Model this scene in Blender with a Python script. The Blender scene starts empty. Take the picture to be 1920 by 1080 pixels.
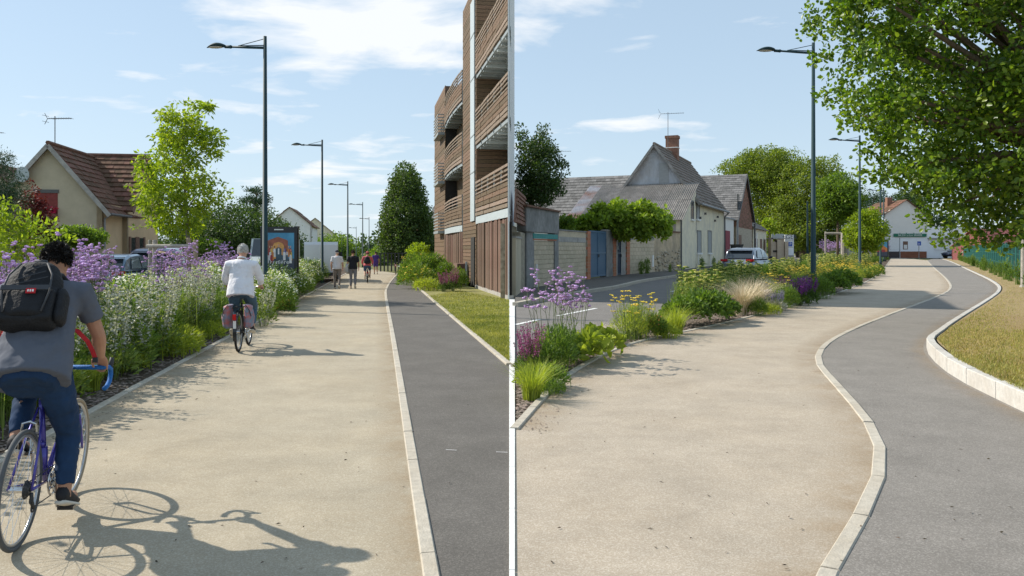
import bpy, bmesh, math, random
import numpy as np
from mathutils import Vector, Matrix, Euler
R = math.radians
rnd = random.Random(7)
nr = np.random.RandomState(11)
SC = bpy.context.scene
COL = SC.collection

# ---------------------------------------------------------------- camera
F, HY, CZ = 1500.0, 466.0, 1.7            # focal length and horizon row in photo pixels, eye height
cam_d = bpy.data.cameras.new('camera')
cam_d.sensor_width = 36.0
cam_d.lens = F / 1920 * 36.0
cam_d.shift_y = -(540 - HY) / 1920.0
cam_d.clip_end = 4000
cam = bpy.data.objects.new('camera', cam_d)
COL.objects.link(cam)
cam.location = (0, 0, CZ)
cam.rotation_euler = (R(90), 0, 0)
SC.camera = cam

# ---------------------------------------------------------------- sky, sun, exposure
SUN_EL = R(38.0)
SUN_AZ = math.atan2(-0.945, 0.327)         # from +Y towards +X
SV = SC.view_settings
SV.view_transform = 'Standard'
SV.look = 'None'
SV.exposure = 0.42
SV.gamma = 1.0
world = bpy.data.worlds.new('World')
SC.world = world
world.use_nodes = True
wt = world.node_tree
wt.nodes.clear()
def WN(t, **k):
    n = wt.nodes.new(t)
    for a, b in k.items():
        setattr(n, a, b)
    return n
sky = WN('ShaderNodeTexSky', sky_type='NISHITA', sun_disc=False)
sky.sun_elevation = SUN_EL
sky.sun_rotation = SUN_AZ
sky.altitude = 100
sky.air_density = 1.0
sky.dust_density = 0.6
sky.ozone_density = 1.6
tc = WN('ShaderNodeTexCoord')
sep = WN('ShaderNodeSeparateXYZ')
wt.links.new(tc.outputs['Generated'], sep.inputs[0])
def wmath(op, a, b=None, clamp=False):
    n = WN('ShaderNodeMath', operation=op, use_clamp=clamp)
    for i, v in enumerate((a, b)):
        if v is None:
            continue
        if isinstance(v, (int, float)):
            n.inputs[i].default_value = v
        else:
            wt.links.new(v, n.inputs[i])
    return n.outputs[0]
# cloud sheet: project the view direction on a flat layer far above
zc = wmath('ADD', wmath('MAXIMUM', sep.outputs[2], 0.0), 0.10)
cx = wmath('DIVIDE', sep.outputs[0], zc)
cy = wmath('DIVIDE', sep.outputs[1], zc)
comb = WN('ShaderNodeCombineXYZ')
wt.links.new(cx, comb.inputs[0])
wt.links.new(cy, comb.inputs[1])
mp = WN('ShaderNodeMapping')
mp.inputs['Location'].default_value = (4.15, 1.62, 0.0)
mp.inputs['Scale'].default_value = (1.0, 1.15, 1.0)
wt.links.new(comb.outputs[0], mp.inputs[0])
n1 = WN('ShaderNodeTexNoise')
n1.inputs['Scale'].default_value = 1.9
n1.inputs['Detail'].default_value = 9.0
n1.inputs['Roughness'].default_value = 0.55
n1.inputs['Distortion'].default_value = 0.35
wt.links.new(mp.outputs[0], n1.inputs['Vector'])
n2 = WN('ShaderNodeTexNoise')
n2.inputs['Scale'].default_value = 0.42
n2.inputs['Detail'].default_value = 2.0
wt.links.new(mp.outputs[0], n2.inputs['Vector'])
csum = wmath('ADD', wmath('MULTIPLY', n1.outputs['Fac'], 0.55), wmath('MULTIPLY', n2.outputs['Fac'], 0.45))
# the one large cumulus bank of the photograph stands to the left of the middle
def bank(u0, v0, ru, rv, amp):
    du = wmath('DIVIDE', wmath('SUBTRACT', cx, u0), ru); dv = wmath('DIVIDE', wmath('SUBTRACT', cy, v0), rv)
    q = wmath('ADD', wmath('MULTIPLY', du, du), wmath('MULTIPLY', dv, dv))
    return wmath('MULTIPLY', wmath('POWER', 2.718, wmath('MULTIPLY', q, -1.0)), amp)
csum = wmath('ADD', csum, bank(-0.45, 2.58, 0.55, 0.27, 0.23))
csum = wmath('ADD', csum, bank(0.55, 3.9, 0.55, 0.25, 0.09))
ramp = WN('ShaderNodeMapRange')
ramp.inputs['From Min'].default_value = 0.555
ramp.inputs['From Max'].default_value = 0.65
ramp.inputs['To Max'].default_value = 0.85
wt.links.new(csum, ramp.inputs['Value'])
mixc = WN('ShaderNodeMix', data_type='RGBA')
wt.links.new(ramp.outputs[0], mixc.inputs['Factor'])
mixc.inputs['B'].default_value = (6.9, 7.0, 7.1, 1)
# pale summer haze, thickest towards the horizon, all the way round
hz = wmath('MULTIPLY', wmath('POWER', wmath('SUBTRACT', 1.0, wmath('ABSOLUTE', sep.outputs[2]), True), 7.0), 0.62)
mixh = WN('ShaderNodeMix', data_type='RGBA')
wt.links.new(hz, mixh.inputs['Factor'])
mixv = WN('ShaderNodeMix', data_type='RGBA')          # thin even veil of high haze over the whole sky
mixv.inputs['Factor'].default_value = 0.66
wt.links.new(sky.outputs[0], mixv.inputs['A'])
mixv.inputs['B'].default_value = (3.75, 4.9, 6.0, 1)
wt.links.new(mixv.outputs['Result'], mixh.inputs['A'])
mixh.inputs['B'].default_value = (4.9, 5.8, 6.5, 1)
wt.links.new(mixh.outputs['Result'], mixc.inputs['A'])
bg = WN('ShaderNodeBackground')
bg.inputs['Strength'].default_value = 0.112
wt.links.new(mixc.outputs['Result'], bg.inputs['Color'])
wo = WN('ShaderNodeOutputWorld')
wt.links.new(bg.outputs[0], wo.inputs['Surface'])

sun_d = bpy.data.lights.new('sun', 'SUN')
sun_d.energy = 4.4
sun_d.angle = R(0.53)
sun_d.color = (1.0, 0.93, 0.82)
sun = bpy.data.objects.new('sun', sun_d)
COL.objects.link(sun)
sv = Vector((math.sin(SUN_AZ) * math.cos(SUN_EL), math.cos(SUN_AZ) * math.cos(SUN_EL), math.sin(SUN_EL)))
sun.rotation_euler = sv.to_track_quat('Z', 'Y').to_euler()
sun.location = sv * 60

# ---------------------------------------------------------------- helpers
def G(px, py, z=0.0):
    """photo pixel -> point on the level z"""
    Y = F * (CZ - z) / (py - HY)
    return Vector(((px - 960) / F * Y, Y, z))
def P(px, py, Y):
    """photo pixel at a known distance -> point"""
    return Vector(((px - 960) / F * Y, Y, CZ - (py - HY) / F * Y))
def lin(r, g, b):
    return tuple((c / 12.92 if c <= 0.04045 else ((c + 0.055) / 1.055) ** 2.4) for c in (r / 255, g / 255, b / 255))
def lerp(a, b, t):
    return a + (b - a) * t

MATS = {}
def M(name, col, rough=0.8, var=0.15, scale=6.0, col2=None, bump=0.0, bscale=60.0, spec=0.3, metal=0.0,
      island=0.0, transl=0.0, big=0.0, bigscale=0.4, bigcol=None, stretch=None, coat=0.0, emis=None, det=6.0, objr=0.0):
    """one procedural material: base colour with grain, broad stains, island-to-island shifts and fine relief"""
    m = bpy.data.materials.new(name)
    m.use_nodes = True
    nt = m.node_tree
    nt.nodes.clear()
    N = lambda t: nt.nodes.new(t)
    L = nt.links.new
    out = N('ShaderNodeOutputMaterial')
    bs = N('ShaderNodeBsdfPrincipled')
    bs.inputs['Roughness'].default_value = rough
    bs.inputs['Specular IOR Level'].default_value = spec
    bs.inputs['Metallic'].default_value = metal
    bs.inputs['Coat Weight'].default_value = coat
    co = N('ShaderNodeTexCoord')
    vec = co.outputs['Object']
    if stretch:
        mm = N('ShaderNodeMapping')
        mm.inputs['Scale'].default_value = stretch
        L(vec, mm.inputs[0])
        vec = mm.outputs[0]
    n = N('ShaderNodeTexNoise')
    n.inputs['Scale'].default_value = scale
    n.inputs['Detail'].default_value = det
    n.inputs['Roughness'].default_value = 0.65
    L(vec, n.inputs['Vector'])
    r = N('ShaderNodeMapRange')
    r.inputs['From Min'].default_value = 0.3
    r.inputs['From Max'].default_value = 0.7
    L(n.outputs['Fac'], r.inputs['Value'])
    mx = N('ShaderNodeMix')
    mx.data_type = 'RGBA'
    a = tuple(max(0, c * (1 - var)) for c in col)
    b = col2 if col2 else tuple(min(1, c * (1 + var)) for c in col)
    mx.inputs['A'].default_value = (*a, 1)
    mx.inputs['B'].default_value = (*b, 1)
    L(r.outputs[0], mx.inputs['Factor'])
    c = mx.outputs['Result']
    if big or bigcol:
        nb = N('ShaderNodeTexNoise')
        nb.inputs['Scale'].default_value = bigscale
        nb.inputs['Detail'].default_value = 5
        nb.inputs['Roughness'].default_value = 0.6
        L(co.outputs['Object'], nb.inputs['Vector'])
        rb = N('ShaderNodeMapRange')
        rb.inputs['From Min'].default_value = 0.42
        rb.inputs['From Max'].default_value = 0.68
        rb.inputs['To Max'].default_value = big if big else 0.6
        L(nb.outputs['Fac'], rb.inputs['Value'])
        m2 = N('ShaderNodeMix')
        m2.data_type = 'RGBA'
        L(rb.outputs[0], m2.inputs['Factor'])
        L(c, m2.inputs['A'])
        bc = bigcol if bigcol else tuple(x * 0.6 for x in col)
        m2.inputs['B'].default_value = (*bc, 1)
        c = m2.outputs['Result']
    if island or objr:
        g = N('ShaderNodeNewGeometry') if island else N('ShaderNodeObjectInfo')
        rsock = g.outputs['Random Per Island'] if island else g.outputs['Random']
        island = island or objr
        hs = N('ShaderNodeHueSaturation')
        ri = N('ShaderNodeMapRange')
        ri.inputs['To Min'].default_value = 1 - island
        ri.inputs['To Max'].default_value = 1 + island
        L(rsock, ri.inputs['Value'])
        L(ri.outputs[0], hs.inputs['Value'])
        rh = N('ShaderNodeMapRange')
        rh.inputs['To Min'].default_value = 0.5 + island * 0.05
        rh.inputs['To Max'].default_value = 0.5 - island * 0.05
        L(rsock, rh.inputs['Value'])
        L(rh.outputs[0], hs.inputs['Hue'])
        L(c, hs.inputs['Color'])
        c = hs.outputs['Color']
    L(c, bs.inputs['Base Color'])
    if bump:
        nb2 = N('ShaderNodeTexNoise')
        nb2.inputs['Scale'].default_value = bscale
        nb2.inputs['Detail'].default_value = 4
        L(vec, nb2.inputs['Vector'])
        bp = N('ShaderNodeBump')
        bp.inputs['Strength'].default_value = bump
        bp.inputs['Distance'].default_value = 0.02
        L(nb2.outputs['Fac'], bp.inputs['Height'])
        L(bp.outputs[0], bs.inputs['Normal'])
    sh = bs.outputs[0]
    if transl:
        t = N('ShaderNodeBsdfTranslucent')
        gm = N('ShaderNodeMix')
        gm.data_type = 'RGBA'
        gm.blend_type = 'MULTIPLY'
        gm.inputs['Factor'].default_value = 1
        gm.inputs['B'].default_value = (1.5, 1.55, 0.5, 1)
        L(c, gm.inputs['A'])
        L(gm.outputs['Result'], t.inputs['Color'])
        ms = N('ShaderNodeMixShader')
        ms.inputs[0].default_value = transl
        L(sh, ms.inputs[1])
        L(t.outputs[0], ms.inputs[2])
        sh = ms.outputs[0]
    L(sh, out.inputs['Surface'])
    MATS[name] = m
    return m

class MB:
    """collects shapes into one mesh"""
    def __init__(s):
        s.v = []; s.f = []; s.m = []; s.mi = 0
    def add(s, vs, fs):
        o = len(s.v)
        s.v.extend([tuple(p) for p in vs])
        s.f.extend([tuple(i + o for i in f) for f in fs])
        s.m.extend([s.mi] * len(fs))
    def box(s, c, d, rz=0.0, mat=None):
        x, y, z = d[0] / 2, d[1] / 2, d[2] / 2
        vs = [Vector(p) for p in ((-x,-y,-z),(x,-y,-z),(x,y,-z),(-x,y,-z),(-x,-y,z),(x,-y,z),(x,y,z),(-x,y,z))]
        T = mat if mat is not None else Matrix.Rotation(rz, 4, 'Z')
        c = Vector(c)
        s.add([T @ p + c for p in vs], [(0,3,2,1),(4,5,6,7),(0,1,5,4),(1,2,6,5),(2,3,7,6),(3,0,4,7)])
    def beam(s, a, b, w, h, up=(0, 0, 1)):
        """square bar from a to b"""
        a = Vector(a); b = Vector(b); d = (b - a)
        if d.length < 1e-6: return
        d.normalize()
        sx = d.cross(Vector(up))
        if sx.length < 1e-4: sx = d.cross(Vector((0, 1, 0)))
        sx.normalize(); sy = sx.cross(d)
        vs = []
        for p in (a, b):
            for i, j in ((-1,-1),(1,-1),(1,1),(-1,1)):
                vs.append(p + sx * (i * w / 2) + sy * (j * h / 2))
        s.add(vs, [(0,1,2,3)[::-1],(4,5,6,7),(0,1,5,4),(1,2,6,5),(2,3,7,6),(3,0,4,7)])
    def tube(s, pts, rad, n=8, cap=True, sq=None):
        """tube along points; rad a number or one per point; sq=(axis, factor) flattens the section"""
        pts = [Vector(p) for p in pts]
        k = len(pts)
        if isinstance(rad, (int, float)): rad = [rad] * k
        ref = None; vs = []
        for i in range(k):
            d = (pts[min(i+1, k-1)] - pts[max(i-1, 0)])
            if d.length < 1e-9: d = Vector((0, 0, 1))
            d.normalize()
            if ref is None:
                ref = Vector((1, 0, 0)) if abs(d.x) < 0.8 else Vector((0, 1, 0))
            ref = (ref - d * ref.dot(d))
            if ref.length < 1e-5: ref = d.orthogonal()
            ref.normalize()
            o = d.cross(ref)
            for j in range(n):
                a = 2 * math.pi * j / n
                off = ref * (math.cos(a) * rad[i]) + o * (math.sin(a) * rad[i])
                if sq:
                    ax = Vector(sq[0]); off = off - ax * (off.dot(ax) * (1 - sq[1]))
                vs.append(pts[i] + off)
        fs = []
        for i in range(k - 1):
            for j in range(n):
                fs.append((i*n+j, i*n+(j+1)%n, (i+1)*n+(j+1)%n, (i+1)*n+j))
        if cap:
            fs.append(tuple(range(n))[::-1]); fs.append(tuple(range((k-1)*n, k*n)))
        s.add(vs, fs)
    def rings(s, rs, n=16):
        """loft: rs = list of (centre, xvec, yvec) with the vectors scaled to the half axes"""
        vs = []
        for c, a, b in rs:
            c, a, b = Vector(c), Vector(a), Vector(b)
            for j in range(n):
                t = 2 * math.pi * j / n
                vs.append(c + a * math.cos(t) + b * math.sin(t))
        k = len(rs); fs = []
        for i in range(k - 1):
            for j in range(n):
                fs.append((i*n+j, i*n+(j+1)%n, (i+1)*n+(j+1)%n, (i+1)*n+j))
        fs.append(tuple(range(n))[::-1]); fs.append(tuple(range((k-1)*n, k*n)))
        s.add(vs, fs)
    def ball(s, c, r, nu=10, nv=7, mat=None):
        if isinstance(r, (int, float)): r = (r, r, r)
        c = Vector(c); vs = []; fs = []
        T = mat if mat is not None else Matrix.Identity(3)
        vs.append(c + T @ Vector((0, 0, -r[2])))
        for i in range(1, nv):
            ph = -math.pi/2 + math.pi * i / nv
            for j in range(nu):
                t = 2 * math.pi * j / nu
                vs.append(c + T @ Vector((r[0]*math.cos(ph)*math.cos(t), r[1]*math.cos(ph)*math.sin(t), r[2]*math.sin(ph))))
        vs.append(c + T @ Vector((0, 0, r[2])))
        for j in range(nu):
            fs.append((0, 1+(j+1)%nu, 1+j))
        for i in range(nv - 2):
            for j in range(nu):
                a = 1+i*nu+j; b = 1+i*nu+(j+1)%nu
                fs.append((a, b, b+nu, a+nu))
        t = len(vs) - 1; o = 1 + (nv-2)*nu
        for j in range(nu):
            fs.append((o+j, o+(j+1)%nu, t))
        s.add(vs, fs)
    def torus(s, c, R0, r, axis=(1, 0, 0), n=40, k=8, sx=1.0):
        c = Vector(c); ax = Vector(axis).normalized(); u = ax.orthogonal().normalized(); w = ax.cross(u)
        vs = []; fs = []
        for i in range(n):
            a = 2*math.pi*i/n; d = u*math.cos(a) + w*math.sin(a)
            for j in range(k):
                b = 2*math.pi*j/k
                vs.append(c + d*(R0 + r*math.cos(b)) + ax*(r*sx*math.sin(b)))
        for i in range(n):
            for j in range(k):
                fs.append((i*k+j, ((i+1)%n)*k+j, ((i+1)%n)*k+(j+1)%k, i*k+(j+1)%k))
        s.add(vs, fs)
    def slab(s, poly, thick, nrm=None):
        """extrude a planar polygon of 3D points by thick against its normal (downwards/inwards)"""
        poly = [Vector(p) for p in poly]; k = len(poly)
        if nrm is None:
            nrm = (poly[1]-poly[0]).cross(poly[2]-poly[0]).normalized()
        off = Vector(nrm) * thick
        vs = poly + [p - off for p in poly]
        fs = [tuple(range(k)), tuple(range(k, 2*k))[::-1]]
        for i in range(k):
            fs.append((i, k+i, k+(i+1)%k, (i+1)%k))
        s.add(vs, fs)
    def mesh(s, name, mats, smooth=False):
        me = bpy.data.meshes.new(name)
        me.from_pydata(s.v, [], s.f)
        if not isinstance(mats, (list, tuple)): mats = [mats]
        for m in mats: me.materials.append(MATS[m] if isinstance(m, str) else m)
        if len(mats) > 1: me.polygons.foreach_set('material_index', s.m)
        if smooth: me.polygons.foreach_set('use_smooth', [True]*len(me.polygons))
        me.update()
        return me
    def build(s, name, mats, parent=None, world=False, smooth=False, fixn=False):
        me = s.mesh(name, mats, smooth)
        if fixn:
            bm = bmesh.new(); bm.from_mesh(me); bmesh.ops.recalc_face_normals(bm, faces=bm.faces); bm.to_mesh(me); bm.free()
        return link(name, me, parent, world)

def link(name, me, parent=None, world=False, kind=None):
    o = bpy.data.objects.new(name, me)
    COL.objects.link(o)
    if parent is not None:
        o.parent = parent
        if world:
            loc = parent.location
            o.matrix_parent_inverse = (Matrix.Translation(loc) @ parent.rotation_euler.to_matrix().to_4x4()).inverted()
    if kind: o['kind'] = kind
    return o
def tag(o, label=None, cat=None, group=None, kind=None):
    if label: o['label'] = label
    if cat: o['category'] = cat
    if group: o['group'] = group
    if kind: o['kind'] = kind
    return o
def thing(name, label, cat, loc=(0, 0, 0), rz=0.0, group=None):
    o = bpy.data.objects.new(name, None)
    o.empty_display_size = 0.2
    COL.objects.link(o)
    o.location = loc
    o.rotation_euler = (0, 0, rz)
    return tag(o, label, cat, group)
def copy_tree(o, parent=None):
    c = o.copy(); COL.objects.link(c); c.parent = parent
    if parent is not None: c.matrix_parent_inverse = o.matrix_parent_inverse.copy()
    for ch in o.children: copy_tree(ch, c)
    return c
def np_mesh(name, V, T, mats, mi=None, smooth=False):
    """mesh from numpy arrays; T is (n,3) or (n,4)"""
    me = bpy.data.meshes.new(name)
    V = np.asarray(V, dtype=np.float32); T = np.asarray(T, dtype=np.int32)
    k = T.shape[1]
    me.vertices.add(len(V)); me.vertices.foreach_set('co', V.ravel())
    me.loops.add(T.size); me.loops.foreach_set('vertex_index', T.ravel())
    me.polygons.add(len(T)); me.polygons.foreach_set('loop_start', np.arange(0, T.size, k, dtype=np.int32))
    if not isinstance(mats, (list, tuple)): mats = [mats]
    for m in mats: me.materials.append(MATS[m])
    if mi is not None: me.polygons.foreach_set('material_index', np.asarray(mi, dtype=np.int32))
    if smooth: me.polygons.foreach_set('use_smooth', np.ones(len(T), dtype=bool))
    me.update(calc_edges=True)
    me.validate()
    return me
def unit(a):
    return a / np.maximum(np.linalg.norm(a, axis=1, keepdims=True), 1e-9)
def leaves(pos, out, L, W, round_=False, droop=0.3, rs=nr):
    """leaf faces at pos pointing about 'out'; returns vertices and triangles"""
    n = len(pos)
    d = unit(out + rs.normal(0, 0.55, (n, 3)) - np.array([0, 0, droop]))
    s = unit(np.cross(d, rs.normal(0, 1, (n, 3))))
    u = np.cross(s, d)
    Ls = (L * rs.uniform(0.6, 1.25, n))[:, None]; Ws = (W * rs.uniform(0.6, 1.2, n))[:, None]
    if not round_:
        V = np.stack([pos, pos + d*Ls*0.45 + s*Ws*0.5 + u*Ws*0.15, pos + d*Ls, pos + d*Ls*0.45 - s*Ws*0.5 + u*Ws*0.15], 1)
        t = np.array([[0, 1, 2], [0, 2, 3]])
    else:
        V = np.stack([pos, pos + d*Ls*0.2 + s*Ws*0.42 + u*Ws*0.1, pos + d*Ls*0.72 + s*Ws*0.45 + u*Ws*0.12, pos + d*Ls - u*Ls*0.12,
                      pos + d*Ls*0.72 - s*Ws*0.45 + u*Ws*0.12, pos + d*Ls*0.2 - s*Ws*0.42 + u*Ws*0.1], 1)
        t = np.array([[0, 1, 2], [0, 2, 3], [0, 3, 4], [0, 4, 5]])
    k = V.shape[1]
    T = (t[None] + (np.arange(n) * k)[:, None, None]).reshape(-1, 3)
    return V.reshape(-1, 3), T
def merge(parts):
    Vs, Ts, o = [], [], 0
    for V, T in parts:
        Vs.append(V); Ts.append(np.asarray(T) + o); o += len(V)
    return np.concatenate(Vs), np.concatenate(Ts)
def blades(base, h, lean, w, rs=nr, seg=3, dirs=None):
    """grass blades: curved tapering strips; base (n,3)"""
    n = len(base)
    a = rs.uniform(0, 2*np.pi, n) if dirs is None else dirs
    d = np.stack([np.cos(a), np.sin(a), np.zeros(n)], 1)
    s = np.stack([-np.sin(a), np.cos(a), np.zeros(n)], 1)
    hh = (h * rs.uniform(0.6, 1.15, n))[:, None]; ll = (lean * rs.uniform(0.2, 1.3, n))[:, None]
    Vs = []
    for i in range(seg + 1):
        t = i / seg
        c = base + np.array([0, 0, 1.0]) * hh * (t - 0.25 * t**3 * ll / max(lean, 1e-6) * lean) + d * hh * ll * t**2
        ww = w * (1 - t) ** 0.7 * 0.5
        if i < seg:
            Vs += [c - s*ww, c + s*ww]
        else:
            Vs += [c]
    V = np.stack(Vs, 1); k = V.shape[1]
    t = []
    for i in range(seg - 1):
        t += [[2*i, 2*i+1, 2*i+3], [2*i, 2*i+3, 2*i+2]]
    t += [[2*seg-2, 2*seg-1, 2*seg]]
    T = (np.array(t)[None] + (np.arange(n)*k)[:, None, None]).reshape(-1, 3)
    return V.reshape(-1, 3), T
def in_poly(px, py, poly):
    poly = np.asarray(poly, float); c = np.zeros(len(px), bool); j = len(poly) - 1
    for i in range(len(poly)):
        xi, yi = poly[i]; xj, yj = poly[j]
        m = ((yi > py) != (yj > py)) & (px < (xj - xi) * (py - yi) / (yj - yi + 1e-12) + xi)
        c ^= m; j = i
    return c
def sample_poly(poly, n, rs=nr):
    poly = np.asarray(poly, float); lo = poly.min(0); hi = poly.max(0); out = np.zeros((0, 2))
    while len(out) < n:
        q = rs.uniform(lo, hi, (n*3, 2)); out = np.concatenate([out, q[in_poly(q[:, 0], q[:, 1], poly)]])
    return out[:n]
def text(name, s, size, mat, parent, loc, rot, extrude=0.004, align='CENTER', wide=1.0):
    cu = bpy.data.curves.new(name, 'FONT'); cu.body = s; cu.size = size; cu.extrude = extrude
    cu.align_x = align; cu.align_y = 'CENTER'; cu.resolution_u = 2
    t = bpy.data.objects.new(name, cu); COL.objects.link(t)
    bpy.context.view_layer.update()
    me = bpy.data.meshes.new_from_object(t.evaluated_get(bpy.context.evaluated_depsgraph_get()))
    bpy.data.objects.remove(t)
    me.materials.clear(); me.materials.append(MATS[mat])
    o = link(name, me, parent)
    o.location = loc; o.rotation_euler = rot; o.scale = (wide, 1, 1)
    return o
def fuse(mb, name, mats, voxel=0.012, it=6, parent=None, noise=0.0, nscale=0.12, smooth=0.5):
    """join overlapping shapes into one continuous skin"""
    me = mb.mesh(name + '_raw', mats)
    o = bpy.data.objects.new(name, me); COL.objects.link(o)
    m = o.modifiers.new('r', 'REMESH'); m.mode = 'VOXEL'; m.voxel_size = voxel; m.use_smooth_shade = True
    s = o.modifiers.new('s', 'SMOOTH'); s.factor = smooth; s.iterations = it
    if noise:
        tx = bpy.data.textures.new(name, 'CLOUDS'); tx.noise_scale = nscale; tx.noise_depth = 2
        d = o.modifiers.new('d', 'DISPLACE'); d.texture = tx; d.strength = noise; d.mid_level = 0.5
    bpy.context.view_layer.update()
    me2 = bpy.data.meshes.new_from_object(o.evaluated_get(bpy.context.evaluated_depsgraph_get()))
    bpy.data.objects.remove(o); me2.name = name
    me2.materials.clear()
    for k in (mats if isinstance(mats, (list, tuple)) else [mats]): me2.materials.append(MATS[k])
    me2.polygons.foreach_set('material_index', [0]*len(me2.polygons))
    me2.polygons.foreach_set('use_smooth', [True]*len(me2.polygons))
    return link(name, me2, parent)
def sheet(name, pts, mat, z=0.0, kind='structure', label=None, cat=None, cut=None):
    """flat sheet from a polygon of 2D/3D points"""
    bm = bmesh.new()
    vs = [bm.verts.new((p[0], p[1], p[2] if len(p) > 2 and z is None else (z or 0.0))) for p in pts]
    f = bm.faces.new(vs)
    bmesh.ops.triangulate(bm, faces=[f])
    for f in bm.faces:
        if f.normal.z < 0: f.normal_flip()
    me = bpy.data.meshes.new(name); bm.to_mesh(me); bm.free()
    me.materials.append(MATS[mat])
    o = link(name, me)
    return tag(o, label, cat, None, kind)
def smoothline(pts, step=0.5, it=3):
    """Chaikin-smooth a polyline, then resample"""
    p = [Vector(q) for q in pts]
    for _ in range(it):
        q = [p[0]]
        for a, b in zip(p[:-1], p[1:]):
            q += [a*0.75 + b*0.25, a*0.25 + b*0.75]
        q.append(p[-1]); p = q
    return p
def resample(p, step):
    out = [p[0]]; acc = 0.0
    for a, b in zip(p[:-1], p[1:]):
        d = (b - a).length; t = step - acc
        while t <= d:
            out.append(a + (b - a) * (t / d)); t += step
        acc = (acc + d) % step
    out.append(p[-1])
    return out
def offset_line(p, d):
    """shift a polyline to its right by d (metres) on the ground"""
    out = []
    for i in range(len(p)):
        t = p[min(i+1, len(p)-1)] - p[max(i-1, 0)]; t.z = 0; t.normalize()
        out.append(p[i] + Vector((t.y, -t.x, 0)) * d)
    return out

# ---------------------------------------------------------------- materials
def path_mat(name, a, b, stain, speck):
    m = M(name, a, rough=0.9, var=0.0, scale=90, col2=b, bump=0.25, bscale=160, spec=0.2, big=0.35, bigscale=0.55, bigcol=stain, det=3)
    nt = m.node_tree; L = nt.links.new
    bs = next(n for n in nt.nodes if n.type == 'BSDF_PRINCIPLED')
    src = bs.inputs['Base Color'].links[0].from_socket
    co = next(n for n in nt.nodes if n.type == 'TEX_COORD')
    v = nt.nodes.new('ShaderNodeTexVoronoi'); v.inputs['Scale'].default_value = 115
    L(co.outputs['Object'], v.inputs['Vector'])
    sp = nt.nodes.new('ShaderNodeSeparateColor'); L(v.outputs['Color'], sp.inputs[0])
    r = nt.nodes.new('ShaderNodeMapRange'); r.inputs['From Min'].default_value = 0.55; r.inputs['From Max'].default_value = 1.0; r.inputs['To Max'].default_value = 0.65
    L(sp.outputs[0], r.inputs['Value'])
    x = nt.nodes.new('ShaderNodeMix'); x.data_type = 'RGBA'; x.inputs['B'].default_value = (*speck, 1)
    L(r.outputs[0], x.inputs['Factor']); L(src, x.inputs['A']); 
    # long soft wear along the way
    n = nt.nodes.new('ShaderNodeTexNoise'); n.inputs['Scale'].default_value = 1.3; n.inputs['Detail'].default_value = 8; n.inputs['Roughness'].default_value = 0.75
    L(co.outputs['Object'], n.inputs['Vector'])
    h = nt.nodes.new('ShaderNodeHueSaturation'); rr = nt.nodes.new('ShaderNodeMapRange')
    rr.inputs['From Min'].default_value = 0.3; rr.inputs['From Max'].default_value = 0.7; rr.inputs['To Min'].default_value = 0.84; rr.inputs['To Max'].default_value = 1.15
    L(n.outputs['Fac'], rr.inputs['Value']); L(rr.outputs[0], h.inputs['Value']); L(x.outputs['Result'], h.inputs['Color'])
    L(h.outputs['Color'], bs.inputs['Base Color'])
    return m
path_mat('beige_path', (0.29, 0.245, 0.175), (0.43, 0.375, 0.285), (0.36, 0.285, 0.185), (0.49, 0.44, 0.35))
path_mat('asphalt', (0.088, 0.081, 0.073), (0.15, 0.138, 0.124), (0.125, 0.115, 0.10), (0.20, 0.185, 0.165))
path_mat('beige_path_warm', (0.30, 0.25, 0.19), (0.45, 0.385, 0.305), (0.36, 0.285, 0.20), (0.54, 0.48, 0.40))
path_mat('asphalt_worn', (0.155, 0.14, 0.125), (0.25, 0.23, 0.205), (0.19, 0.175, 0.155), (0.34, 0.315, 0.285))
path_mat('road_asphalt', (0.145, 0.135, 0.125), (0.21, 0.195, 0.18), (0.155, 0.145, 0.135), (0.25, 0.235, 0.22))
M('kerb', (0.46, 0.42, 0.35), 0.9, 0.18, 14, bump=0.3, bscale=70, big=0.4, bigscale=1.6, bigcol=(0.34, 0.28, 0.2), island=0.08)
M('kerb_white', (0.52, 0.50, 0.46), 0.9, 0.15, 14, bump=0.3, bscale=70, big=0.45, bigscale=2.2, bigcol=(0.36, 0.31, 0.25), island=0.08)
M('soil', (0.09, 0.065, 0.045), 0.95, 0.4, 18, bump=0.8, bscale=60)
M('chips', (0.20, 0.16, 0.13), 0.9, 0.3, 20, island=0.5)
M('ground_grass', (0.13, 0.13, 0.045), 0.95, 0.35, 3, bump=0.5, bscale=40)
M('lawn_base', (0.40, 0.29, 0.16), 0.95, 0.3, 4, big=.7, bigscale=.9, bigcol=(0.30, 0.20, 0.11), col2=(0.34, 0.27, 0.12), bump=0.6, bscale=60)
M('lawn_green_base', (0.24, 0.23, 0.08), 0.95, 0.35, 3, bump=0.6, bscale=60)
M('blade_dry', (0.46, 0.36, 0.16), 0.8, 0.25, 1.5, col2=(0.36, 0.34, 0.11), island=0.4, transl=0.3)
M('blade_green', (0.20, 0.25, 0.05), 0.8, 0.3, 1.0, col2=(0.40, 0.38, 0.11), island=0.4, transl=0.3)
M('paint', (0.72, 0.72, 0.70), 0.7, 0.12, 20)

def zl(p):
    """lawn level: kept up by the tall kerb near the camera, falling to the path beyond"""
    t = min(1, max(0, (p[1] - 12.0) / 5.0)); t = t*t*(3-2*t)
    return 0.19 * (1 - t) + 0.03 * t

# ---------------------------------------------------------------- ground sheets
def ground_sheet():
    s = 1800.0
    o = sheet('ground', [(-s, -60), (s, -60), (s, 3000), (-s, 3000)], 'ground_grass', -0.06)
ground_sheet()
def pxline(pts, it=3):
    q = smoothline([(a, b, 0) for a, b in pts], it=it)
    return [G(p.x, p.y) for p in q]
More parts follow.
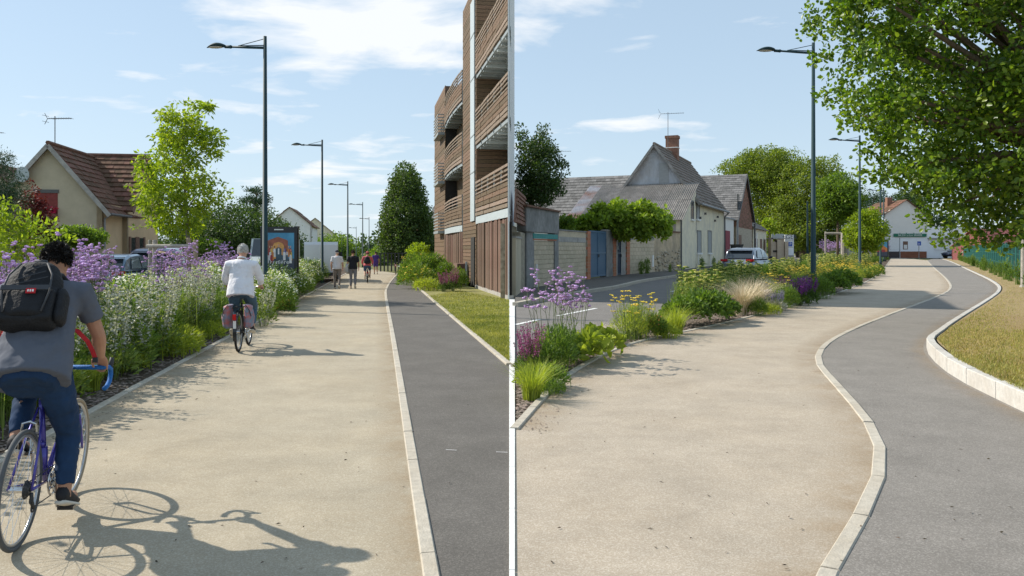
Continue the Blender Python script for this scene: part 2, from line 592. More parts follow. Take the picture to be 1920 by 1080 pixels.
# left place
L_BED = pxline([(-1180, 1500), (155, 780), (385, 655), (520, 583), (614, 532), (650, 512), (672, 501)], 2)
L_MID = pxline([(877, 1500), (809, 1080), (773, 860), (739, 640), (722.5, 553), (724, 541), (734, 525), (746, 513)], 3)
L_RGT = pxline([(955, 685), (870, 613), (792, 547), (776, 531), (771, 520), (768, 512)], 2)
SEAM_L = [G(956, 1500), G(956, 1080), G(956, 685)]
for p in (L_BED, L_MID): p.insert(0, p[0] + (p[0] - p[1]).normalized() * 5)
seam0 = Vector((-0.004, -3, 0))
sheet('cycle_path', L_BED + L_MID[::-1], 'beige_path', 0.0)
sheet('footpath', L_MID + L_RGT[::-1] + SEAM_L[::-1] + [seam0], 'asphalt', 0.0)
L_BED2 = offset_line(L_BED, -3.3); L_ROAD2 = offset_line(L_BED, -10.5); L_PAV2 = offset_line(L_BED, -12.6)
sheet('planting_bed', L_BED2 + L_BED[::-1], 'soil', -0.004)
sheet('road', L_ROAD2 + L_BED2[::-1], 'road_asphalt', -0.03)
sheet('pavement', L_PAV2 + L_ROAD2[::-1], 'asphalt', 0.06)
BA = Vector((-0.09, 26.6, 0)); BD = Vector((-0.184, 0.983, 0)).normalized(); BN = Vector((-BD.y, BD.x, 0))   # facade of the wooden block
def B(u, w=0.0, z=0.0):
    return BA + BD*u + BN*w + Vector((0, 0, z))
sheet('grass_verge', [G(955.5, 684)] + L_RGT + [B(28, 0.3), B(0, -0.05)], 'lawn_green_base', 0.006)
# right place
R_BED = pxline([(964, 806), (1000, 765), (1050, 712), (1100, 681), (1160, 651), (1230, 632), (1300, 619), (1400, 596), (1500, 570), (1560, 553), (1618, 533), (1652, 512), (1668, 489), (1672, 484)], 2)
R_MID = pxline([(1420, 1500), (1480, 1220), (1548, 1078), (1597, 1000), (1640, 920), (1655, 865), (1645, 815), (1608, 765), (1560, 712), (1532, 680), (1537, 655), (1566, 632), (1625, 606), (1685, 583), (1748, 560), (1786, 543), (1778, 525), (1752, 503), (1738, 488)], 3)
R_KRB = pxline([(2300, 960), (2000, 806), (1920, 767), (1850, 735), (1790, 704), (1748, 668), (1742, 645), (1768, 617), (1802, 594), (1850, 565), (1880, 543), (1862, 527), (1820, 508), (1785, 491), (1765, 485)], 3)
R_MID.insert(0, R_MID[0] + (R_MID[0] - R_MID[1]).normalized() * 5)
seam1 = Vector((0.004, -3, 0))
FAR_R = [G(1700, 484.5)]
sheet('cycle_path', [seam1] + [G(964, 1500), G(964, 1080)] + R_BED + FAR_R + R_MID[::-1], 'beige_path_warm', 0.0)
sheet('footpath', R_MID + [G(1752, 484.5)] + R_KRB[::-1] + [Vector((14, -3, 0)), Vector((6, -3, 0))], 'asphalt_worn', 0.0)
R_BED2 = pxline([(964, 690), (1060, 662), (1165, 634), (1215, 606), (1262, 572), (1340, 537), (1450, 507), (1540, 489), (1600, 482), (1640, 479)], 2)
sheet('planting_bed', R_BED2 + [G(1669, 484)] + R_BED[::-1], 'soil', -0.004)
R_PAV = pxline([(966, 574), (1040, 559), (1110, 547), (1160, 540), (1200, 528), (1275, 518), (1350, 507), (1440, 493), (1500, 486)], 2)
WALLPX = [(966, 560), (985, 545), (1040, 536), (1105, 526), (1178, 516.5), (1275, 508), (1358, 497), (1410, 490), (1440, 487), (1500, 483)]
W_LINE = [G(*p) for p in WALLPX]
sheet('road', R_PAV + [G(1640, 479)] + R_BED2[::-1], 'road_asphalt', -0.02)
sheet('pavement', W_LINE + R_PAV[::-1], 'asphalt', 0.09)
# square in front of the white bar
sheet('forecourt', [G(1440, 486), G(1672, 484.2), G(1770, 484.2), G(1800, 479), G(1640, 477), G(1500, 478)], 'road_asphalt', -0.012)
lawn_pts = [Vector((p.x, p.y, zl(p) - 0.005)) for p in offset_line(R_KRB, 0.1)] + [Vector(G(1790, 482)) + Vector((0, 0, .03))] + [Vector((95, 150, .03)), Vector((60, 60, .05)), Vector((30, 25, .2)), Vector((24, 8, .3))]
sheet('lawn', lawn_pts, 'lawn_base', None)

# ---------------------------------------------------------------- kerbs, one stone at a time
def stones(name, line, w, z0, z1, step, mat, far=75.0, zf=None, stone='kerb_stone', side=0.0):
    root = bpy.data.objects.new(name, None); COL.objects.link(root); root['kind'] = 'structure'
    q = resample(line, step); rest = MB()
    for a, b in zip(q[:-1], q[1:]):
        d = b - a
        if d.length < 0.05: continue
        t = d.normalized(); n = Vector((t.y, -t.x, 0))
        a2 = a + t*0.006; b2 = b - t*0.006
        j = rnd.uniform(-0.004, 0.004)
        tops = [(zf(p) + 0.012 if zf else z1) + j for p in (a, b)]
        s0 = n * (side - w/2); s1 = n * (side + w/2); e = 0.008
        vs = []
        for p, zt in ((a2, tops[0]), (b2, tops[1])):
            vs += [p + s0 + Vector((0,0,z0)), p + s1 + Vector((0,0,z0)), p + s1 + Vector((0,0,zt-e)), p + s1 - n*e + Vector((0,0,zt)), p + s0 + n*e + Vector((0,0,zt)), p + s0 + Vector((0,0,zt-e))]
        fs = [(0,5,4,3,2,1),(6,7,8,9,10,11)] + [(i, (i+1)%6, 6+(i+1)%6, 6+i) for i in range(6)]
        m = MB() if a.y < far else rest
        m.add(vs, fs)
        if m is not rest: m.build(stone, mat, root)
    if rest.v: rest.build('far_kerb_stones', mat, root)['kind'] = 'stuff'
    return root
stones('edging_kerb', L_BED[1:], 0.09, -0.05, 0.02, 1.0, 'kerb', 40)
stones('edging_kerb', L_MID[1:], 0.088, -0.05, 0.012, 1.0, 'kerb', 60)
stones('edging_kerb', L_RGT, 0.09, -0.05, 0.035, 1.0, 'kerb', 60)
stones('edging_kerb', R_BED, 0.09, -0.05, 0.02, 1.0, 'kerb', 50)
stones('edging_kerb', R_MID[1:], 0.10, -0.05, 0.012, 1.0, 'kerb', 60)
stones('raised_kerb', R_KRB, 0.12, -0.05, 0.2, 1.0, 'kerb_white', 60, zf=zl)
stones('pavement_kerb', offset_line(R_PAV, 0.0), 0.18, -0.05, 0.11, 1.2, 'kerb', 70)
stones('bed_kerb', R_BED2, 0.12, -0.05, 0.06, 1.0, 'kerb', 40)
# pale strip where the two ways meet
def strip():
    root = bpy.data.objects.new('boundary_strip', None); COL.objects.link(root); root['kind'] = 'structure'
    ys = [2.2]
    while ys[-1] < 26.3: ys.append(ys[-1] + 1.0)
    for a, b in zip(ys[:-1], ys[1:]):
        m = MB(); a += 0.008
        wa, wb = a*5.2/F, b*5.2/F
        m.add([(-wa, a, -0.05), (wa, a, -0.05), (wb, b, -0.05), (-wb, b, -0.05), (-wa, a, 0.012), (wa, a, 0.012), (wb, b, 0.012), (-wb, b, 0.012)],
              [(0,3,2,1),(4,5,6,7),(0,1,5,4),(1,2,6,5),(2,3,7,6),(3,0,4,7)])
        m.build('kerb_stone', 'paint', root)
strip()
# gutter stones at the foot of the tall kerb
def dashes():
    root = bpy.data.objects.new('road_marking', None); COL.objects.link(root); root['kind'] = 'structure'
    for (x0, y0, x1, y1) in ((966, 607.5, 1012, 597.5), (1045, 591, 1118, 577), (1258, 546, 1300, 538), (1345, 528, 1375, 521)):
        m = MB(); a = G(x0, y0); b = G(x1, y1); t = (b-a).normalized(); n = Vector((t.y, -t.x, 0))*0.06; z = Vector((0, 0, -0.014))
        m.add([a+n+z, b+n+z, b-n+z, a-n+z], [(0,1,2,3)]); m.build('painted_dash', 'paint', root)
dashes()
for x0, y0, w in ((836, 843, 20), (930, 847, 22)):
    m = MB(); a = G(x0, y0, .005); b = G(x0+w, y0+1, .005); n = Vector((0, .006, 0)); m.add([a-n, b-n*.5, b+n, a+n*.6], [(0,1,2,3)]); m.build('paint_mark', 'paint')['kind'] = 'structure'

# ---------------------------------------------------------------- grass and stone chips (nobody could count them)
def grass(name, poly, n, h, w, mat, label, zf=None, seed=1, z=0.0, patch=0.0, clear=None):
    rs = np.random.RandomState(seed)
    q = sample_poly(poly, n, rs)
    if patch:
        k = np.sin(q[:,0]*0.031+1)*np.sin(q[:,1]*0.07+q[:,0]*0.012)+rs.normal(0,.5,len(q)); q = q[k > -patch]
    Y = F*(CZ-z-0.0)/(q[:,1]-HY); X = (q[:,0]-960)/F*Y
    if zf:
        Z = np.array([zf((0, y)) for y in Y]); Y = F*(CZ-Z)/(q[:,1]-HY); X = (q[:,0]-960)/F*Y; Z = np.array([zf((0, y)) for y in Y]) - .005
    else: Z = np.full(len(Y), z)
    hh = h*rs.uniform(.5, 1.2, len(Y))
    V, T = blades(np.stack([X, Y, Z], 1), 1.0*hh, 0.6, w, rs, seg=2)
    o = link(name, np_mesh(name, V, T, mat)); return tag(o, label, 'grass', None, 'stuff')
grass('grass', [(800, 556), (860, 545), (955, 563), (955, 681)], 26000, 0.06, 0.012, 'blade_green', 'short green grass beside the wooden building', z=0.005, seed=3)
krb_px = [(2090, 830), (1925, 738), (1850, 703), (1790, 674), (1757, 640), (1782, 612), (1815, 595), (1858, 566), (1890, 543), (1870, 527), (1826, 507), (1795, 491)]
grass('grass', krb_px + [(1830, 483), (1925, 500), (2090, 560)], 90000, 0.045, 0.009, 'blade_dry', 'dry yellow grass on the raised lawn beside the curved kerb', zf=zl, seed=4)
grass('grass', krb_px + [(1830, 483), (1925, 500), (2090, 560)], 18000, 0.07, 0.012, 'blade_green', 'tufts of green grass scattered over the dry lawn', zf=zl, seed=5, patch=-0.15)
def chips(line, w, n, seed, label, ymax=40.0):
    rs = np.random.RandomState(seed)
    q = [p for p in resample(line, 0.1) if 4 < p.y < ymax]
    off = [offset_line(q, -1.0)[i] - q[i] for i in range(len(q))]
    pos = []
    for _ in range(n):
        i = int(len(q) * rs.uniform()**1.5); i = min(i, len(q)-1)
        p = q[i] + off[i] * (0.06 + w*rs.uniform()); pos.append((p.x + rs.normal(0, .04), p.y+rs.normal(0, .04), 0.004))
    pos = np.array([p for p in pos if seed != 8 or p[0] > p[1]*.006]); k = len(pos)
    s = rs.uniform(0.012, 0.032, (k, 1))*(.4 if n < 1000 else 1); base = np.array([[-1,-.7,0],[1,-.6,0],[.8,.7,0],[-.9,.6,0],[0,0,.7]])
    a = rs.uniform(0, 6.3, k); c, si = np.cos(a), np.sin(a)
    V = np.stack([np.stack([base[j,0]*c-base[j,1]*si, base[j,0]*si+base[j,1]*c, np.full(k, base[j,2])*rs.uniform(.3,1,k)], 1)*s*rs.uniform(.6,1.4,(k,1)) + pos for j in range(5)], 1)
    t = np.array([[0,1,4],[1,2,4],[2,3,4],[3,0,4]]); T = (t[None]+(np.arange(k)*5)[:,None,None]).reshape(-1,3)
    tag(link('stone_chips', np_mesh('stone_chips', V.reshape(-1,3), T, 'chips')), label, 'mulch', None, 'stuff')
def edge_wear(name, line, w, side):
    m = bpy.data.materials.get('edge_wear')
    if m is None:
        m = M('edge_wear', (0.36, 0.26, 0.155), .95, .3, 60); m.name = 'edge_wear'
        nt = m.node_tree; L = nt.links.new; bs = next(n for n in nt.nodes if n.type == 'BSDF_PRINCIPLED'); out = next(n for n in nt.nodes if n.type == 'OUTPUT_MATERIAL')
        at = nt.nodes.new('ShaderNodeAttribute'); at.attribute_name = 'edge'; n = nt.nodes.new('ShaderNodeTexNoise'); n.inputs['Scale'].default_value = 2.6; n.inputs['Detail'].default_value = 9; n.inputs['Roughness'].default_value = .7
        co = nt.nodes.new('ShaderNodeTexCoord'); L(co.outputs['Object'], n.inputs['Vector'])
        r = nt.nodes.new('ShaderNodeMapRange'); r.inputs['From Min'].default_value = .38; r.inputs['From Max'].default_value = .68; L(n.outputs['Fac'], r.inputs['Value'])
        mu = nt.nodes.new('ShaderNodeMath'); mu.operation = 'MULTIPLY'; L(at.outputs['Fac'], mu.inputs[0]); L(r.outputs[0], mu.inputs[1])
        tr = nt.nodes.new('ShaderNodeBsdfTransparent'); mx = nt.nodes.new('ShaderNodeMixShader'); L(mu.outputs[0], mx.inputs[0]); L(tr.outputs[0], mx.inputs[1]); L(bs.outputs[0], mx.inputs[2]); L(mx.outputs[0], out.inputs['Surface'])
    q = [p for p in resample(line, .4) if p.y < 60]; o = offset_line(q, side*w); i_ = offset_line(q, side*.05)
    vs = []; at = []
    for a, b in zip(i_, o): vs += [(a.x, a.y, .004), (b.x, b.y, .004)]; at += [.5, 0.0]
    fs = [(2*k, 2*k+1, 2*k+3, 2*k+2) for k in range(len(q)-1)]
    mb = MB(); mb.add(vs, fs); me = mb.mesh(name, m); A = me.attributes.new('edge', 'FLOAT', 'POINT'); A.data.foreach_set('value', at)
    link(name, me)['kind'] = 'structure'
edge_wear('path_edge', L_BED[1:], .55, 1); edge_wear('path_edge', L_MID[1:], .35, -1); edge_wear('path_edge', R_MID[1:], .45, -1); edge_wear('path_edge', R_BED, .5, 1); edge_wear('path_edge', offset_line(R_KRB, -.06), .3, -1)
M('litter', (0.07, 0.05, 0.03), .9, .3, 10, island=.5)
def litter():
    rs = np.random.RandomState(5); spots = [(1207,853),(1100,842),(1245,905),(1330,748),(1228,790),(1090,735),(1420,700),(300,905),(520,770),(640,838),(420,985),(700,742),(845,905),(880,760),(1700,690),(1690,1010),(1780,950),(1640,720),(1850,860)]
    spots += [(rs.uniform(200,780), rs.uniform(640,1070)) for _ in range(45)] + [(rs.uniform(1000,1620), rs.uniform(650,1070)) for _ in range(45)] + [(rs.uniform(1650,1900), rs.uniform(800,1070)) for _ in range(16)]
    pos = np.array([tuple(G(x, y, .006)) for x, y in spots]); n = len(pos); out = np.stack([rs.normal(0,1,n), rs.normal(0,1,n), np.full(n,.02)],1)
    V, T = leaves(pos, out*3, .035, .012, droop=-.02, rs=rs); V[:,2] = np.clip(V[:,2], .006, .03)
    tag(link('leaf_litter', np_mesh('leaf_litter', V, T, 'litter')), 'scattered dry leaves and twigs on the two paths', 'litter', None, 'stuff')
litter()
chips(L_BED, 1.1, 9000, 6, 'brown and grey mulch chips along the left flower bed')
chips(offset_line(L_BED, .42), .4, 500, 16, 'fine grit strewn along the left kerb on the path', 22)
chips(offset_line(R_BED, .40), .36, 450, 8, 'fine grit strewn along the right kerb on the path', 30)
chips(R_BED, 0.8, 12000, 8, 'brown and grey mulch chips along the right flower bed', 45)

# ---------------------------------------------------------------- building materials
M('wood_brown', (0.145, 0.095, 0.055), 0.75, 0.35, 5, stretch=(1, 1, 7), bump=0.3, bscale=30, objr=0.22)
M('wood_grey', (0.23, 0.175, 0.13), 0.8, 0.35, 5, stretch=(1, 1, 7), bump=0.3, bscale=30, objr=0.22)
M('wood_dark', (0.135, 0.080, 0.055), 0.8, 0.3, 5, stretch=(6, 6, 0.8), bump=0.3, bscale=30, objr=0.28, big=0.5, bigscale=0.8, bigcol=(0.20, 0.16, 0.13))
M('steel_grey', (0.30, 0.33, 0.33), 0.5, 0.1, 6, metal=0.3)
M('pale_metal', (0.44, 0.49, 0.50), 0.4, 0.06, 4, spec=0.5)
M('white_render', (0.80, 0.80, 0.79), 0.85, 0.05, 4, bump=0.1, bscale=40)
M('dark_gap', (0.03, 0.028, 0.025), 0.8, 0.2, 4)
M('concrete', (0.40, 0.38, 0.35), 0.9, 0.2, 5, bump=0.3, bscale=40, big=0.5, bigscale=1.2, bigcol=(0.20, 0.19, 0.18))
M('cement_dark', (0.27, 0.265, 0.255), 0.9, 0.25, 4, bump=0.3, bscale=40, big=0.6, bigscale=0.9, bigcol=(0.12, 0.12, 0.115))
M('block', (0.58, 0.49, 0.355), 0.92, 0.2, 9, bump=0.4, bscale=60, big=0.45, bigscale=0.9, bigcol=(0.44, 0.37, 0.28), objr=0.10)
M('mortar', (0.40, 0.345, 0.265), 0.95, 0.15, 9, bump=0.3)
M('old_plaster', (0.50, 0.40, 0.27), 0.95, 0.25, 2.2, bump=0.5, bscale=18, big=0.75, bigscale=0.9, bigcol=(0.30, 0.25, 0.19))
M('rubble', (0.38, 0.33, 0.25), 0.95, 0.35, 7, bump=0.9, bscale=14, big=0.6, bigscale=5, bigcol=(0.14, 0.12, 0.09))
M('brick_orange', (0.46, 0.19, 0.11), 0.9, 0.2, 12, bump=0.2, objr=0.15)
M('brick_red', (0.24, 0.13, 0.09), 0.9, 0.25, 6, bump=0.3, island=0.35)
M('gate_blue', (0.085, 0.155, 0.235), 0.5, 0.06, 3, spec=0.5)
M('gate_dark', (0.035, 0.06, 0.10), 0.5, 0.06, 3, spec=0.5)
M('teal_board', (0.07, 0.27, 0.25), 0.7, 0.2, 8)
M('cream_wall', (0.76, 0.69, 0.52), 0.92, 0.12, 3, bump=0.2, bscale=20, big=0.55, bigscale=0.7, bigcol=(0.55, 0.52, 0.45))
M('shaded_gable', (0.44, 0.46, 0.49), 0.9, 0.25, 2, big=0.6, bigscale=0.5, bigcol=(0.30, 0.24, 0.18), stretch=(1, 1, 0.4))  # gable's shade put into the wall colour as cool grey, plus brown stains
M('tan_render', (0.52, 0.45, 0.33), 0.9, 0.12, 1.2, bump=0.25, bscale=50, big=0.5, bigscale=0.5, bigcol=(0.38, 0.33, 0.25))
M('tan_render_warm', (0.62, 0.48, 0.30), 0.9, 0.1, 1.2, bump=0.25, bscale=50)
M('roof_brown', (0.155, 0.085, 0.055), 0.9, 0.25, 4, bump=0.2, island=0.35)
M('roof_slate', (0.165, 0.16, 0.155), 0.75, 0.25, 5, bump=0.2, island=0.28)
M('roof_tile_grey', (0.20, 0.165, 0.14), 0.85, 0.25, 5, bump=0.2, island=0.3)
M('fibre_cement', (0.33, 0.30, 0.27), 0.9, 0.3, 2.5, big=0.6, bigscale=0.5, bigcol=(0.20, 0.19, 0.18), objr=0.15)
M('tin_rust', (0.55, 0.52, 0.52), 0.5, 0.2, 3, metal=0.3, big=0.9, bigscale=0.5, bigcol=(0.36, 0.16, 0.07))
M('window_dark', (0.05, 0.055, 0.06), 0.15, 0.1, 2, spec=0.6)
M('shutter_grey', (0.33, 0.34, 0.34), 0.7, 0.1, 5)
M('shutter_brown', (0.20, 0.12, 0.085), 0.7, 0.2, 5)
M('shutter_red', (0.23, 0.05, 0.045), 0.7, 0.2, 5)
M('white_paint', (0.78, 0.77, 0.74), 0.7, 0.06, 3)
M('bar_wall', (0.80, 0.78, 0.74), 0.9, 0.06, 1.0, bump=0.1, big=0.35, bigscale=0.25, bigcol=(0.68, 0.65, 0.60))
M('bar_white', (0.85, 0.86, 0.88), 0.9, 0.04, 1.0)
M('sign_green', (0.02, 0.17, 0.10), 0.6, 0.05, 3)
M('rust_red', (0.26, 0.10, 0.055), 0.8, 0.2, 3)
M('crimson', (0.25, 0.02, 0.04), 0.6, 0.1, 3)
M('sign_blue', (0.03, 0.10, 0.42), 0.5, 0.04, 3)
M('zinc', (0.28, 0.29, 0.30), 0.5, 0.1, 5, metal=0.5)
M('pipe_dark', (0.12, 0.12, 0.12), 0.6, 0.1, 5)
M('red_roof', (0.22, 0.075, 0.075), 0.8, 0.1, 2)
M('mid_stone', (0.40, 0.35, 0.27), 0.95, 0.3, 4, bump=0.7, bscale=9, island=0.2)
M('geranium', (0.55, 0.03, 0.08), 0.7, 0.2, 6, island=0.3)

def roof_plane(name, e0, e1, r1, r0, mat, parent, pitch=0.35, width=0.3, thick=0.05, jit=0.02, under=None):
    """sloping roof: boarding with overlapping tiles laid on it, e0-e1 eaves, r0-r1 ridge"""
    e0, e1, r1, r0 = map(Vector, (e0, e1, r1, r0))
    n = (e1 - e0).cross(r0 - e0).normalized()
    if n.z < 0: n = -n
    b = MB(); b.slab([e0, e1, r1, r0], 0.06, n)
    o = b.build(name, under or mat, parent, True, fixn=True)
    L = max((e1-e0).length, (r1-r0).length); S = ((r0-e0).length + (r1-e1).length)/2
    rows = max(2, int(S/pitch)); cols = max(2, int(L/width)); m = MB()
    for i in range(rows):
        t0, t1 = i/rows, min(1, (i+1.12)/rows)
        for j in range(cols):
            sh = (0.5 if i % 2 else 0)
            u0, u1 = (j+sh)/cols, (j+sh+0.97)/cols
            if u1 > 1: u1 = 1
            if u0 >= 1: continue
            lo0 = e0.lerp(r0, t0).lerp(e1.lerp(r1, t0), u0); lo1 = e0.lerp(r0, t0).lerp(e1.lerp(r1, t0), u1)
            hi0 = e0.lerp(r0, t1).lerp(e1.lerp(r1, t1), u0); hi1 = e0.lerp(r0, t1).lerp(e1.lerp(r1, t1), u1)
            k = n*(thick + rnd.uniform(0, jit)); k2 = n*0.012
            m.add([lo0+k, lo1+k, hi1+k2, hi0+k2, lo0+n*0.002, lo1+n*0.002], [(0,1,2,3),(0,4,5,1),(0,3,4),(1,5,2)])
    t = m.build('tiles', mat, o); t['kind'] = 'stuff'
    return o
def antenna(parent, base, h, mat='pipe_dark', ang=0.4, size=1.0, world=True):
    m = MB(); base = Vector(base); top = base + Vector((0, 0, h))
    m.tube([base, top], 0.025, 6)
    d = Vector((math.cos(ang), math.sin(ang), 0)); s = Vector((-d.y, d.x, 0)); c = top - Vector((0, 0, 0.12))
    m.beam(c - d*0.9*size, c + d*0.4*size, 0.03, 0.03)
    for i in range(9):
        p = c + d*(-0.85 + i*0.13)*size; m.beam(p - s*0.22*size, p + s*0.22*size, 0.012, 0.012)
    for k in (-1, 1):
        m.beam(c + d*0.4*size, c + d*0.55*size + Vector((0, 0, 0.28*k))*size, 0.02, 0.02)
        m.beam(c + d*0.5*size - s*0.25*size + Vector((0,0,.15*k)), c + d*0.5*size + s*0.25*size + Vector((0,0,.15*k)), 0.015, 0.015)
    return m.build('antenna', mat, parent, world)
def wbox(m, a, b, z0, z1, off, thick):
    """box along the ground line a-b; front face pushed 'off' to the right of a->b, 'thick' deep behind it"""
    a, b = Vector(a), Vector(b); t = (b-a); t.z = 0; t.normalize(); n = Vector((t.y, -t.x, 0))
    f0, f1 = a + n*off, b + n*off; g0, g1 = f0 - n*thick, f1 - n*thick
    Z = lambda p, z: Vector((p.x, p.y, z))
    if not isinstance(z1, tuple): z1 = (z1, z1)
    m.add([Z(g0,z0), Z(f0,z0), Z(f1,z0), Z(g1,z0), Z(g0,z1[0]), Z(f0,z1[0]), Z(f1,z1[1]), Z(g1,z1[1])],
          [(0,1,2,3)[::-1],(4,5,6,7),(0,1,5,4),(1,2,6,5),(2,3,7,6),(3,0,4,7)])

# ---------------------------------------------------------------- wooden apartment block
def wooden_block():
    t = thing('apartment_building', 'brown timber clad apartment block with slatted balconies and board fence', 'building', B(0))
    part = lambda m, n, mat: m.build(n, mat, t, True)
    wb = lambda m, p, q, *r: wbox(m, q, p, *r)      # the facade looks to the left
    U1, U2, U3, U4 = 7.85, 12.5, 21.0, 28.0
    LV = (2.93, 5.98, 9.0)
    E = Vector((0.118, 38.0, 0))
    # masses
    m = MB(); m.slab([Vector((BA.x, BA.y, 10.4)), Vector((E.x, E.y, 13.7)), E, BA], 0.05, Vector((1, 0, 0))); part(m, 'end_wall', 'white_render')
    m = MB(); wb(m, B(U1), B(U2), 0, 13.2, -0.06, 1.4); part(m, 'tower_core', 'dark_gap')
    m = MB(); wb(m, B(U2), B(U3), 0, 8.9, -0.7, 0.3); part(m, 'recessed_wall', 'wood_brown')
    m = MB(); wb(m, B(U3), B(U4), 0, 11.2, -0.06, 1.2); part(m, 'tower_core', 'dark_gap')
    # boarding of the two towers: shared course meshes
    def courses(a, b, z0, z1, off, mat, pitch=0.155, name='cladding_board'):
        m = MB(); wb(m, Vector(a), Vector(b), 0, pitch-0.02, off, 0.04)
        me = m.mesh(name, mat); z = z0
        while z < z1:
            o = link(name, me, t, True); o.location = (rnd.uniform(-.006, .006), 0, z); z += pitch
    courses(B(U1), B(U2), 0.15, 13.2, 0.0, 'wood_brown', 0.17)
    courses(B(U3), B(U4), 0.15, 11.2, 0.0, 'wood_brown', 0.28)
    # side of the near tower that looks at the camera, and of the far one
    courses(B(U1-0.02, -1.52), B(U1-0.02, 0.0), 0.1, 13.2, 0.0, 'wood_brown', 0.17)
    courses(B(U3-0.02, -0.9), B(U3-0.02, 0.0), 8.8, 11.2, 0.0, 'wood_dark', 0.28)
    # tall strip of glazing and a downpipe
    m = MB(); wb(m, B(U1+0.25), B(U1+1.5), 2.9, 12.6, 0.06, 0.05); part(m, 'glazed_strip', 'pale_metal')
    for z in (5.0, 6.6, 9.1, 11.0):
        m = MB(); wb(m, B(U1+0.2), B(U1+1.55), z, z+0.05, 0.075, 0.05); part(m, 'glazing_bar', 'steel_grey')
    m = MB(); m.tube([B(U1+2.5, 0.1, 0.05), B(U1+2.5, 0.1, 1.1)], 0.05, 8); part(m, 'downpipe', 'pale_metal')
    m = MB(); wb(m, B(U1+0.3), B(U1+1.4), 0.1, 2.2, 0.05, 0.05); part(m, 'door', 'dark_gap')
    m = MB(); wb(m, B(U1+2.7), B(U1+4.2), 0.0, 1.0, 0.5, 0.45); part(m, 'meter_box', 'wood_dark')
    m = MB(); wb(m, B(0.02), B(U1), 0.0, 0.14, 0.05, 0.2); part(m, 'plinth', 'concrete')
    # board fence at street level
    def fence(u0, u1, z1, n):
        d = (u1-u0)/n
        m = MB(); wb(m, B(u0), B(u0+d*0.9), 0, 1.0, 0.03, 0.04); me = m.mesh('fence_board', 'wood_dark')
        for i in range(n):
            o = link('fence_board', me, t, True)
            o.location = BD*(d*i) + BN*rnd.uniform(-.03, .03) + Vector((0, 0, 0.13)); o.scale = (1, 1, z1 - 0.13 + rnd.uniform(-.04, .05))
    fence(0.05, U1-0.3, 2.72, 27)
    fence(U2+0.1, U3, 2.6, 22)
    m = MB(); wb(m, B(0.03), B(U1), 0.1, 2.6, -0.05, 0.05); part(m, 'fence_backing', 'dark_gap')
    m = MB(); wb(m, B(U2), B(U3), 0.1, 2.5, -0.05, 0.05); part(m, 'fence_backing', 'dark_gap')
    # balconies
    def balcony(u0, u1, z, bulge, slats, w_in0, w_in1, fascia):
        N = 10
        bow = lambda s: bulge*(1-(2*s-1)**2)
        path = [B(lerp(u0, u1, i/N), bow(i/N)) for i in range(N+1)]
        m = MB()
        poly = [p + Vector((0,0,z)) for p in path] + [B(u1, w_in1, z), B(u0, w_in0, z)]
        m.slab(poly[::-1], 0.12, Vector((0, 0, 1))); part(m, 'balcony_slab', 'steel_grey')
        for i in range(1, 9):                       # joists and decking seen from below
            s = i/9; m = MB(); m.beam(B(lerp(u0,u1,s), bow(s)-0.04, z-0.16), B(lerp(u0,u1,s), lerp(w_in0,w_in1,s), z-0.16), 0.12, 0.1); part(m, 'joist', 'pale_metal' if i % 3 == 0 else 'steel_grey')
        if fascia:
            m = MB()
            for a, b in zip(path[:-1], path[1:]): wb(m, a, b, z-0.28, z+0.02, 0.03, 0.04)
            part(m, 'fascia', 'pale_metal')
        zs = z + 0.06
        for k, (h, gap, mat) in enumerate(slats):
            m = MB()
            for a, b in zip(path[:-1], path[1:]): wb(m, a, b, zs, zs+h, 0.05 + rnd.uniform(-.01, .01), 0.035)
            part(m, 'balcony_slat', mat); zs += h + gap
        for i in range(0, N+1, 2):
            m = MB(); p = path[i]; m.beam(p + Vector((0,0,z-0.1)), p + Vector((0,0,zs)), 0.05, 0.06); part(m, 'railing_post', 'steel_grey')
    SL = [(0.13, 0.05, 'wood_grey'), (0.13, 0.04, 'wood_grey'), (0.15, 0.03, 'wood_brown'), (0.15, 0.03, 'wood_brown'), (0.14, 0.05, 'wood_brown'), (0.06, 0.10, 'wood_grey'), (0.06, 0.10, 'wood_grey'), (0.07, 0.08, 'wood_grey'), (0.09, 0, 'wood_grey')]
    for i, z in enumerate(LV):
        balcony(0.05, U1-0.05, z + 0.1, 0.0, SL, -0.06, -1.5, i == 0)
        balcony(U2+0.05, U3-0.05, z - 0.12, 0.12, SL, -0.7, -0.7, i == 0)
    for z in (2.75, 5.7, 8.6):                      # small steel balconies against the far tower
        m = MB(); m.slab([B(U3+0.2, 0.4, z), B(U3+3.2, 0.4, z), B(U3+3.2, 0, z), B(U3+0.2, 0, z)], 0.15, Vector((0,0,1))); part(m, 'balcony_slab', 'steel_grey')
        for k in range(6):
            m = MB()
            for a, b in ((B(U3+0.2, 0.02), B(U3+0.2, 0.4)), (B(U3+0.2, 0.4), B(U3+3.2, 0.4))): wb(m, a, b, z+0.12+k*0.18, z+0.18+k*0.18, 0.0, 0.03)
            part(m, 'railing_bar', 'steel_grey')
    return t
wooden_block()

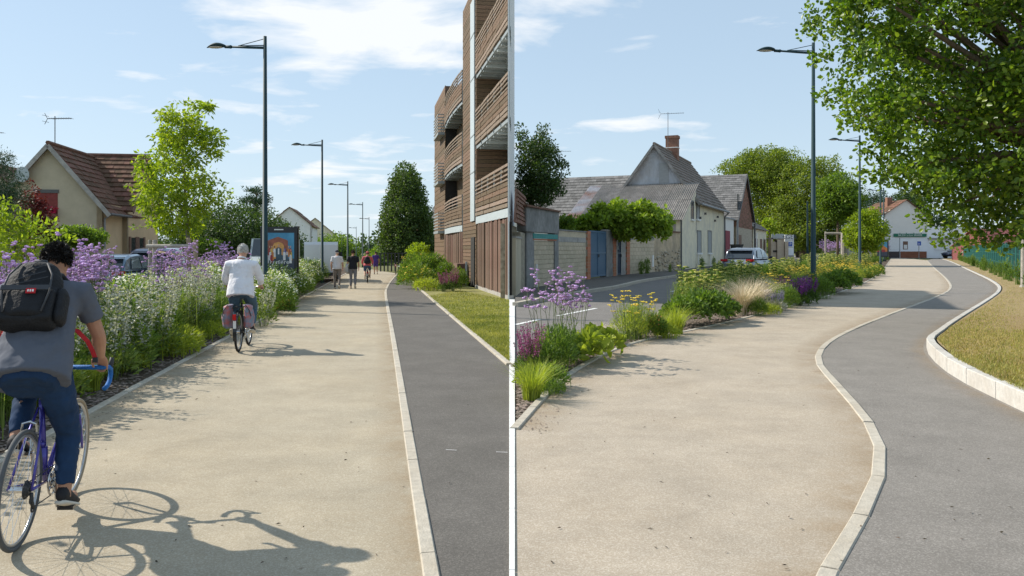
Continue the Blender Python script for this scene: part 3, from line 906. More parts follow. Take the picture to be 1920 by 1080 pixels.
# ---------------------------------------------------------------- left tan house
def tan_house():
    C = Vector((-20.5, 40.0, 0)); S = Vector((-0.163, 0.986, 0)).normalized(); W = Vector((-S.y, S.x, 0))
    H = lambda s, w, z=0.0: C + S*s + W*w + Vector((0, 0, z))
    t = thing('house', 'tan rendered house with brown tiled cross gable roof behind the left flowers', 'house', C)
    part = lambda m, n, mat, fx=False: m.build(n, mat, t, True, fixn=fx)
    ez, rz, hw = 3.95, 6.85, 2.4
    m = MB(); m.slab([H(0, 0), H(0, 0, ez), H(0, hw, rz), H(0, 2*hw+.6, ez-.7), H(0, 2*hw+.6)], 0.25, -S); part(m, 'gable_wall', 'tan_render', True)
    m = MB(); m.slab([H(0.0, 0), H(0.0, 0, ez), H(3.4, 0, ez), H(3.4, 0)], 0.25, -W); part(m, 'side_wall', 'tan_render_warm', True)
    m = MB(); m.slab([H(3.2, -0.25), H(3.2, -0.25, ez), H(6.2, -0.25, rz+.1), H(9.2, -0.25, ez), H(9.2, -0.25)], 0.25, -W); part(m, 'wing_gable', 'tan_render_warm', True)
    m = MB(); m.slab([H(3.2, -0.25), H(3.2, -0.25, ez), H(3.2, 0.2, ez), H(3.2, 0.2)], 0.2, -S); part(m, 'wing_return', 'tan_render', True)
    ov = 0.45; k = (rz-ez)/hw
    roof_plane('roof', H(-0.3, -ov, ez-k*ov), H(9, -ov+0.3, ez-k*ov), H(9, hw, rz), H(-0.3, hw, rz), 'roof_brown', t, 0.36, 0.3, 0.06)
    roof_plane('roof', H(9, 2*hw+1, ez-k*1.0), H(-0.3, 2*hw+1, ez-k*1.0), H(-0.3, hw, rz), H(9, hw, rz), 'roof_brown', t, 0.36, 0.3, 0.06)
    kw = (rz+.1-ez)/3.0
    roof_plane('roof', H(2.95, 3.2, ez-kw*.25), H(2.95, -0.6, ez-kw*.25), H(6.2, -0.6, rz+.15), H(6.2, 3.2, rz+.15), 'roof_brown', t, 0.36, 0.3, 0.07)
    roof_plane('roof', H(9.5, -0.6, ez-kw*.25), H(9.5, 3.2, ez-kw*.25), H(6.2, 3.2, rz+.15), H(6.2, -0.6, rz+.15), 'roof_brown', t, 0.36, 0.3, 0.06)
    m = MB(); m.tube([H(-0.3, hw, rz+.06), H(9, hw, rz+.06)], 0.11, 6); m.tube([H(6.2, -0.6, rz+.2), H(6.2, 3, rz+.2)], 0.11, 6); part(m, 'ridge_tiles', 'roof_brown')
    for w0, z0, w1, z1 in ((-ov, ez-k*ov, hw, rz), (2*hw+1, ez-k*1.0, hw, rz)):
        m = MB(); m.beam(H(-0.33, w0, z0-.08), H(-0.33, w1, z1-.08), 0.05, 0.2); part(m, 'barge_board', 'concrete')
    m = MB(); m.beam(H(2.95, -0.62, ez-.3), H(6.2, -0.62, rz+.05), 0.05, 0.22); m.beam(H(9.5, -0.62, ez-.3), H(6.2, -0.62, rz+.05), 0.05, 0.22); part(m, 'barge_board', 'shutter_brown')
    m = MB(); m.tube([H(-0.3, -ov-.06, ez-k*ov), H(3.0, -ov-.06, ez-k*ov)], 0.07, 6); part(m, 'gutter', 'pipe_dark')
    m = MB(); m.tube([H(0.2, -ov, ez-.5), H(0.15, -0.08, ez-.75), H(0.15, -0.08, 0)], 0.05, 6); part(m, 'downpipe', 'zinc')
    for s in (3.7, 5.2):
        m = MB(); wbox(m, H(s, -0.25), H(s+.9, -0.25), 0.9, 2.3, .03, .05); w = part(m, 'window', 'window_dark')
        for d in (-0.26, 0.9):
            m = MB(); wbox(m, H(s+d, -0.25), H(s+d+.26, -0.25), 0.85, 2.35, 0.07, 0.05); m.build('shutter', 'shutter_brown', w)
    m = MB(); wbox(m, H(0, 3.1), H(0, 2.05), 3.4, 4.5, 0.02, 0.06); w = part(m, 'window', 'shutter_red')
    m = MB(); wbox(m, H(0, 3.15), H(0, 2.0), 4.45, 4.62, 0.06, 0.1); m.build('shutter_box', 'pipe_dark', w)
    m = MB(); wbox(m, H(0, 3.1), H(0, 2.05), 3.25, 3.42, 0.22, 0.2); m.build('flower_box', 'shutter_brown', w)
    V, T = leaves(np.array([tuple(H(-0.14+rnd.uniform(-.1,.1), rnd.uniform(2.05, 3.1), 3.42+rnd.uniform(-.05,.28))) for _ in range(260)]), np.tile([0,-.6,.4],(260,1)), .12, .1)
    o = link('red_flowers', np_mesh('red_flowers', V, T, 'geranium'), w)
    antenna(t, H(0.6, hw, rz), 1.5, ang=math.pi*0.97)
    m = MB(); m.rings([(H(-.38-.02*i, 3.5, 5.25+.02*i), Vector((1,0.1,0))*r, Vector((0,0,r*1.15))) for i, r in ((0, .05), (1, .2), (2.5, .3), (3.2, .33))], 18); part(m, 'satellite_dish', 'pale_metal')
    return t
tan_house()
def simple_house(name, label, corner, heading, length, depth, ez, rz, wall, roof, pitch=.6, width=.6, chim=None, ridge_along=True):
    """plain gabled house: corner at its near right foot, length along heading, depth to the left"""
    S = Vector((math.sin(heading), math.cos(heading), 0)); W = Vector((-S.y, S.x, 0)); C = Vector(corner)
    H = lambda s, w, z=0.0: C + S*s + W*w + Vector((0, 0, z))
    t = thing(name, label, 'house', C)
    hw = depth/2; k = (rz-ez)/hw; ov = .3
    m = MB()
    m.slab([H(0,0), H(0,0,ez), H(0,hw,rz-.05), H(0,depth,ez), H(0,depth)], .25, -S)
    m.slab([H(length,0), H(length,depth), H(length,depth,ez), H(length,hw,rz-.05), H(length,0,ez)], .25, S)
    m.slab([H(0,0), H(length,0), H(length,0,ez), H(0,0,ez)], .25, -W); m.slab([H(0,depth), H(0,depth,ez), H(length,depth,ez), H(length,depth)], .25, W)
    m.build('wall', wall, t, True, fixn=True)
    roof_plane('roof', H(-.25,-ov,ez-k*ov), H(length+.25,-ov,ez-k*ov), H(length+.25,hw,rz), H(-.25,hw,rz), roof, t, pitch, width)
    roof_plane('roof', H(length+.25,depth+ov,ez-k*ov), H(-.25,depth+ov,ez-k*ov), H(-.25,hw,rz), H(length+.25,hw,rz), roof, t, pitch, width)
    if chim:
        m = MB(); m.box(H(chim, hw, rz+.5), (.9, .7, 2.0), -heading); c = m.build('chimney', 'brick_red', t, True)
        m = MB(); m.box(H(chim, hw, rz+1.55), (1.05, .85, .12), -heading); m.build('chimney_cap', 'concrete', c)
    return t, H
t, H = simple_house('house', 'pale house with a low brown roof partly hidden behind the conifer', P(62, 470, 62), R(-9), 8, 7, 3.6, 6.9, 'tan_render', 'roof_brown')
antenna(t, H(1, 3.5, 6.9), 2.4, ang=3.0, size=1.3)
t, H = simple_house('house', 'small gabled house with brown roof beyond the white van', G(634, 481), R(-14), 30, 9.5, 4.2, 8.2, 'cream_wall', 'roof_brown', 1, 1)
t, H = simple_house('house', 'distant house with pinkish roof under the tall dark tree', G(748, 484), R(75), 10, 8, 1.6, 5.2, 'white_render', 'brick_red', 1.2, 1.2)
t, H = simple_house('house', 'roof and gable of a house showing above the poster panel', P(585, 470, 110), R(-9), 9, 6, 3.5, 6.0, 'white_render', 'roof_brown', 1, 1)

# ---------------------------------------------------------------- right: boundary wall and gates
def WX(px, line=None):
    """point of the wall's foot seen at photo column px, with the wall's direction"""
    k = (px - 960)/F
    for a, b in zip(W_LINE[:-1], W_LINE[1:]):
        # (a + t d).x = k (a + t d).y
        d = b - a; den = d.x - k*d.y
        if abs(den) < 1e-9: continue
        s = (k*a.y - a.x)/den
        if -1e-6 <= s <= 1 + 1e-6: return a + d*s
    return W_LINE[0] if px < 970 else W_LINE[-1]
ZT = lambda px, py: CZ + (HY - py)*WX(px).y/F
BLOCK = None
def block_wall(t, px0, px1, z0, z1, bl=0.5, bh=0.21, off=0.0, mat='block'):
    """courses of concrete blocks, every block a piece of its own, before a mortar core"""
    global BLOCK
    a, b = WX(px0), WX(px1); d = b - a; L = d.length; d.normalize(); n = Vector((d.y, -d.x, 0))
    m = MB(); wbox(m, a, b, z0, z1 - 0.01, off - 0.014, 0.2); m.build('mortar_core', 'mortar', t, True)
    if BLOCK is None:
        q = MB(); e = 0.03
        q.add([(0,0,0),(1,0,0),(1,0,1),(0,0,1),(e,-1,e*1.5),(1-e,-1,e*1.5),(1-e,-1,1-e*1.5),(e,-1,1-e*1.5)], [(4,5,6,7),(0,1,5,4),(1,2,6,5),(2,3,7,6),(3,0,4,7)])
        BLOCK = q.mesh('block', mat)
    rows = max(1, round((z1-z0)/bh)); bh = (z1-z0)/rows; rz = math.atan2(d.y, d.x)
    for i in range(rows):
        x = -bl/2 if i % 2 else 0.0
        while x < L - 0.03:
            x0, x1 = max(0, x), min(L, x + bl)
            if x1 - x0 > 0.06:
                o = link('block', BLOCK, t, True)
                o.location = a + d*(x0+.007) + n*(off - 0.012) + Vector((0, 0, z0 + i*bh + .007))
                o.rotation_euler = (0, 0, rz); o.scale = (x1-x0-.014, 0.016 + rnd.uniform(0, .008), bh-.014)
            x += bl
def wall_section(label, px0, name='wall_section', cat='wall', group=None):
    return thing(name, label, cat, WX(px0), 0, group)
def coping(t, px0, px1, z, h=.07, over=.05, mat='concrete', name='coping'):
    m = MB(); wbox(m, WX(px0), WX(px1), z, z+h, over, .2 + 2*over); return m.build(name, mat, t, True)
t = wall_section('pale rendered garden wall at the left end of the street', 966)
m = MB(); wbox(m, WX(966), WX(976), 0, ZT(970, 447), 0.02, .25); m.build('panel', 'tan_render', t, True)
coping(t, 966, 976, ZT(970, 447))
t = wall_section('strip of rough rubble stone wall beside the grey concrete frame', 976)
m = MB(); wbox(m, WX(976), WX(984), 0, ZT(980, 436), 0.0, .5); m.build('masonry', 'rubble', t, True)
t = thing('shed_roof', 'rusty brown tile roof edge above the rubble wall', 'roof', WX(966))
a, b = WX(966), WX(983); nrm = Vector((.03, 1, 0))
roof_plane('roof', a + Vector((0,0,2.6)), b + Vector((0,0,2.6)), b + nrm*2.2 + Vector((0,0,3.9)), a + nrm*2.2 + Vector((0,0,3.9)), 'brick_red', t, .3, .25, .05)
m = MB(); wbox(m, a, b, 0, 2.55, -.3, .2); m.build('wall', 'rubble', t, True)
# grey concrete frame with block infill and a raised cement panel
t = wall_section('grey concrete portal with block infill and teal board over it', 984)
zp = ZT(1010, 436); zq = ZT(1010, 393)
for p0, p1 in ((984.5, 999), (1038, 1045)):
    m = MB(); wbox(m, WX(p0), WX(p1), 0, zp, .06, .35); m.build('pillar', 'cement_dark', t, True)
m = MB(); wbox(m, WX(983.5), WX(1045), zp + .003, zq, .08, .4); m.build('cement_panel', 'cement_dark', t, True)
coping(t, 982.5, 1046, zq + .002, .08, .14, 'roof_brown', 'tile_coping')
m = MB(); wbox(m, WX(996), WX(1042), zp - .26, zp - .05, .1, .035); bd = m.build('teal_board', 'teal_board', t, True)
m = MB(); wbox(m, WX(997), WX(1041), zp - .33, zp - .27, .07, .05); m.build('brick_course', 'brick_orange', t, True)
block_wall(t, 999, 1038, 0, zp - .34)
m = MB(); m.tube([WX(1000.5) + Vector((.12, -.06, .05)), WX(1000.5) + Vector((.12, -.06, 1.05))], .045, 8); m.build('drainpipe', 'white_paint', t, True)
t = wall_section('mossy concrete block wall between the grey portal and the blue gate', 1045)
zw = ZT(1072, 434)
block_wall(t, 1045, 1098.5, 0, zw - .52)
m = MB(); wbox(m, WX(1045), WX(1098.5), zw-.52, zw-.28, .012, .2); m.build('cement_band', 'concrete', t, True)
m = MB(); wbox(m, WX(1045), WX(1098.5), zw-.28, zw, .004, .2); m.build('cement_top', 'block', t, True)
coping(t, 1045, 1098.5, zw, .06, .05, 'cement_dark')
def brick_post(px0, px1, ytop, label):
    t = thing('brick_post', label, 'post', WX(px0), 0, 'orange brick gate posts')
    z = ZT((px0+px1)/2, ytop); k = 16; a, b = WX(px0), WX(px1)
    q = MB(); wbox(q, a, b, 0, z/k - .012, .09, .3); me = q.mesh('brick', 'brick_orange')
    for i in range(k):
        o = link('brick', me, t, True); o.location = (rnd.uniform(-.006, .006), rnd.uniform(-.006, .006), z/k*i)
    m = MB(); wbox(m, a, b, 0, z-.01, .078, .28); m.build('mortar_core', 'mortar', t, True)
brick_post(1098.7, 1104.5, 433, 'orange brick post on the left of the wide blue gate')
brick_post(1147.6, 1153, 437, 'orange brick post on the left of the narrow dark gate')
brick_post(1172.8, 1178.6, 437, 'orange brick post on the right of the narrow dark gate')
def metal_gate(name, label, px0, px1, z0, ytop, mat, leaves_n, handle=True):
    t = thing(name, label, 'gate', WX(px0)); z1 = ZT((px0+px1)/2, ytop)
    a, b = WX(px0), WX(px1)
    for i in range(leaves_n):
        p = a.lerp(b, i/leaves_n + .004); q = a.lerp(b, (i+1)/leaves_n - .004)
        m = MB(); wbox(m, p, q, z0, z1, -.02, .03); lf = m.build('leaf', mat, t, True)
        for s, e in ((0, .035), (.965, 1)):
            m = MB(); wbox(m, p.lerp(q, s), p.lerp(q, e), z0, z1, .015, .034); m.build('stile', mat, lf)
        for z in (z0, (z0+z1)*.5, z1-.09):
            m = MB(); wbox(m, p.lerp(q, .04), p.lerp(q, .96), z, z+.09, .012, .03); m.build('rail', mat, lf)
        for k in range(1, 8):
            m = MB(); wbox(m, p.lerp(q, k/8-.004), p.lerp(q, k/8+.004), z0+.1, z1-.1, -.01, .01); m.build('rib', mat, lf)
    if handle:
        m = MB(); c = a.lerp(b, .5 if leaves_n > 1 else .85) + Vector((.05, -.05, (z0+z1)*.46)); m.box(c, (.05, .12, .16)); m.build('lock', 'pipe_dark', t, True)
metal_gate('driveway_gate', 'wide slate blue metal driveway gate between the grey and orange posts', 1104.8, 1136, .16, 433, 'gate_blue', 2)
metal_gate('side_gate', 'narrow dark blue gate between grey concrete strips', 1157.6, 1164, .12, 437, 'gate_dark', 1)
t = wall_section('grey cement pier between the wide blue gate and the narrow gate', 1136)
m = MB(); wbox(m, WX(1136), WX(1147.4), 0, ZT(1141, 433), .05, .4); m.build('pier', 'cement_dark', t, True)
coping(t, 1135.7, 1147.8, ZT(1141, 433), .07, .08)
m = MB(); wbox(m, WX(1153.2), WX(1157.4), 0, ZT(1155, 440), .02, .3); m.build('pier', 'concrete', t, True)
m = MB(); wbox(m, WX(1153.2), WX(1172.6), ZT(1162, 440)+.002, ZT(1162, 434), .03, .3); m.build('lintel', 'concrete', t, True)
m = MB(); wbox(m, WX(1164.2), WX(1172.6), 0, ZT(1168, 440), .02, .3); m.build('pier', 'concrete', t, True)
m = MB(); m.box(WX(1155.3) + Vector((.08, -.05, 1.75)), (.1, .1, .22)); m.build('intercom', 'pale_metal', t, True)
t = wall_section('block wall with a grey cement top right of the orange posts', 1178.8)
zw = ZT(1203, 436)
block_wall(t, 1178.8, 1227, 0, zw - .5, .62, .26)
m = MB(); wbox(m, WX(1178.8), WX(1227), zw-.5, zw, .01, .22); m.build('cement_top', 'concrete', t, True)
coping(t, 1178.8, 1227, zw, .06, .05, 'cement_dark')
m = MB(); wbox(m, WX(1222), WX(1224.5), .45, 1.25, .06, .05); m.build('meter_plate', 'white_paint', t, True)
t = wall_section('crumbling tan plaster wall butting against the cream house', 1227.3)
zw = ZT(1250, 435)
m = MB(); wbox(m, WX(1227.3), WX(1274.6), 0, zw, .0, .35); m.build('masonry', 'old_plaster', t, True)
a, b = WX(1227.3), WX(1274.6); d = (b-a); L = d.length; d.normalize(); n = Vector((d.y, -d.x, 0))
m = MB()
for i in range(130):                                  # stones bared where the plaster fell off
    x = rnd.uniform(.1, L-.1); z = rnd.uniform(.03, 1)**2.2*1.5 + .05; s = rnd.uniform(.08, .2)
    m.ball(a + d*x + n*.005 + Vector((0,0,z)), (s*.8, s*.8, s*.5), 6, 4)
m.build('bared_stones', 'mid_stone', t, True, smooth=True)['kind'] = 'stuff'
coping(t, 1227.3, 1274.6, zw, .09, .08, 'roof_brown', 'tile_coping')
# ---------------------------------------------------------------- cream house with its lean-to
HS = Vector((.387, .922, 0)).normalized(); HW = Vector((-HS.y, HS.x, 0)); HC = WX(1275)
H = lambda s, w, z=0.0: HC + HS*s + HW*w + Vector((0, 0, z))
t = thing('house', 'old cream house with steep dark roof and corrugated lean-to by the street', 'house', HC)
part = lambda m, n, mat, fx=True: m.build(n, mat, t, True, fixn=fx)
S1, S2, D, EZ, RZ = 6.9, 23.4, 6.94, 5.95, 10.6
m = MB(); m.slab([H(0,0), H(0,0,4.0), H(S1,0,7.15), H(S1,0.0,5.9), H(S2,0,EZ), H(S2,0)][::-1], .3, -HW); part(m, 'street_wall', 'cream_wall')
m = MB(); m.slab([H(S1,0,3), H(S1,0,EZ), H(S1,D/2,RZ), H(S1,D,EZ), H(S1,D,3)], .3, -HS); g = part(m, 'gable_wall', 'shaded_gable')
m = MB(); wbox(m, H(S1, 3.1), H(S1, 2.3), 7.3, 9.0, .03, .04); m.build('boarded_opening', 'shutter_grey', g)
m = MB(); m.slab([H(S2,0), H(S2,D), H(S2,D,EZ), H(S2,D/2,RZ), H(S2,0,EZ)], .3, HS); part(m, 'gable_wall', 'cream_wall')
m = MB(); m.slab([H(0,.3), H(0,9,0), H(0,9,3.9), H(0,.3,3.9)], .25, -HS); part(m, 'lean_to_wall', 'concrete')
k = (RZ-EZ)/(D/2)
roof_plane('roof', H(S1-.35, -.4, EZ-k*.4), H(S2+.3, -.4, EZ-k*.4), H(S2+.3, D/2, RZ), H(S1-.35, D/2, RZ), 'roof_tile_grey', t, .42, .4, .06)
roof_plane('roof', H(S2+.3, D+.4, EZ-k*.4), H(S1-.35, D+.4, EZ-k*.4), H(S1-.35, D/2, RZ), H(S2+.3, D/2, RZ), 'roof_tile_grey', t, .42, .4, .06)
m = MB(); m.tube([H(S1-.35, D/2, RZ+.05), H(S2+.3, D/2, RZ+.05)], .13, 6); part(m, 'ridge_tiles', 'roof_tile_grey')
m = MB(); m.beam(H(S1-.38, -.4, EZ-k*.4-.06), H(S1-.38, D/2, RZ-.06), .05, .2); m.beam(H(S1-.38, D+.4, EZ-k*.4-.06), H(S1-.38, D/2, RZ-.06), .05, .2); part(m, 'barge_board', 'cement_dark')
m = MB(); m.tube([H(S1, -.5, EZ-k*.4), H(S2+.3, -.5, EZ-k*.4)], .09, 6); part(m, 'gutter', 'zinc')
m = MB(); m.tube([H(S2, -.45, EZ-.6), H(S2-.1, -.1, EZ-1), H(S2-.1, -.1, .1)], .07, 6); part(m, 'downpipe', 'pipe_dark')
m = MB(); m.tube([H(.12, -.08, 4.0), H(.12, -.08, .1)], .06, 6); part(m, 'downpipe', 'pipe_dark')
m = MB(); m.box(H(S1+7.4, D/2, RZ+.4), (1.1, .9, 2.1), R(-23)); c = part(m, 'chimney', 'brick_red')
for z, s in ((RZ+.55, 1.1), (RZ+1.55, 1.12)):
    m = MB(); m.box(H(S1+7.4, D/2, z), (1.1*s, .9*s, .08 if s < 1.11 else .26), R(-23)); m.build('chimney_band', 'white_paint' if s < 1.11 else 'brick_red', c)
antenna(t, H(S1+5.4, D/2, RZ), 3.6, ang=2.9, size=1.6)
# corrugated lean-to, sheet by sheet
SH0, SH1 = Vector((0,0,0)), None
def sheetmesh(s0, s1, w0, w1, z0, z1, mat):
    nw = 28; vs = []; fs = []
    for i in range(nw+1):
        w = lerp(w0, w1, i/nw); c = .045*math.sin(i/nw*2*math.pi*7)
        for s, z in ((s0, z0), (s1, z1)): vs.append(H(s, w, z + c))
    for i in range(nw): fs.append((2*i, 2*i+1, 2*i+3, 2*i+2))
    m = MB(); m.add(vs, fs); m.add([v - Vector((0,0,.012)) for v in vs], [f[::-1] for f in fs]); return m
n = 9
for i in range(n):
    for j in range(2):
        w0, w1 = -.3 + i*9.5/n, -.3 + (i+1)*9.5/n + .05
        sa, sb = (-.4, 3.5) if j == 0 else (3.4, S1-.02)
        za = 4.05 + (sa)*(3.15/6.9) + (.02 if j else 0); zb = 4.05 + sb*(3.15/6.9) + (.02 if j else 0)
        mat = 'tin_rust' if (i == 8 and j == 0) or (i == 8 and j == 1) else 'fibre_cement'
        o = part(sheetmesh(sa, sb, w0, w1, za + .01*(i % 2), zb + .01*(i % 2), mat), 'roof_sheet', mat, False)
def opening(s0, s1, z0, z1, mat='window_dark', sill=True, frame='cement_dark'):
    m = MB(); wbox(m, H(s0, 0), H(s1, 0), z0, z1, .02, .04); w = part(m, 'window', mat)
    for a, b, c, d in ((s0-.08, s0, z0, z1), (s1, s1+.08, z0, z1), (s0-.08, s1+.08, z1, z1+.1)):
        m = MB(); wbox(m, H(a, 0), H(b, 0), c, d, .05, .06); m.build('frame', frame, w)
    if sill:
        m = MB(); wbox(m, H(s0-.18, 0), H(s1+.18, 0), z0-.14, z0-.005, .14, .16); m.build('sill', 'white_paint', w)
def s_at(px):
    k = (px-960)/F; return (k*HC.y - HC.x)/(HS.x - k*HS.y)
for p0, p1, y0, y1, mt in ((1295.5, 1300, 411, 378, 'window_dark'), (1306, 1311, 411, 370, 'shutter_grey'), (1307, 1314, 474, 434, 'shutter_grey'), (1327, 1333.5, 474, 434, 'shutter_grey')):
    s0, s1 = s_at(p0), s_at(p1); Y = HC.y + HS.y*(s0+s1)/2
    opening(s0, s1, CZ+(HY-y0)*Y/F, CZ+(HY-y1)*Y/F, mt)
m = MB()
for s in (8.5, 11.2, 16.8, 18.5): m.box(H(s, -.06, 4.6 + rnd.uniform(-.3, .2)), (.25, .12, .2), R(-23))
part(m, 'wall_anchors', 'pipe_dark')
m = MB()
for s in (7.4, 14.0): m.tube([H(s, -.1, 1.2), H(s, -.1, .1)], .05, 6)
part(m, 'cable_duct', 'white_paint')
# long slate roofed house behind
def plain_gable(name, label, C, heading, length, depth, ez, rz, wall, roof, chim=None, pitch=.8, width=.8):
    return simple_house(name, label, C, heading, length, depth, ez, rz, wall, roof, pitch, width, chim)
t, H2 = plain_gable('house', 'long low house with pale slate roof behind the lean-to', P(1250, 470, 86) - Vector((0,0,P(1250,470,86).z)), R(-66), 24, 9, 5.2, 9.3, 'bar_wall', 'roof_slate', 20.5, .45, .5)
antenna(t, H2(11, 4.5, 9.3), 3.0, ang=3.0, size=1.8)
# ---------------------------------------------------------------- brick gable house, lean-to, small house further along
t = thing('house', 'slate roofed house with a red brick gable facing the street', 'house', H(32.9, 0))
part = lambda m, n, mat, fx=True: m.build(n, mat, t, True, fixn=fx)
G0, G1, GA = 32.9, 49.5, 41.0
m = MB(); m.slab([H(G0,0,0), H(G0,0,4.2), H(G1,0,4.2), H(G1,0,0)][::-1], .3, -HW); part(m, 'lower_wall', 'mid_stone')
m = MB(); m.slab([H(G0,-.02,4.2), H(G0,-.02,5.2), H(GA,-.02,10.7), H(G1,-.02,5.6), H(G1,-.02,4.2)][::-1], .28, -HW); gb = part(m, 'brick_gable', 'brick_red')
m = MB()
for i in range(30):                                    # brick courses
    z = 4.3 + i*.21
    if z > 10.3: break
    lo = G0 + max(0, (z-5.2)/(5.5))*(GA-G0) + .1; hi = G1 - max(0, (z-5.6)/5.1)*(G1-GA) - .1; s = lo + (.3 if i % 2 else 0)
    while s < hi - .3:
        wbox(m, H(s, 0), H(min(hi, s+.62), 0), z, z+.18, .05, .05); s += .66
m.build('bricks', 'brick_red', gb)['kind'] = 'stuff'
m = MB(); m.slab([H(G0,0,0), H(G0,10,0), H(G0,10,5), H(G0,0,5)], .3, -HS); part(m, 'side_wall', 'old_plaster')
roof_plane('roof', H(G0-.6,12,4.9), H(G0-.6,-.3,4.9), H(GA,-.3,10.85), H(GA,12,10.85), 'roof_slate', t, .5, .55, .05)
roof_plane('roof', H(G1+.6,-.3,5.2), H(G1+.6,12,5.2), H(GA,12,10.85), H(GA,-.3,10.85), 'roof_slate', t, .5, .55, .05)
m = MB(); m.beam(H(G0-.6,-.35,4.8), H(GA,-.35,10.75), .06, .3); m.beam(H(G1+.6,-.35,5.1), H(GA,-.35,10.75), .06, .3); part(m, 'barge_board', 'pipe_dark')
for s0, s1, z0, z1, mt in ((34, 35.6, 5.4, 8.0, 'window_dark'), (33.8, 37.6, .2, 3.3, 'shutter_brown')):
    m = MB(); wbox(m, H(s0, 0), H(s1, 0), z0, z1, .07, .06); part(m, 'window' if z0 > 1 else 'door', mt)
m = MB(); m.tube([H(31.9, -.3, 4.9), H(31.9, -.3, .1)], .12, 6); part(m, 'downpipe', 'zinc')
m = MB(); m.tube([H(50, -.3, 5.0), H(50, -.3, .1)], .12, 6); part(m, 'downpipe', 'pipe_dark')
t = thing('garden_pier', 'weathered white wall with a crimson door between the houses', 'wall', H(24, 0))
m = MB(); wbox(m, H(24, 0), H(31.8, 0), 0, 4.9, -.1, .4); m.build('wall', 'bar_wall', t, True)
m = MB(); wbox(m, H(25.2, 0), H(28.4, 0), .3, 3.6, -.05, .08); m.build('door', 'crimson', t, True)
m = MB(); wbox(m, H(23.7, 0), H(32, 0), 4.9, 5.05, .05, .6); m.build('coping', 'zinc', t, True)
t = thing('house', 'small low house with a dark slate roof beyond the brick gable', 'house', H(50.5, 0))
m = MB(); m.slab([H(50.5,0,0), H(50.5,0,4.6), H(69.7,0,4.6), H(69.7,0,0)][::-1], .3, -HW); m.build('wall', 'cream_wall', t, True, fixn=True)
m = MB(); m.slab([H(50.5,0,0), H(50.5,7,0), H(50.5,7,4.6), H(50.5,3.5,6.9), H(50.5,0,4.6)], .3, -HS); m.build('wall', 'old_plaster', t, True, fixn=True)
roof_plane('roof', H(50.2,-.4,4.4), H(70,-.4,4.4), H(70,3.5,7.0), H(50.2,3.5,7.0), 'roof_slate', t, .5, .55, .05)
roof_plane('roof', H(70,7.4,4.4), H(50.2,7.4,4.4), H(50.2,3.5,7.0), H(70,3.5,7.0), 'roof_slate', t, .5, .55, .05)
for s in (54, 60, 65.5):
    m = MB(); wbox(m, H(s, 0), H(s+2.6, 0), .3 if s < 64 else 0.3, 3.1, .05, .06); m.build('door', 'shutter_brown', t, True)
# ---------------------------------------------------------------- white bar at the far end
t = thing('bar_building', 'white gabled bar with a green sign at the end of the path', 'building', G(1660, 484))
C0, C1, C2 = G(1660, 483.8), G(1739, 483.8), G(1810, 483.0); YB = C0.y
zz = lambda py: CZ + (HY-py)*YB/F
part = lambda m, n, mat, fx=True: m.build(n, mat, t, True, fixn=fx)
xa, xb = C0.x, C1.x; ap = (1699-960)/F*YB; V3 = lambda x, z, y=0.0: Vector((x, YB + y, z))
m = MB(); m.slab([V3(xa,0), V3(xb,0), V3(xb, zz(406)), V3(ap, zz(375)), V3(xa, zz(399))], .3, Vector((0,-1,0))); part(m, 'gable_wall', 'bar_wall')
m = MB(); m.slab([V3(xa,0,-.02), V3(xb,0,-.02), V3(xb,zz(446),-.02), V3(xa,zz(446),-.02)], .02, Vector((0,-1,0))); part(m, 'ground_floor_render', 'bar_white')
roof_plane('roof', V3(xb+.5, zz(406)-.4, 12), V3(xb+.5, zz(406)-.4, -.4), V3(ap, zz(374), -.4), V3(ap, zz(374), 12), 'roof_brown', t, .8, .8)
roof_plane('roof', V3(xa-.5, zz(399)-.4, -.4), V3(xa-.5, zz(399)-.4, 12), V3(ap, zz(374), 12), V3(ap, zz(374), -.4), 'roof_brown', t, .8, .8)
m = MB(); m.box(V3((1686-960)/F*YB, zz(378), 4), (.9, .9, 2.0)); part(m, 'chimney', 'brick_red')
m = MB(); wbox(m, V3(xb, 0, .2), V3(C2.x, 0, .2), 0, zz(425), 0, 6); part(m, 'annex_wall', 'bar_white')
m = MB(); wbox(m, V3(xb+.05, 0, .2), V3(C2.x, 0, .2), zz(448), zz(446), .5, .5); part(m, 'canopy', 'concrete')
m = MB(); wbox(m, V3((1740-960)/F*YB, 0, 3), V3((1753-960)/F*YB, 0, 3), zz(426), zz(407), 0, 3); part(m, 'stair_box', 'old_plaster')
def patch(px0, px1, y0, y1, name, mat, off=.06, par=None):
    m = MB(); wbox(m, V3((px0-960)/F*YB, 0), V3((px1-960)/F*YB, 0), zz(y0), zz(y1), off, .05); return m.build(name, mat, par or t, par is None)
patch(1666, 1686, 469, 447, 'roller_shutter', 'white_render'); patch(1753, 1784, 469, 449, 'roller_shutter', 'white_render', -.1)
patch(1664.5, 1666, 483, 446, 'door_frame', 'zinc', .08); patch(1686, 1687.2, 483, 446, 'door_frame', 'zinc', .08)
w = patch(1693, 1702, 467.5, 452.5, 'notice_board', 'shutter_brown'); patch(1694.4, 1700.6, 466.5, 459, 'paper', 'white_paint', .09, w)
patch(1688, 1737, 483.5, 471.5, 'rust_red_panel', 'rust_red', .1); patch(1664, 1686, 483.5, 471.5, 'window', 'window_dark')
sg = patch(1674.5, 1736, 444, 438.2, 'sign_board', 'sign_green', .25)
for p in (1686, 1698, 1712, 1726): patch(p-.5, p+.5, 438.2, 436.6, 'sign_lamp', 'sign_green', .3, sg)
text('lettering', 'BAR JEUX  Le Grand  BRASSERIE', .5, 'white_paint', sg, V3((1705.2-960)/F*YB, zz(441.1), -.27), (R(90), 0, 0), wide=.62)
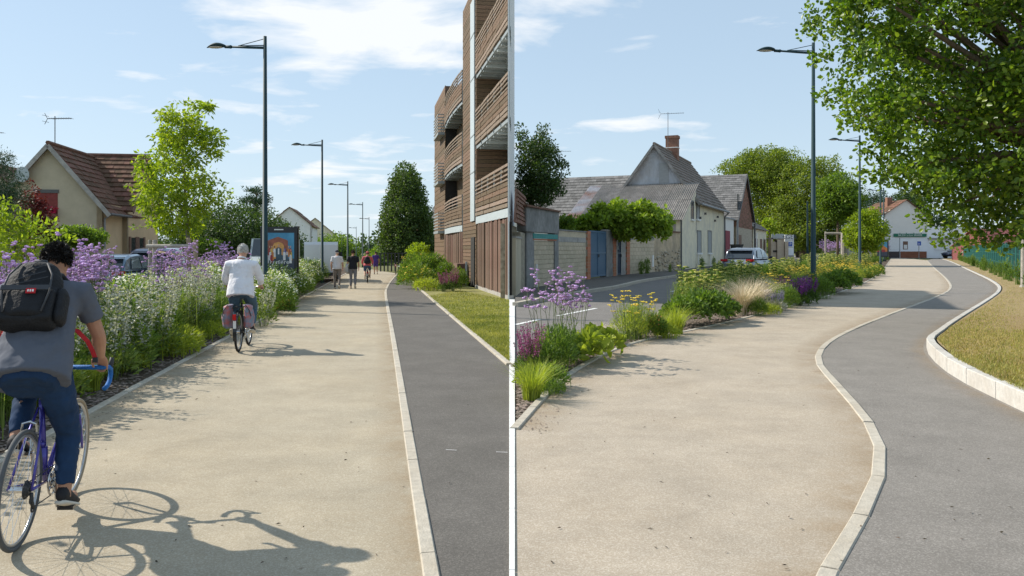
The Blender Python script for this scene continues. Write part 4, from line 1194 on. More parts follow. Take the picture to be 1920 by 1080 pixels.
patch(1664, 1671, 437, 431, 'faded_lettering', 'shutter_grey', .03)
m = MB(); wbox(m, V3((1668-960)/F*YB, 0, 14), V3((1750-960)/F*YB, 0, 14), 0, 4, 0, .3); part(m, 'rear_wall', 'bar_wall')
# red roofed hall at the far right
t, H3 = simple_house('hall', 'red roofed hall beyond the green fence', G(1868, 489), R(82), 15, 9, 2.0, 4.6, 'red_roof', 'red_roof', 1.5, 1.5)
t['category'] = 'building'

# ---------------------------------------------------------------- street lamps
M('lamp_green', (0.020, 0.048, 0.055), 0.6, 0.08, 4, spec=0.25)
M('lamp_glass', (0.55, 0.50, 0.42), 0.2, 0.15, 8, spec=0.6)
M('black_metal', (0.02, 0.022, 0.026), 0.4, 0.1, 5, spec=0.5)
M('tyre', (0.02, 0.02, 0.021), 0.85, 0.15, 20)
M('car_silver', (0.27, 0.30, 0.345), 0.32, 0.03, 4, metal=0.65, coat=0.6)
M('car_blue', (0.20, 0.28, 0.38), 0.3, 0.03, 4, metal=0.5, coat=0.6)
M('car_navy', (0.02, 0.03, 0.07), 0.3, 0.03, 4, metal=0.3, coat=0.6)
M('car_white', (0.62, 0.66, 0.70), 0.35, 0.03, 4, coat=0.5)
M('car_glass', (0.03, 0.04, 0.05), 0.05, 0.05, 3, spec=0.9)
M('car_glass_sky', (0.22, 0.28, 0.32), 0.08, 0.05, 3, spec=0.9)
M('tail_red', (0.45, 0.015, 0.02), 0.2, 0.1, 5, spec=0.6)
M('plastic_dark', (0.04, 0.042, 0.045), 0.6, 0.1, 8)
M('rim', (0.45, 0.46, 0.47), 0.3, 0.08, 8, metal=0.8)
M('stake_wood', (0.34, 0.26, 0.18), 0.85, 0.3, 6, stretch=(5, 5, 1), bump=0.3, bscale=30)
M('stake_grey', (0.36, 0.33, 0.29), 0.85, 0.3, 6, bump=0.3, bscale=30)
M('fence_green', (0.015, 0.10, 0.085), 0.5, 0.1, 5, spec=0.4)
M('kiosk', (0.52, 0.42, 0.31), 0.85, 0.1, 2, bump=.1)
M('sign_text', (0.05, 0.06, 0.09), 0.6, 0.05, 4)
M('sign_grey', (0.42, 0.45, 0.47), 0.6, 0.05, 4)
LAMP = None
def street_lamp(px, ytop, ybase, label, arm=None, rz=None):
    """tapered green post with a long arm, a stay rod and a leaf shaped lantern"""
    global LAMP
    p = G(px, ybase); h = CZ + (HY - ytop)*p.y/F
    if LAMP is None:
        t = thing('street_lamp', label, 'street lamp', (0, 0, 0), 0, 'green street lamps with long arms')
        m = MB(); m.tube([(0,0,0),(0,0,.35),(0,0,.36),(0,0,9)], [.115,.11,.095,.055], 14); m.build('post', 'lamp_green', t, smooth=True)
        m = MB(); m.tube([(0,0,0),(0,0,.02),(0,0,.04)], [.2,.2,.12], 14); m.build('base_plate', 'lamp_green', t)
        m = MB(); m.tube([(0,0,8.62),(-.6,0,8.655),(-1.2,0,8.70)], [.045,.04,.035], 8); m.tube([(0,0,8.7),(-.9,0,8.72)], .018, 6); m.build('arm', 'lamp_green', t, smooth=True)
        m = MB(); m.tube([(0,0,8.92),(-.95,0,8.72)], .013, 6); m.build('stay_rod', 'lamp_green', t)
        m = MB(); m.tube([(-1.18,0,8.70),(-1.22,0,8.70),(-1.27,0,8.70),(-1.42,0,8.71)], [.05,.06,.05,.05], 10); m.build('collar', 'lamp_green', t, smooth=True)
        m = MB(); q = 12; R_ = []
        for i in range(q+1):
            u = i/q; x = -1.38 - .68*u; wd = .17*math.sin(math.pi*(.08+.92*u)**.8)**.7 if 0 < u < 1 else .02; hh = .15*math.sin(math.pi*min(1,(.1+.9*u)))**.8 if u < 1 else .01
            R_.append(((x, 0, 8.70 + hh*.5), Vector((0, max(wd,.02), 0)), Vector((0, 0, max(hh*.5,.012)))))
        m.rings(R_, 14); ld = m.build('lantern', 'lamp_green', t, smooth=True)
        m = MB(); m.ball((-1.74, 0, 8.705), (.26, .13, .03), 14, 6); m.build('glass', 'lamp_glass', ld, smooth=True)
        LAMP = t; o = t
    else:
        o = copy_tree(LAMP)
    o['label'] = label; o.location = p
    s = h/9.0; o.scale = (s, s, s)
    if arm: o.scale = (arm, s, s)
    o.rotation_euler = (0, 0, rz or 0)
street_lamp(497, 68, 581, 'tall green street lamp nearest on the left, behind the cyclist in white', rz=R(-9))
street_lamp(604, 262, 531, 'second green street lamp along the left bed, beside the white van', rz=R(-9))
street_lamp(652, 340, 513, 'third green street lamp along the left path, above the walkers', rz=R(-9))
street_lamp(680, 379, 501, 'fourth green street lamp on the left, above the cyclist in pink', rz=R(-9))
street_lamp(692, 407, 493, 'fifth and farthest street lamp right of the left row', rz=R(-9))
street_lamp(668, 425, 490, 'small far street lamp left of the fifth lamp', rz=R(-9))
street_lamp(641, 437, 487, 'farthest small street lamp above the distant trees', rz=R(-9))
street_lamp(1525, 80, 545, 'tall green street lamp standing in the right flower bed', rz=R(0))
street_lamp(1612, 254, 510, 'second street lamp on the right, beside the young trees', rz=R(0))
street_lamp(1651, 315, 497, 'third street lamp on the right, half hidden by the big tree', rz=R(0))
street_lamp(1657, 352, 490, 'thin far street lamp before the white bar', rz=R(0))
t = thing('post', 'plain slender green post before the lime trees', 'post', G(1514, 491))
m = MB(); m.tube([(0,0,0),(0,0,7.6)], [.14,.1], 10); m.build('shaft', 'lamp_green', t)
m = MB(); m.ball((0,0,7.65), .12, 8, 6); m.build('cap', 'lamp_green', t)

# ---------------------------------------------------------------- poster panel on the left
M('poster_sky', (0.03, 0.22, 0.42), 0.35, 0.35, 1.2, col2=(0.10, 0.36, 0.55), spec=0.5)
M('poster_dark', (0.05, 0.06, 0.09), 0.35, 0.3, 3, spec=0.5)
M('poster_brick', (0.32, 0.10, 0.06), 0.35, 0.35, 9, spec=0.5)
M('poster_glow', (0.75, 0.36, 0.10), 0.35, 0.35, 6, spec=0.5)
for nm, c in (('red', (.35,.04,.04)), ('yellow', (.7,.45,.06)), ('blue', (.06,.12,.4)), ('white', (.7,.68,.66)), ('orange', (.6,.2,.05)), ('skin', (.55,.32,.22)), ('suit', (.05,.09,.12)), ('brown', (.2,.09,.06))):
    M('poster_' + nm, c, .35, .2, 12, spec=.5)
def poster_panel(label, p, w, h, z0, rz, art=True):
    t = thing('poster_panel', label, 'poster', p, rz)
    m = MB(); m.box((0, 0, z0 + h/2), (w, .16, h)); m.build('cabinet', 'black_metal', t)
    for x in (-w*.32, w*.32):
        m = MB(); m.box((x, 0, z0/2), (.12, .12, z0)); m.build('leg', 'black_metal', t)
    def flat(name, pts, mat, d):
        if art and name in ('printed_hall', 'printed_figure'): pts = [(x, .46 + (v-.3)*.73) for x, v in pts]
        m = MB(); y = -.083 - d*.0025; m.add([(x*w/2, y, z0 + v*h) for x, v in pts], [tuple(range(len(pts)))]); return m.build(name, mat, t)
    pic = flat('poster', [(-.84,.06),(.84,.06),(.84,.90),(-.84,.90)], 'poster_sky', 0)
    m = MB(); m.box((0, -.083, z0+h*.955), (w*.25, .006, h*.018)); m.build('maker_plate', 'white_paint', t)
    flat('printed_band', [(-.84,.06),(.84,.06),(.84,.46 if art else .3),(-.84,.46 if art else .3)], 'poster_dark', 1)
    if art:
        flat('printed_hall', [(-.6,.3),(.5,.3),(.5,.72),(.42,.74),(-.05,.81),(-.5,.74),(-.6,.72)], 'poster_brick', 1)
        flat('printed_hall', [(-.35,.3),(.3,.3),(.3,.58),(.2,.66),(-.02,.69),(-.25,.66),(-.35,.58)], 'poster_glow', 2)
        r = random.Random(4); cols = ['red','yellow','blue','white','orange','brown','suit','red','white']
        for row, (vv, n) in enumerate(((.46, 9), (.38, 8), (.31, 7))):
            for i in range(n):
                x = -.78 + 1.54*(i+r.uniform(.2,.8))/n; c = 'poster_' + r.choice(cols); s = .075; d = 3 + row
                if abs(x + .02) < .16: continue
                flat('printed_figure', [(x-s, vv-.12),(x+s, vv-.12),(x+s*.8, vv+.06),(x, vv+.085),(x-s*.8, vv+.06)], c, d + i*.1)
                flat('printed_figure', [(x+.035*math.cos(a), vv+.115+.026*math.sin(a)) for a in [k*math.pi/3 for k in range(6)]], 'poster_skin' if i % 3 else 'poster_brown', d + i*.1)
        flat('printed_figure', [(-.15,.27),(.13,.27),(.15,.52),(.06,.56),(-.08,.56),(-.17,.52)], 'poster_suit', 7)
        flat('printed_figure', [(-.05,.4),(.03,.4),(.03,.54),(-.05,.54)], 'poster_white', 7.4)
        flat('printed_figure', [(-.01+.05*math.cos(a), .6+.036*math.sin(a)) for a in [k*math.pi/4 for k in range(8)]], 'poster_skin', 7.4)
        text('lettering', 'lumière', h*.105, 'white_paint', t, (0.02*w, -.106, z0 + h*.40), (R(90), 0, 0), .001)
    else:
        flat('printed_hall', [(-.84,.3),(.84,.3),(.84,.5),(.2,.66),(-.84,.52)], 'poster_orange', 1)
        flat('printed_figure', [(-.5,.28),(.6,.28),(.5,.42),(-.4,.42)], 'poster_red', 2)
    return t
poster_panel('poster panel of a costumed crowd beside the first lamp post', Vector((P(523, 466, 26).x, 26, 0)), 1.14, 1.9, .5, R(13))
t = thing('post', 'dark square post standing right beside the poster panel', 'post', Vector((P(557, 466, 26.5).x, 26.5, 0)))
m = MB(); m.box((0, 0, 1.2), (.1, .1, 2.4)); m.build('shaft', 'black_metal', t)
m = MB(); m.box((0, 0, 2.42), (.15, .15, .03)); m.build('cap', 'black_metal', t)
poster_panel('far poster panel with an orange and blue picture near the bar', Vector((P(1652, 466, 105).x, 105, 0)), 1.75, 2.3, .6, R(-20), False)

# ---------------------------------------------------------------- timber guard round the young tree on the left
def timber_guard(label, posts, rails, name='tree_guard'):
    t = thing(name, label, 'tree guard', posts[0][0])
    for p, h, r, mt in posts:
        m = MB(); m.tube([p, p + Vector((0,0,h-.03)), p + Vector((0,0,h))], [r, r, r*.8], 10); m.build('post', mt, t, True, smooth=False)
    for a, b, r, mt in rails:
        m = MB(); m.tube([a, b], r, 8); m.build('rail', mt, t, True)
    return t
gp = lambda px, Y: Vector((P(px, 466, Y).x, Y, 0))
timber_guard('weathered round timber guard rails around the bright young tree', [(gp(281.5,27.5),2.0,.065,'stake_grey'), (gp(290,26),1.98,.07,'stake_grey'), (gp(354,26.2),2.05,.075,'stake_wood'), (gp(367,25.4),1.98,.075,'stake_wood'), (gp(333,24.6),1.5,.07,'stake_wood')],
             [(gp(278,26)+Vector((0,-.09,1.78)), gp(372,25.7)+Vector((0,-.09,1.78)), .06, 'stake_grey'), (gp(281,27.5)+Vector((0,0,1.62)), gp(345,26.6)+Vector((0,0,1.45)), .045, 'stake_wood')])
timber_guard('dark timber guard rails around the young trees on the right', [(gp(1548,80),3.4,.1,'stake_grey'), (gp(1582,79),3.3,.28,'stake_grey'), (gp(1586,82),3.3,.28,'stake_grey')], [(gp(1546,80)+Vector((0,-.1,3.2)), gp(1586,79.5)+Vector((0,-.1,3.2)), .13, 'stake_grey')])

# ---------------------------------------------------------------- cars
def car(name, label, p, rz, body, s=1.0, suv=True, plate=True):
    """hatchback built from lofted sections; length along +y, nose at +y"""
    t = thing(name, label, 'car', p, rz)
    L, W, Hh = 4.2, 1.78, 1.58
    # lower body: sections along y: (y, half width, z low, z shoulder)
    secs = [(-2.08,.70,.42,.80),(-2.0,.80,.32,.95),(-1.7,.87,.28,1.0),(-1.0,.89,.26,1.02),(0,.89,.25,1.0),(.9,.89,.26,.98),(1.5,.87,.28,.92),(1.95,.80,.32,.80),(2.1,.62,.42,.62)]
    m = MB(); n = 14; vs = []
    for y, hw, z0, z1 in secs:
        for j in range(n):
            a = 2*math.pi*j/n; c, q = math.cos(a), math.sin(a)
            x = hw*math.copysign(abs(c)**.45, c); z = (z0+z1)/2 + (z1-z0)/2*math.copysign(abs(q)**.5, q); vs.append((x, y, z))
    fs = [(i*n+j, i*n+(j+1)%n, (i+1)*n+(j+1)%n, (i+1)*n+j) for i in range(len(secs)-1) for j in range(n)] + [tuple(range(n))[::-1], tuple(range((len(secs)-1)*n, len(secs)*n))]
    m.add(vs, fs); m.build('body', body, t, smooth=True, fixn=True)
    # greenhouse and roof
    cab = [(-1.72,.66,1.0,1.02),(-1.45,.70,.98,1.40),(-1.0,.69,.98,1.53),(-.2,.68,.98,1.57),(.5,.64,.98,1.48),(1.15,.58,.95,1.0)]
    m = MB(); vs = []
    for y, hw, z0, z1 in cab:
        for x, z in ((-hw-.12, z0), (-hw-.1, z0+.02), (-hw, z1-.05), (-hw*.85, z1), (hw*.85, z1), (hw, z1-.05), (hw+.1, z0+.02), (hw+.12, z0)): vs.append((x, y, z))
    k = 8; fs = [(i*k+j, i*k+j+1, (i+1)*k+j+1, (i+1)*k+j) for i in range(len(cab)-1) for j in range(k-1)] + [tuple(range(k)), tuple(range((len(cab)-1)*k, len(cab)*k))[::-1]]
    m.add(vs, fs); m.build('cabin', body, t, smooth=False, fixn=True)
    def glass(pts, nm='window', mt='car_glass'):
        m = MB(); m.add(pts, [tuple(range(len(pts)))]); return m.build(nm, mt, t)
    o = .012
    glass([(-.66,-1.74-o,1.04),(.66,-1.74-o,1.04),(.62,-1.47-o,1.40),(-.62,-1.47-o,1.40)], 'rear_window')
    m = MB(); m.box((0,-1.5,1.455), (1.25,.3,.03)); m.build('spoiler', body, t)
    for sx in (-1, 1):
        glass([(sx*(.80+o),-1.25,1.06),(sx*(.80+o),-.35,1.06),(sx*(.70+o),-.4,1.46),(sx*(.715+o),-1.05,1.42)], mt='car_glass_sky')
        glass([(sx*(.80+o),-.28,1.06),(sx*(.77+o),.85,1.04),(sx*(.665+o),.42,1.40),(sx*(.70+o),-.3,1.46)], mt='car_glass_sky')
        m = MB(); m.box((sx*.62,-2.02,.93), (.3,.12,.11)); m.box((sx*.76,-1.95,.93), (.14,.2,.11)); m.build('tail_light', 'tail_red', t)
        m = MB(); m.ball((sx*.96, .72, 1.06), (.11,.08,.08), 8, 6); m.build('mirror', 'plastic_dark', t, smooth=True)
        m = MB(); m.box((sx*.66, 1.98, .68), (.3, .14, .12)); m.build('headlight', 'car_glass_sky', t)
        for y in (-1.28, 1.3):
            m = MB(); m.torus((sx*.80, y, .33), .25, .085, n=24, k=8, sx=1.2); w = m.build('wheel', 'tyre', t, smooth=True)
            m = MB(); m.tube([(sx*.78, y, .33), (sx*.885, y, .33)], [.2,.2], 14); m.build('rim', 'rim', w)
            m = MB(); m.tube([(sx*.70, y, .36), (sx*.885, y, .36)], .37, 18); m.build('wheel_arch', 'plastic_dark', t)
    glass([(-.60,1.16,1.02),(.60,1.16,1.02),(.60,.52,1.46),(-.60,.52,1.46)], 'windscreen')
    m = MB(); m.box((0,-2.06,.42), (1.42,.12,.22)); m.build('bumper', 'plastic_dark', t)
    if plate:
        m = MB(); m.box((0,-2.075,.74), (.52,.02,.11)); m.build('number_plate', 'white_paint', t)
    m = MB(); m.tube([(0,-1.2,1.54),(0,-1.32,1.66)], .012, 5); m.build('aerial', 'black_metal', t)
    t.scale = (s, s, s)
    return t
car('parked_car', 'silver grey hatchback parked by the cream house, seen from behind', G(1404, 520.5), R(-33), 'car_silver', 1.12)
car('parked_car', 'dark blue car nosing out beside the green fence near the bar', G(1772, 484) + Vector((0,-4,0)), R(105), 'car_navy', 1.25, plate=False)
car('parked_car', 'pale blue car parked behind the purple flowers', Vector((P(230,466,28.5).x, 28.5, -.03)), R(4), 'car_blue', .98)
car('parked_car', 'dark blue car with a pale roof behind the timber guard', Vector((P(304,466,31).x, 31, -.03)), R(12), 'car_navy', 1.12)
car('parked_car', 'distant pale car in front of the lime trees', Vector((P(1592,466,150).x, 150, -.01)), R(80), 'car_white', 1.2)
def van(label, p, rz, s=1.0, name='van', body='car_white'):
    t = thing(name, label, 'van', p, rz)
    m = MB(); prof = [(-2.6,.45),(-2.6,2.2),(-2.5,2.35),(1.1,2.35),(1.7,1.5),(2.5,1.15),(2.6,.5)]
    k = len(prof); vs = [(-.95, y, z) for y, z in prof] + [(.95, y, z) for y, z in prof]
    m.add(vs, [tuple(range(k)), tuple(range(k, 2*k))[::-1]] + [(i, (i+1)%k, k+(i+1)%k, k+i) for i in range(k)]); m.build('body', body, t, fixn=True)
    for sx in (-.48, .48):
        m = MB(); m.box((sx, -2.62, 1.35), (.9, .03, 1.65)); d = m.build('rear_door', body, t)
        m = MB(); m.box((sx*.15, -2.65, 1.15), (.06, .03, .25)); m.build('handle', 'plastic_dark', d)
        m = MB(); m.box((sx*1.86, -2.62, 1.05), (.12, .06, .45)); m.build('tail_light', 'tail_red', t)
    m = MB(); m.box((0, -2.62, .48), (1.8, .14, .2)); m.build('bumper', 'plastic_dark', t)
    for sx in (-1, 1):
        m = MB(); m.box((sx*.955, 1.05, 1.75), (.02, .8, .55)); m.build('side_window', 'car_glass', t)
        m = MB(); m.box((sx*1.08, 1.5, 1.6), (.18, .1, .3)); m.build('mirror', 'plastic_dark', t)
        for y in (-1.6, 1.75):
            m = MB(); m.torus((sx*.88, y, .34), .25, .09, n=20, k=6, sx=1.1); w = m.build('wheel', 'tyre', t, smooth=True)
            m = MB(); m.tube([(sx*.86, y, .34),(sx*.96, y, .34)], .19, 12); m.build('rim', 'rim', w)
    m = MB(); m.add([(-.85,1.13,2.32),(.85,1.13,2.32),(.88,1.69,1.53),(-.88,1.69,1.53)], [(0,1,2,3)]); o = m.build('windscreen', 'car_glass', t); o.location = (0, .01, .012)
    t.scale = (s, s, s); return t
van('white delivery van parked behind the second lamp post', Vector((P(604,466,43).x, 43, -.03)), R(12), .88)
van('pale boxy van mostly hidden between the cyclist and the lamp post', Vector((P(516,466,36).x, 36, -.03)), R(190), .92, body='pale_metal')
# ---------------------------------------------------------------- kiosk, signs, bins and small posts on the right
t = thing('recycling_bunker', 'beige concrete recycling bunker of upright panels by the road', 'container', G(1458, 487.2))
b0 = G(1458, 487.2); Yk = b0.y; kx = lambda px: (px-1458)/F*Yk; kz = lambda py: CZ+(HY-py)*Yk/F
for p0, p1, yt, d in ((1443,1446.5,446,0), (1446.5,1453.5,453,.15), (1454,1462,449,-.1), (1462.5,1468.5,446,.2), (1469,1475.5,453,0)):
    m = MB(); m.box(((kx(p0)+kx(p1))/2, d, kz(yt)/2), (kx(p1)-kx(p0)-.02, 1.4, kz(yt))); m.build('panel', 'kiosk', t)
m = MB(); m.box((kx(1458), .3, kz(447)), (kx(1474)-kx(1442), 2, .16)); m.build('lid', 'concrete', t)
m = MB(); m.box((kx(1450), -.62, kz(471)), (kx(1453.5)-kx(1446.5), .12, .25)); m.build('slot', 'dark_gap', t)
m = MB(); m.box((kx(1457), -.62, kz(452.5)), (.8, .2, .2)); m.build('slot', 'dark_gap', t)
def board_sign(label, px0, px1, y0, y1, Y, posts=True):
    t = thing('sign', label, 'sign', Vector((P((px0+px1)/2,466,Y).x, Y, 0)))
    Z = lambda py: CZ+(HY-py)*Y/F; X = lambda px: (px-(px0+px1)/2)/F*Y
    return t, X, Z
t, X, Z = board_sign('white car park sign with dark letters and a blue P square', 1471, 1488, 440, 483, 123)
m = MB(); m.box((0, 0, (Z(440)+Z(463.5))/2), (X(1488)-X(1471), .15, Z(440)-Z(463.5))); bd = m.build('board', 'white_paint', t)
text('lettering', '+GER', .95, 'sign_text', bd, (X(1480), -.09, Z(444.5)), (R(90),0,0), .005)
text('lettering', 'PLACE', .42, 'sign_grey', bd, (X(1480), -.09, Z(450.2)), (R(90),0,0), .005)
m = MB(); m.box((X(1481.6), -.09, Z(457.8)), (X(1485)-X(1478), .03, Z(454)-Z(462))); sq = m.build('parking_square', 'sign_blue', bd)
text('lettering', 'P', .62, 'white_paint', sq, (X(1481.6), -.115, Z(457.9)), (R(90),0,0), .005)
m = MB(); m.box((X(1482), 0, (Z(464)+Z(478.5))/2), (X(1488)-X(1476), .12, Z(464)-Z(478.5))); m.build('lower_board', 'bar_white', t)
m = MB(); m.box((X(1482), 0, Z(478.5)/2), (X(1488)-X(1476), .3, Z(478.5))); m.build('plinth', 'concrete', t)
for x in (1476, 1488):
    m = MB(); m.box((X(x), .1, Z(442)/2), (.12, .1, Z(442))); m.build('post', 'zinc', t)
t = thing('information_board', 'grey board above the recycling bunker', 'sign', Vector((P(1458,466,128).x, 128, 0)))
m = MB(); m.box((0,0,CZ+(HY-443)*128/F), (2.0,.08,.75)); m.build('board', 'sign_grey', t)
for x in (-.8, .8):
    m = MB(); m.box((x,.06,1.6), (.1,.08,3.2)); m.build('post', 'zinc', t)
t = thing('road_sign', 'square blue road sign on a thin post before the bar', 'sign', G(1723, 485))
Yq = G(1723,485).y; zq_ = lambda py: CZ+(HY-py)*Yq/F
m = MB(); m.tube([(0,0,0),(0,0,zq_(453))], .06, 6); m.build('post', 'zinc', t)
m = MB(); m.box((0,-.08,zq_(456.4)), (.62,.04,.68)); pl = m.build('plate', 'sign_blue', t)
m = MB(); m.torus((-.08,-.11,zq_(457.3)), .12, .025, (0,1,0), 14, 5); m.beam((-.05,-.11,zq_(455.4)), (.0,-.11,zq_(456.8)), .05, .02); m.beam((0,-.11,zq_(456.9)), (.16,-.11,zq_(457.6)), .05, .02); m.build('symbol', 'white_paint', pl)
t = thing('wheelie_bin', 'dark wheelie bin beside the crimson door', 'bin', H(23.9, -1.2), R(-23))
m = MB(); m.rings([((0,0,.1),(.5,0,0),(0,.5,0)), ((0,0,2.0),(.62,0,0),(0,.62,0))], 4); m.build('body', 'plastic_dark', t)
m = MB(); m.box((0,0,2.06), (.98,.98,.14), R(45)); m.build('lid', 'black_metal', t)
for sx in (-.3, .3):
    m = MB(); m.torus((sx,.4,.18), .12, .05, n=14, k=6); m.build('wheel', 'tyre', t)
t = thing('downpipe_post', 'short white pipe standing before the small houses', 'post', G(1417.5, 489))
m = MB(); m.tube([(0,0,0),(0,0,3.7)], .2, 8); m.build('shaft', 'white_paint', t)
m = MB(); m.tube([(0,0,3.7),(0,0,3.85)], .25, 8); m.build('cap', 'white_paint', t)
# green panel fence on the right, post by post
def green_fence():
    pts = [G(1790, 483), G(1828, 494), G(1872, 510), G(1920, 530), G(1975, 552)]
    t = thing('fence', 'dark green welded mesh fence along the lawn', 'fence', pts[-1])
    line = resample(pts, 2.6); h = 2.05
    wire = MB(); me = None
    for a, b in zip(line[:-1], line[1:]):
        if me is None:
            q = MB(); q.box((0,0,h/2), (.08,.08,h)); q.box((0,0,h+.02), (.1,.1,.04)); me = q.mesh('post', 'fence_green')
        o = link('post', me, t, True); o.location = a
        m = MB(); d = b - a; k = int(d.length/.34)
        for i in range(1, k): m.beam(a + d*(i/k) + Vector((0,0,.08)), a + d*(i/k) + Vector((0,0,h-.05)), .016, .016)
        for z in (.12, .75, 1.4, h-.08): m.beam(a + Vector((0,0,z)), b + Vector((0,0,z)), .03, .035)
        m.build('mesh_panel', 'fence_green', t, True)
    # solid green sheets behind part of the run
    return line
green_fence()
t = thing('utility_post', 'white fibre marker post beside the green fence', 'post', G(1886, 503))
m = MB(); m.box((0,0,.95), (.12,.1,1.9)); m.build('shaft', 'white_paint', t)
m = MB(); m.box((.08,-.06,1.55), (.14,.02,.5)); m.build('plate', 'sign_grey', t)
t = thing('utility_pole', 'grey trunk-like pole at the right edge of the lawn', 'pole', G(1919, 540))
m = MB(); m.tube([(0,0,0),(0,0,1.5),(.02,0,3.6)], [.11,.1,.09], 10); m.build('shaft', 'stake_grey', t)
m = MB(); m.tube([(0,0,0),(0,0,.12)], [.16,.13], 10); m.build('foot', 'concrete', t)
# far left end: railing, bollards, give-way sign
t = thing('railing', 'low dark railing across the far end of the left path', 'fence', G(713, 513))
ra, rb = G(707, 509), G(768, 509)
for i in range(10):
    m = MB(); p = ra.lerp(rb, i/9); m.box(p + Vector((0,0,.7)), (.09,.09,1.4)); m.build('post', 'black_metal', t, True)
for z in (.7, 1.35):
    m = MB(); m.beam(ra + Vector((0,0,z)), rb + Vector((0,0,z)), .05, .05); m.build('rail', 'black_metal', t, True)
for px, yb, lab in ((749.3, 514, 'dark bollard left of its twin at the far end of the left footpath'), (753.6, 514.5, 'dark bollard right of its twin at the far end of the left footpath')):
    t = thing('bollard', lab, 'bollard', G(px, yb), 0, 'far bollards'); m = MB(); m.tube([(0,0,0),(0,0,.5)], .05, 8); m.tube([(0,0,.5),(0,0,.55)], .052, 8)
    m = MB(); m.tube([(0,0,0),(0,0,.46)], .06, 8); m.build('shaft', 'black_metal', t)
    m = MB(); m.ball((0,0,.5), .075, 8, 6); m.build('cap', 'white_paint', t)
t = thing('give_way_sign', 'small triangular give way sign at the far path end', 'sign', G(742, 514.5))
m = MB(); m.tube([(0,0,0),(0,0,.62)], .03, 6); m.build('post', 'black_metal', t)
m = MB(); m.add([(-.1,-.04,.66),(.1,-.04,.66),(0,-.04,.46),(-.1,-.02,.66),(.1,-.02,.66),(0,-.02,.46)], [(0,2,1),(3,4,5),(0,1,4,3),(1,2,5,4),(2,0,3,5)]); m.build('plate', 'tail_red', t)
m = MB(); m.add([(-.055,-.045,.635),(.055,-.045,.635),(0,-.045,.53)], [(0,2,1)]); m.build('plate_centre', 'white_paint', t)

# ---------------------------------------------------------------- trees
def leafmat(n, c, isl=.35, tr=.35, rough=.55, spec=.35):
    M(n, c, rough, .2, .6, island=isl, transl=tr, spec=spec)
leafmat('leaf_big', (0.122, 0.205, 0.024), .55, .47, .36, .5)
leafmat('leaf_pyr', (0.075, 0.125, 0.035), .4, .36)
leafmat('leaf_lime', (0.23, 0.31, 0.03), .35, .5)
leafmat('leaf_mid', (0.13, 0.21, 0.03), .35, .42)
leafmat('leaf_dark', (0.055, 0.098, 0.028), .4, .32)
leafmat('leaf_conifer', (0.035, 0.078, 0.035), .4, .15)
leafmat('leaf_olive', (0.16, 0.215, 0.032), .4, .4)
leafmat('leaf_red', (0.12, 0.02, 0.025), .5, .3)
leafmat('leaf_wist', (0.22, 0.31, 0.04), .35, .45)
M('bark', (0.16, 0.12, 0.085), .95, .35, 6, stretch=(4, 4, 1), bump=.8, bscale=20)
M('bark_grey', (0.22, 0.20, 0.17), .95, .3, 6, stretch=(4, 4, 1), bump=.6, bscale=20)
def edge_dist(q, poly):
    poly = np.asarray(poly, float); d = np.full(len(q), 1e9)
    for i in range(len(poly)):
        a, b = poly[i-1], poly[i]; ab = b - a; t = np.clip(((q-a)@ab)/(ab@ab+1e-9), 0, 1); d = np.minimum(d, np.linalg.norm(q - (a + t[:,None]*ab), axis=1))
    return d
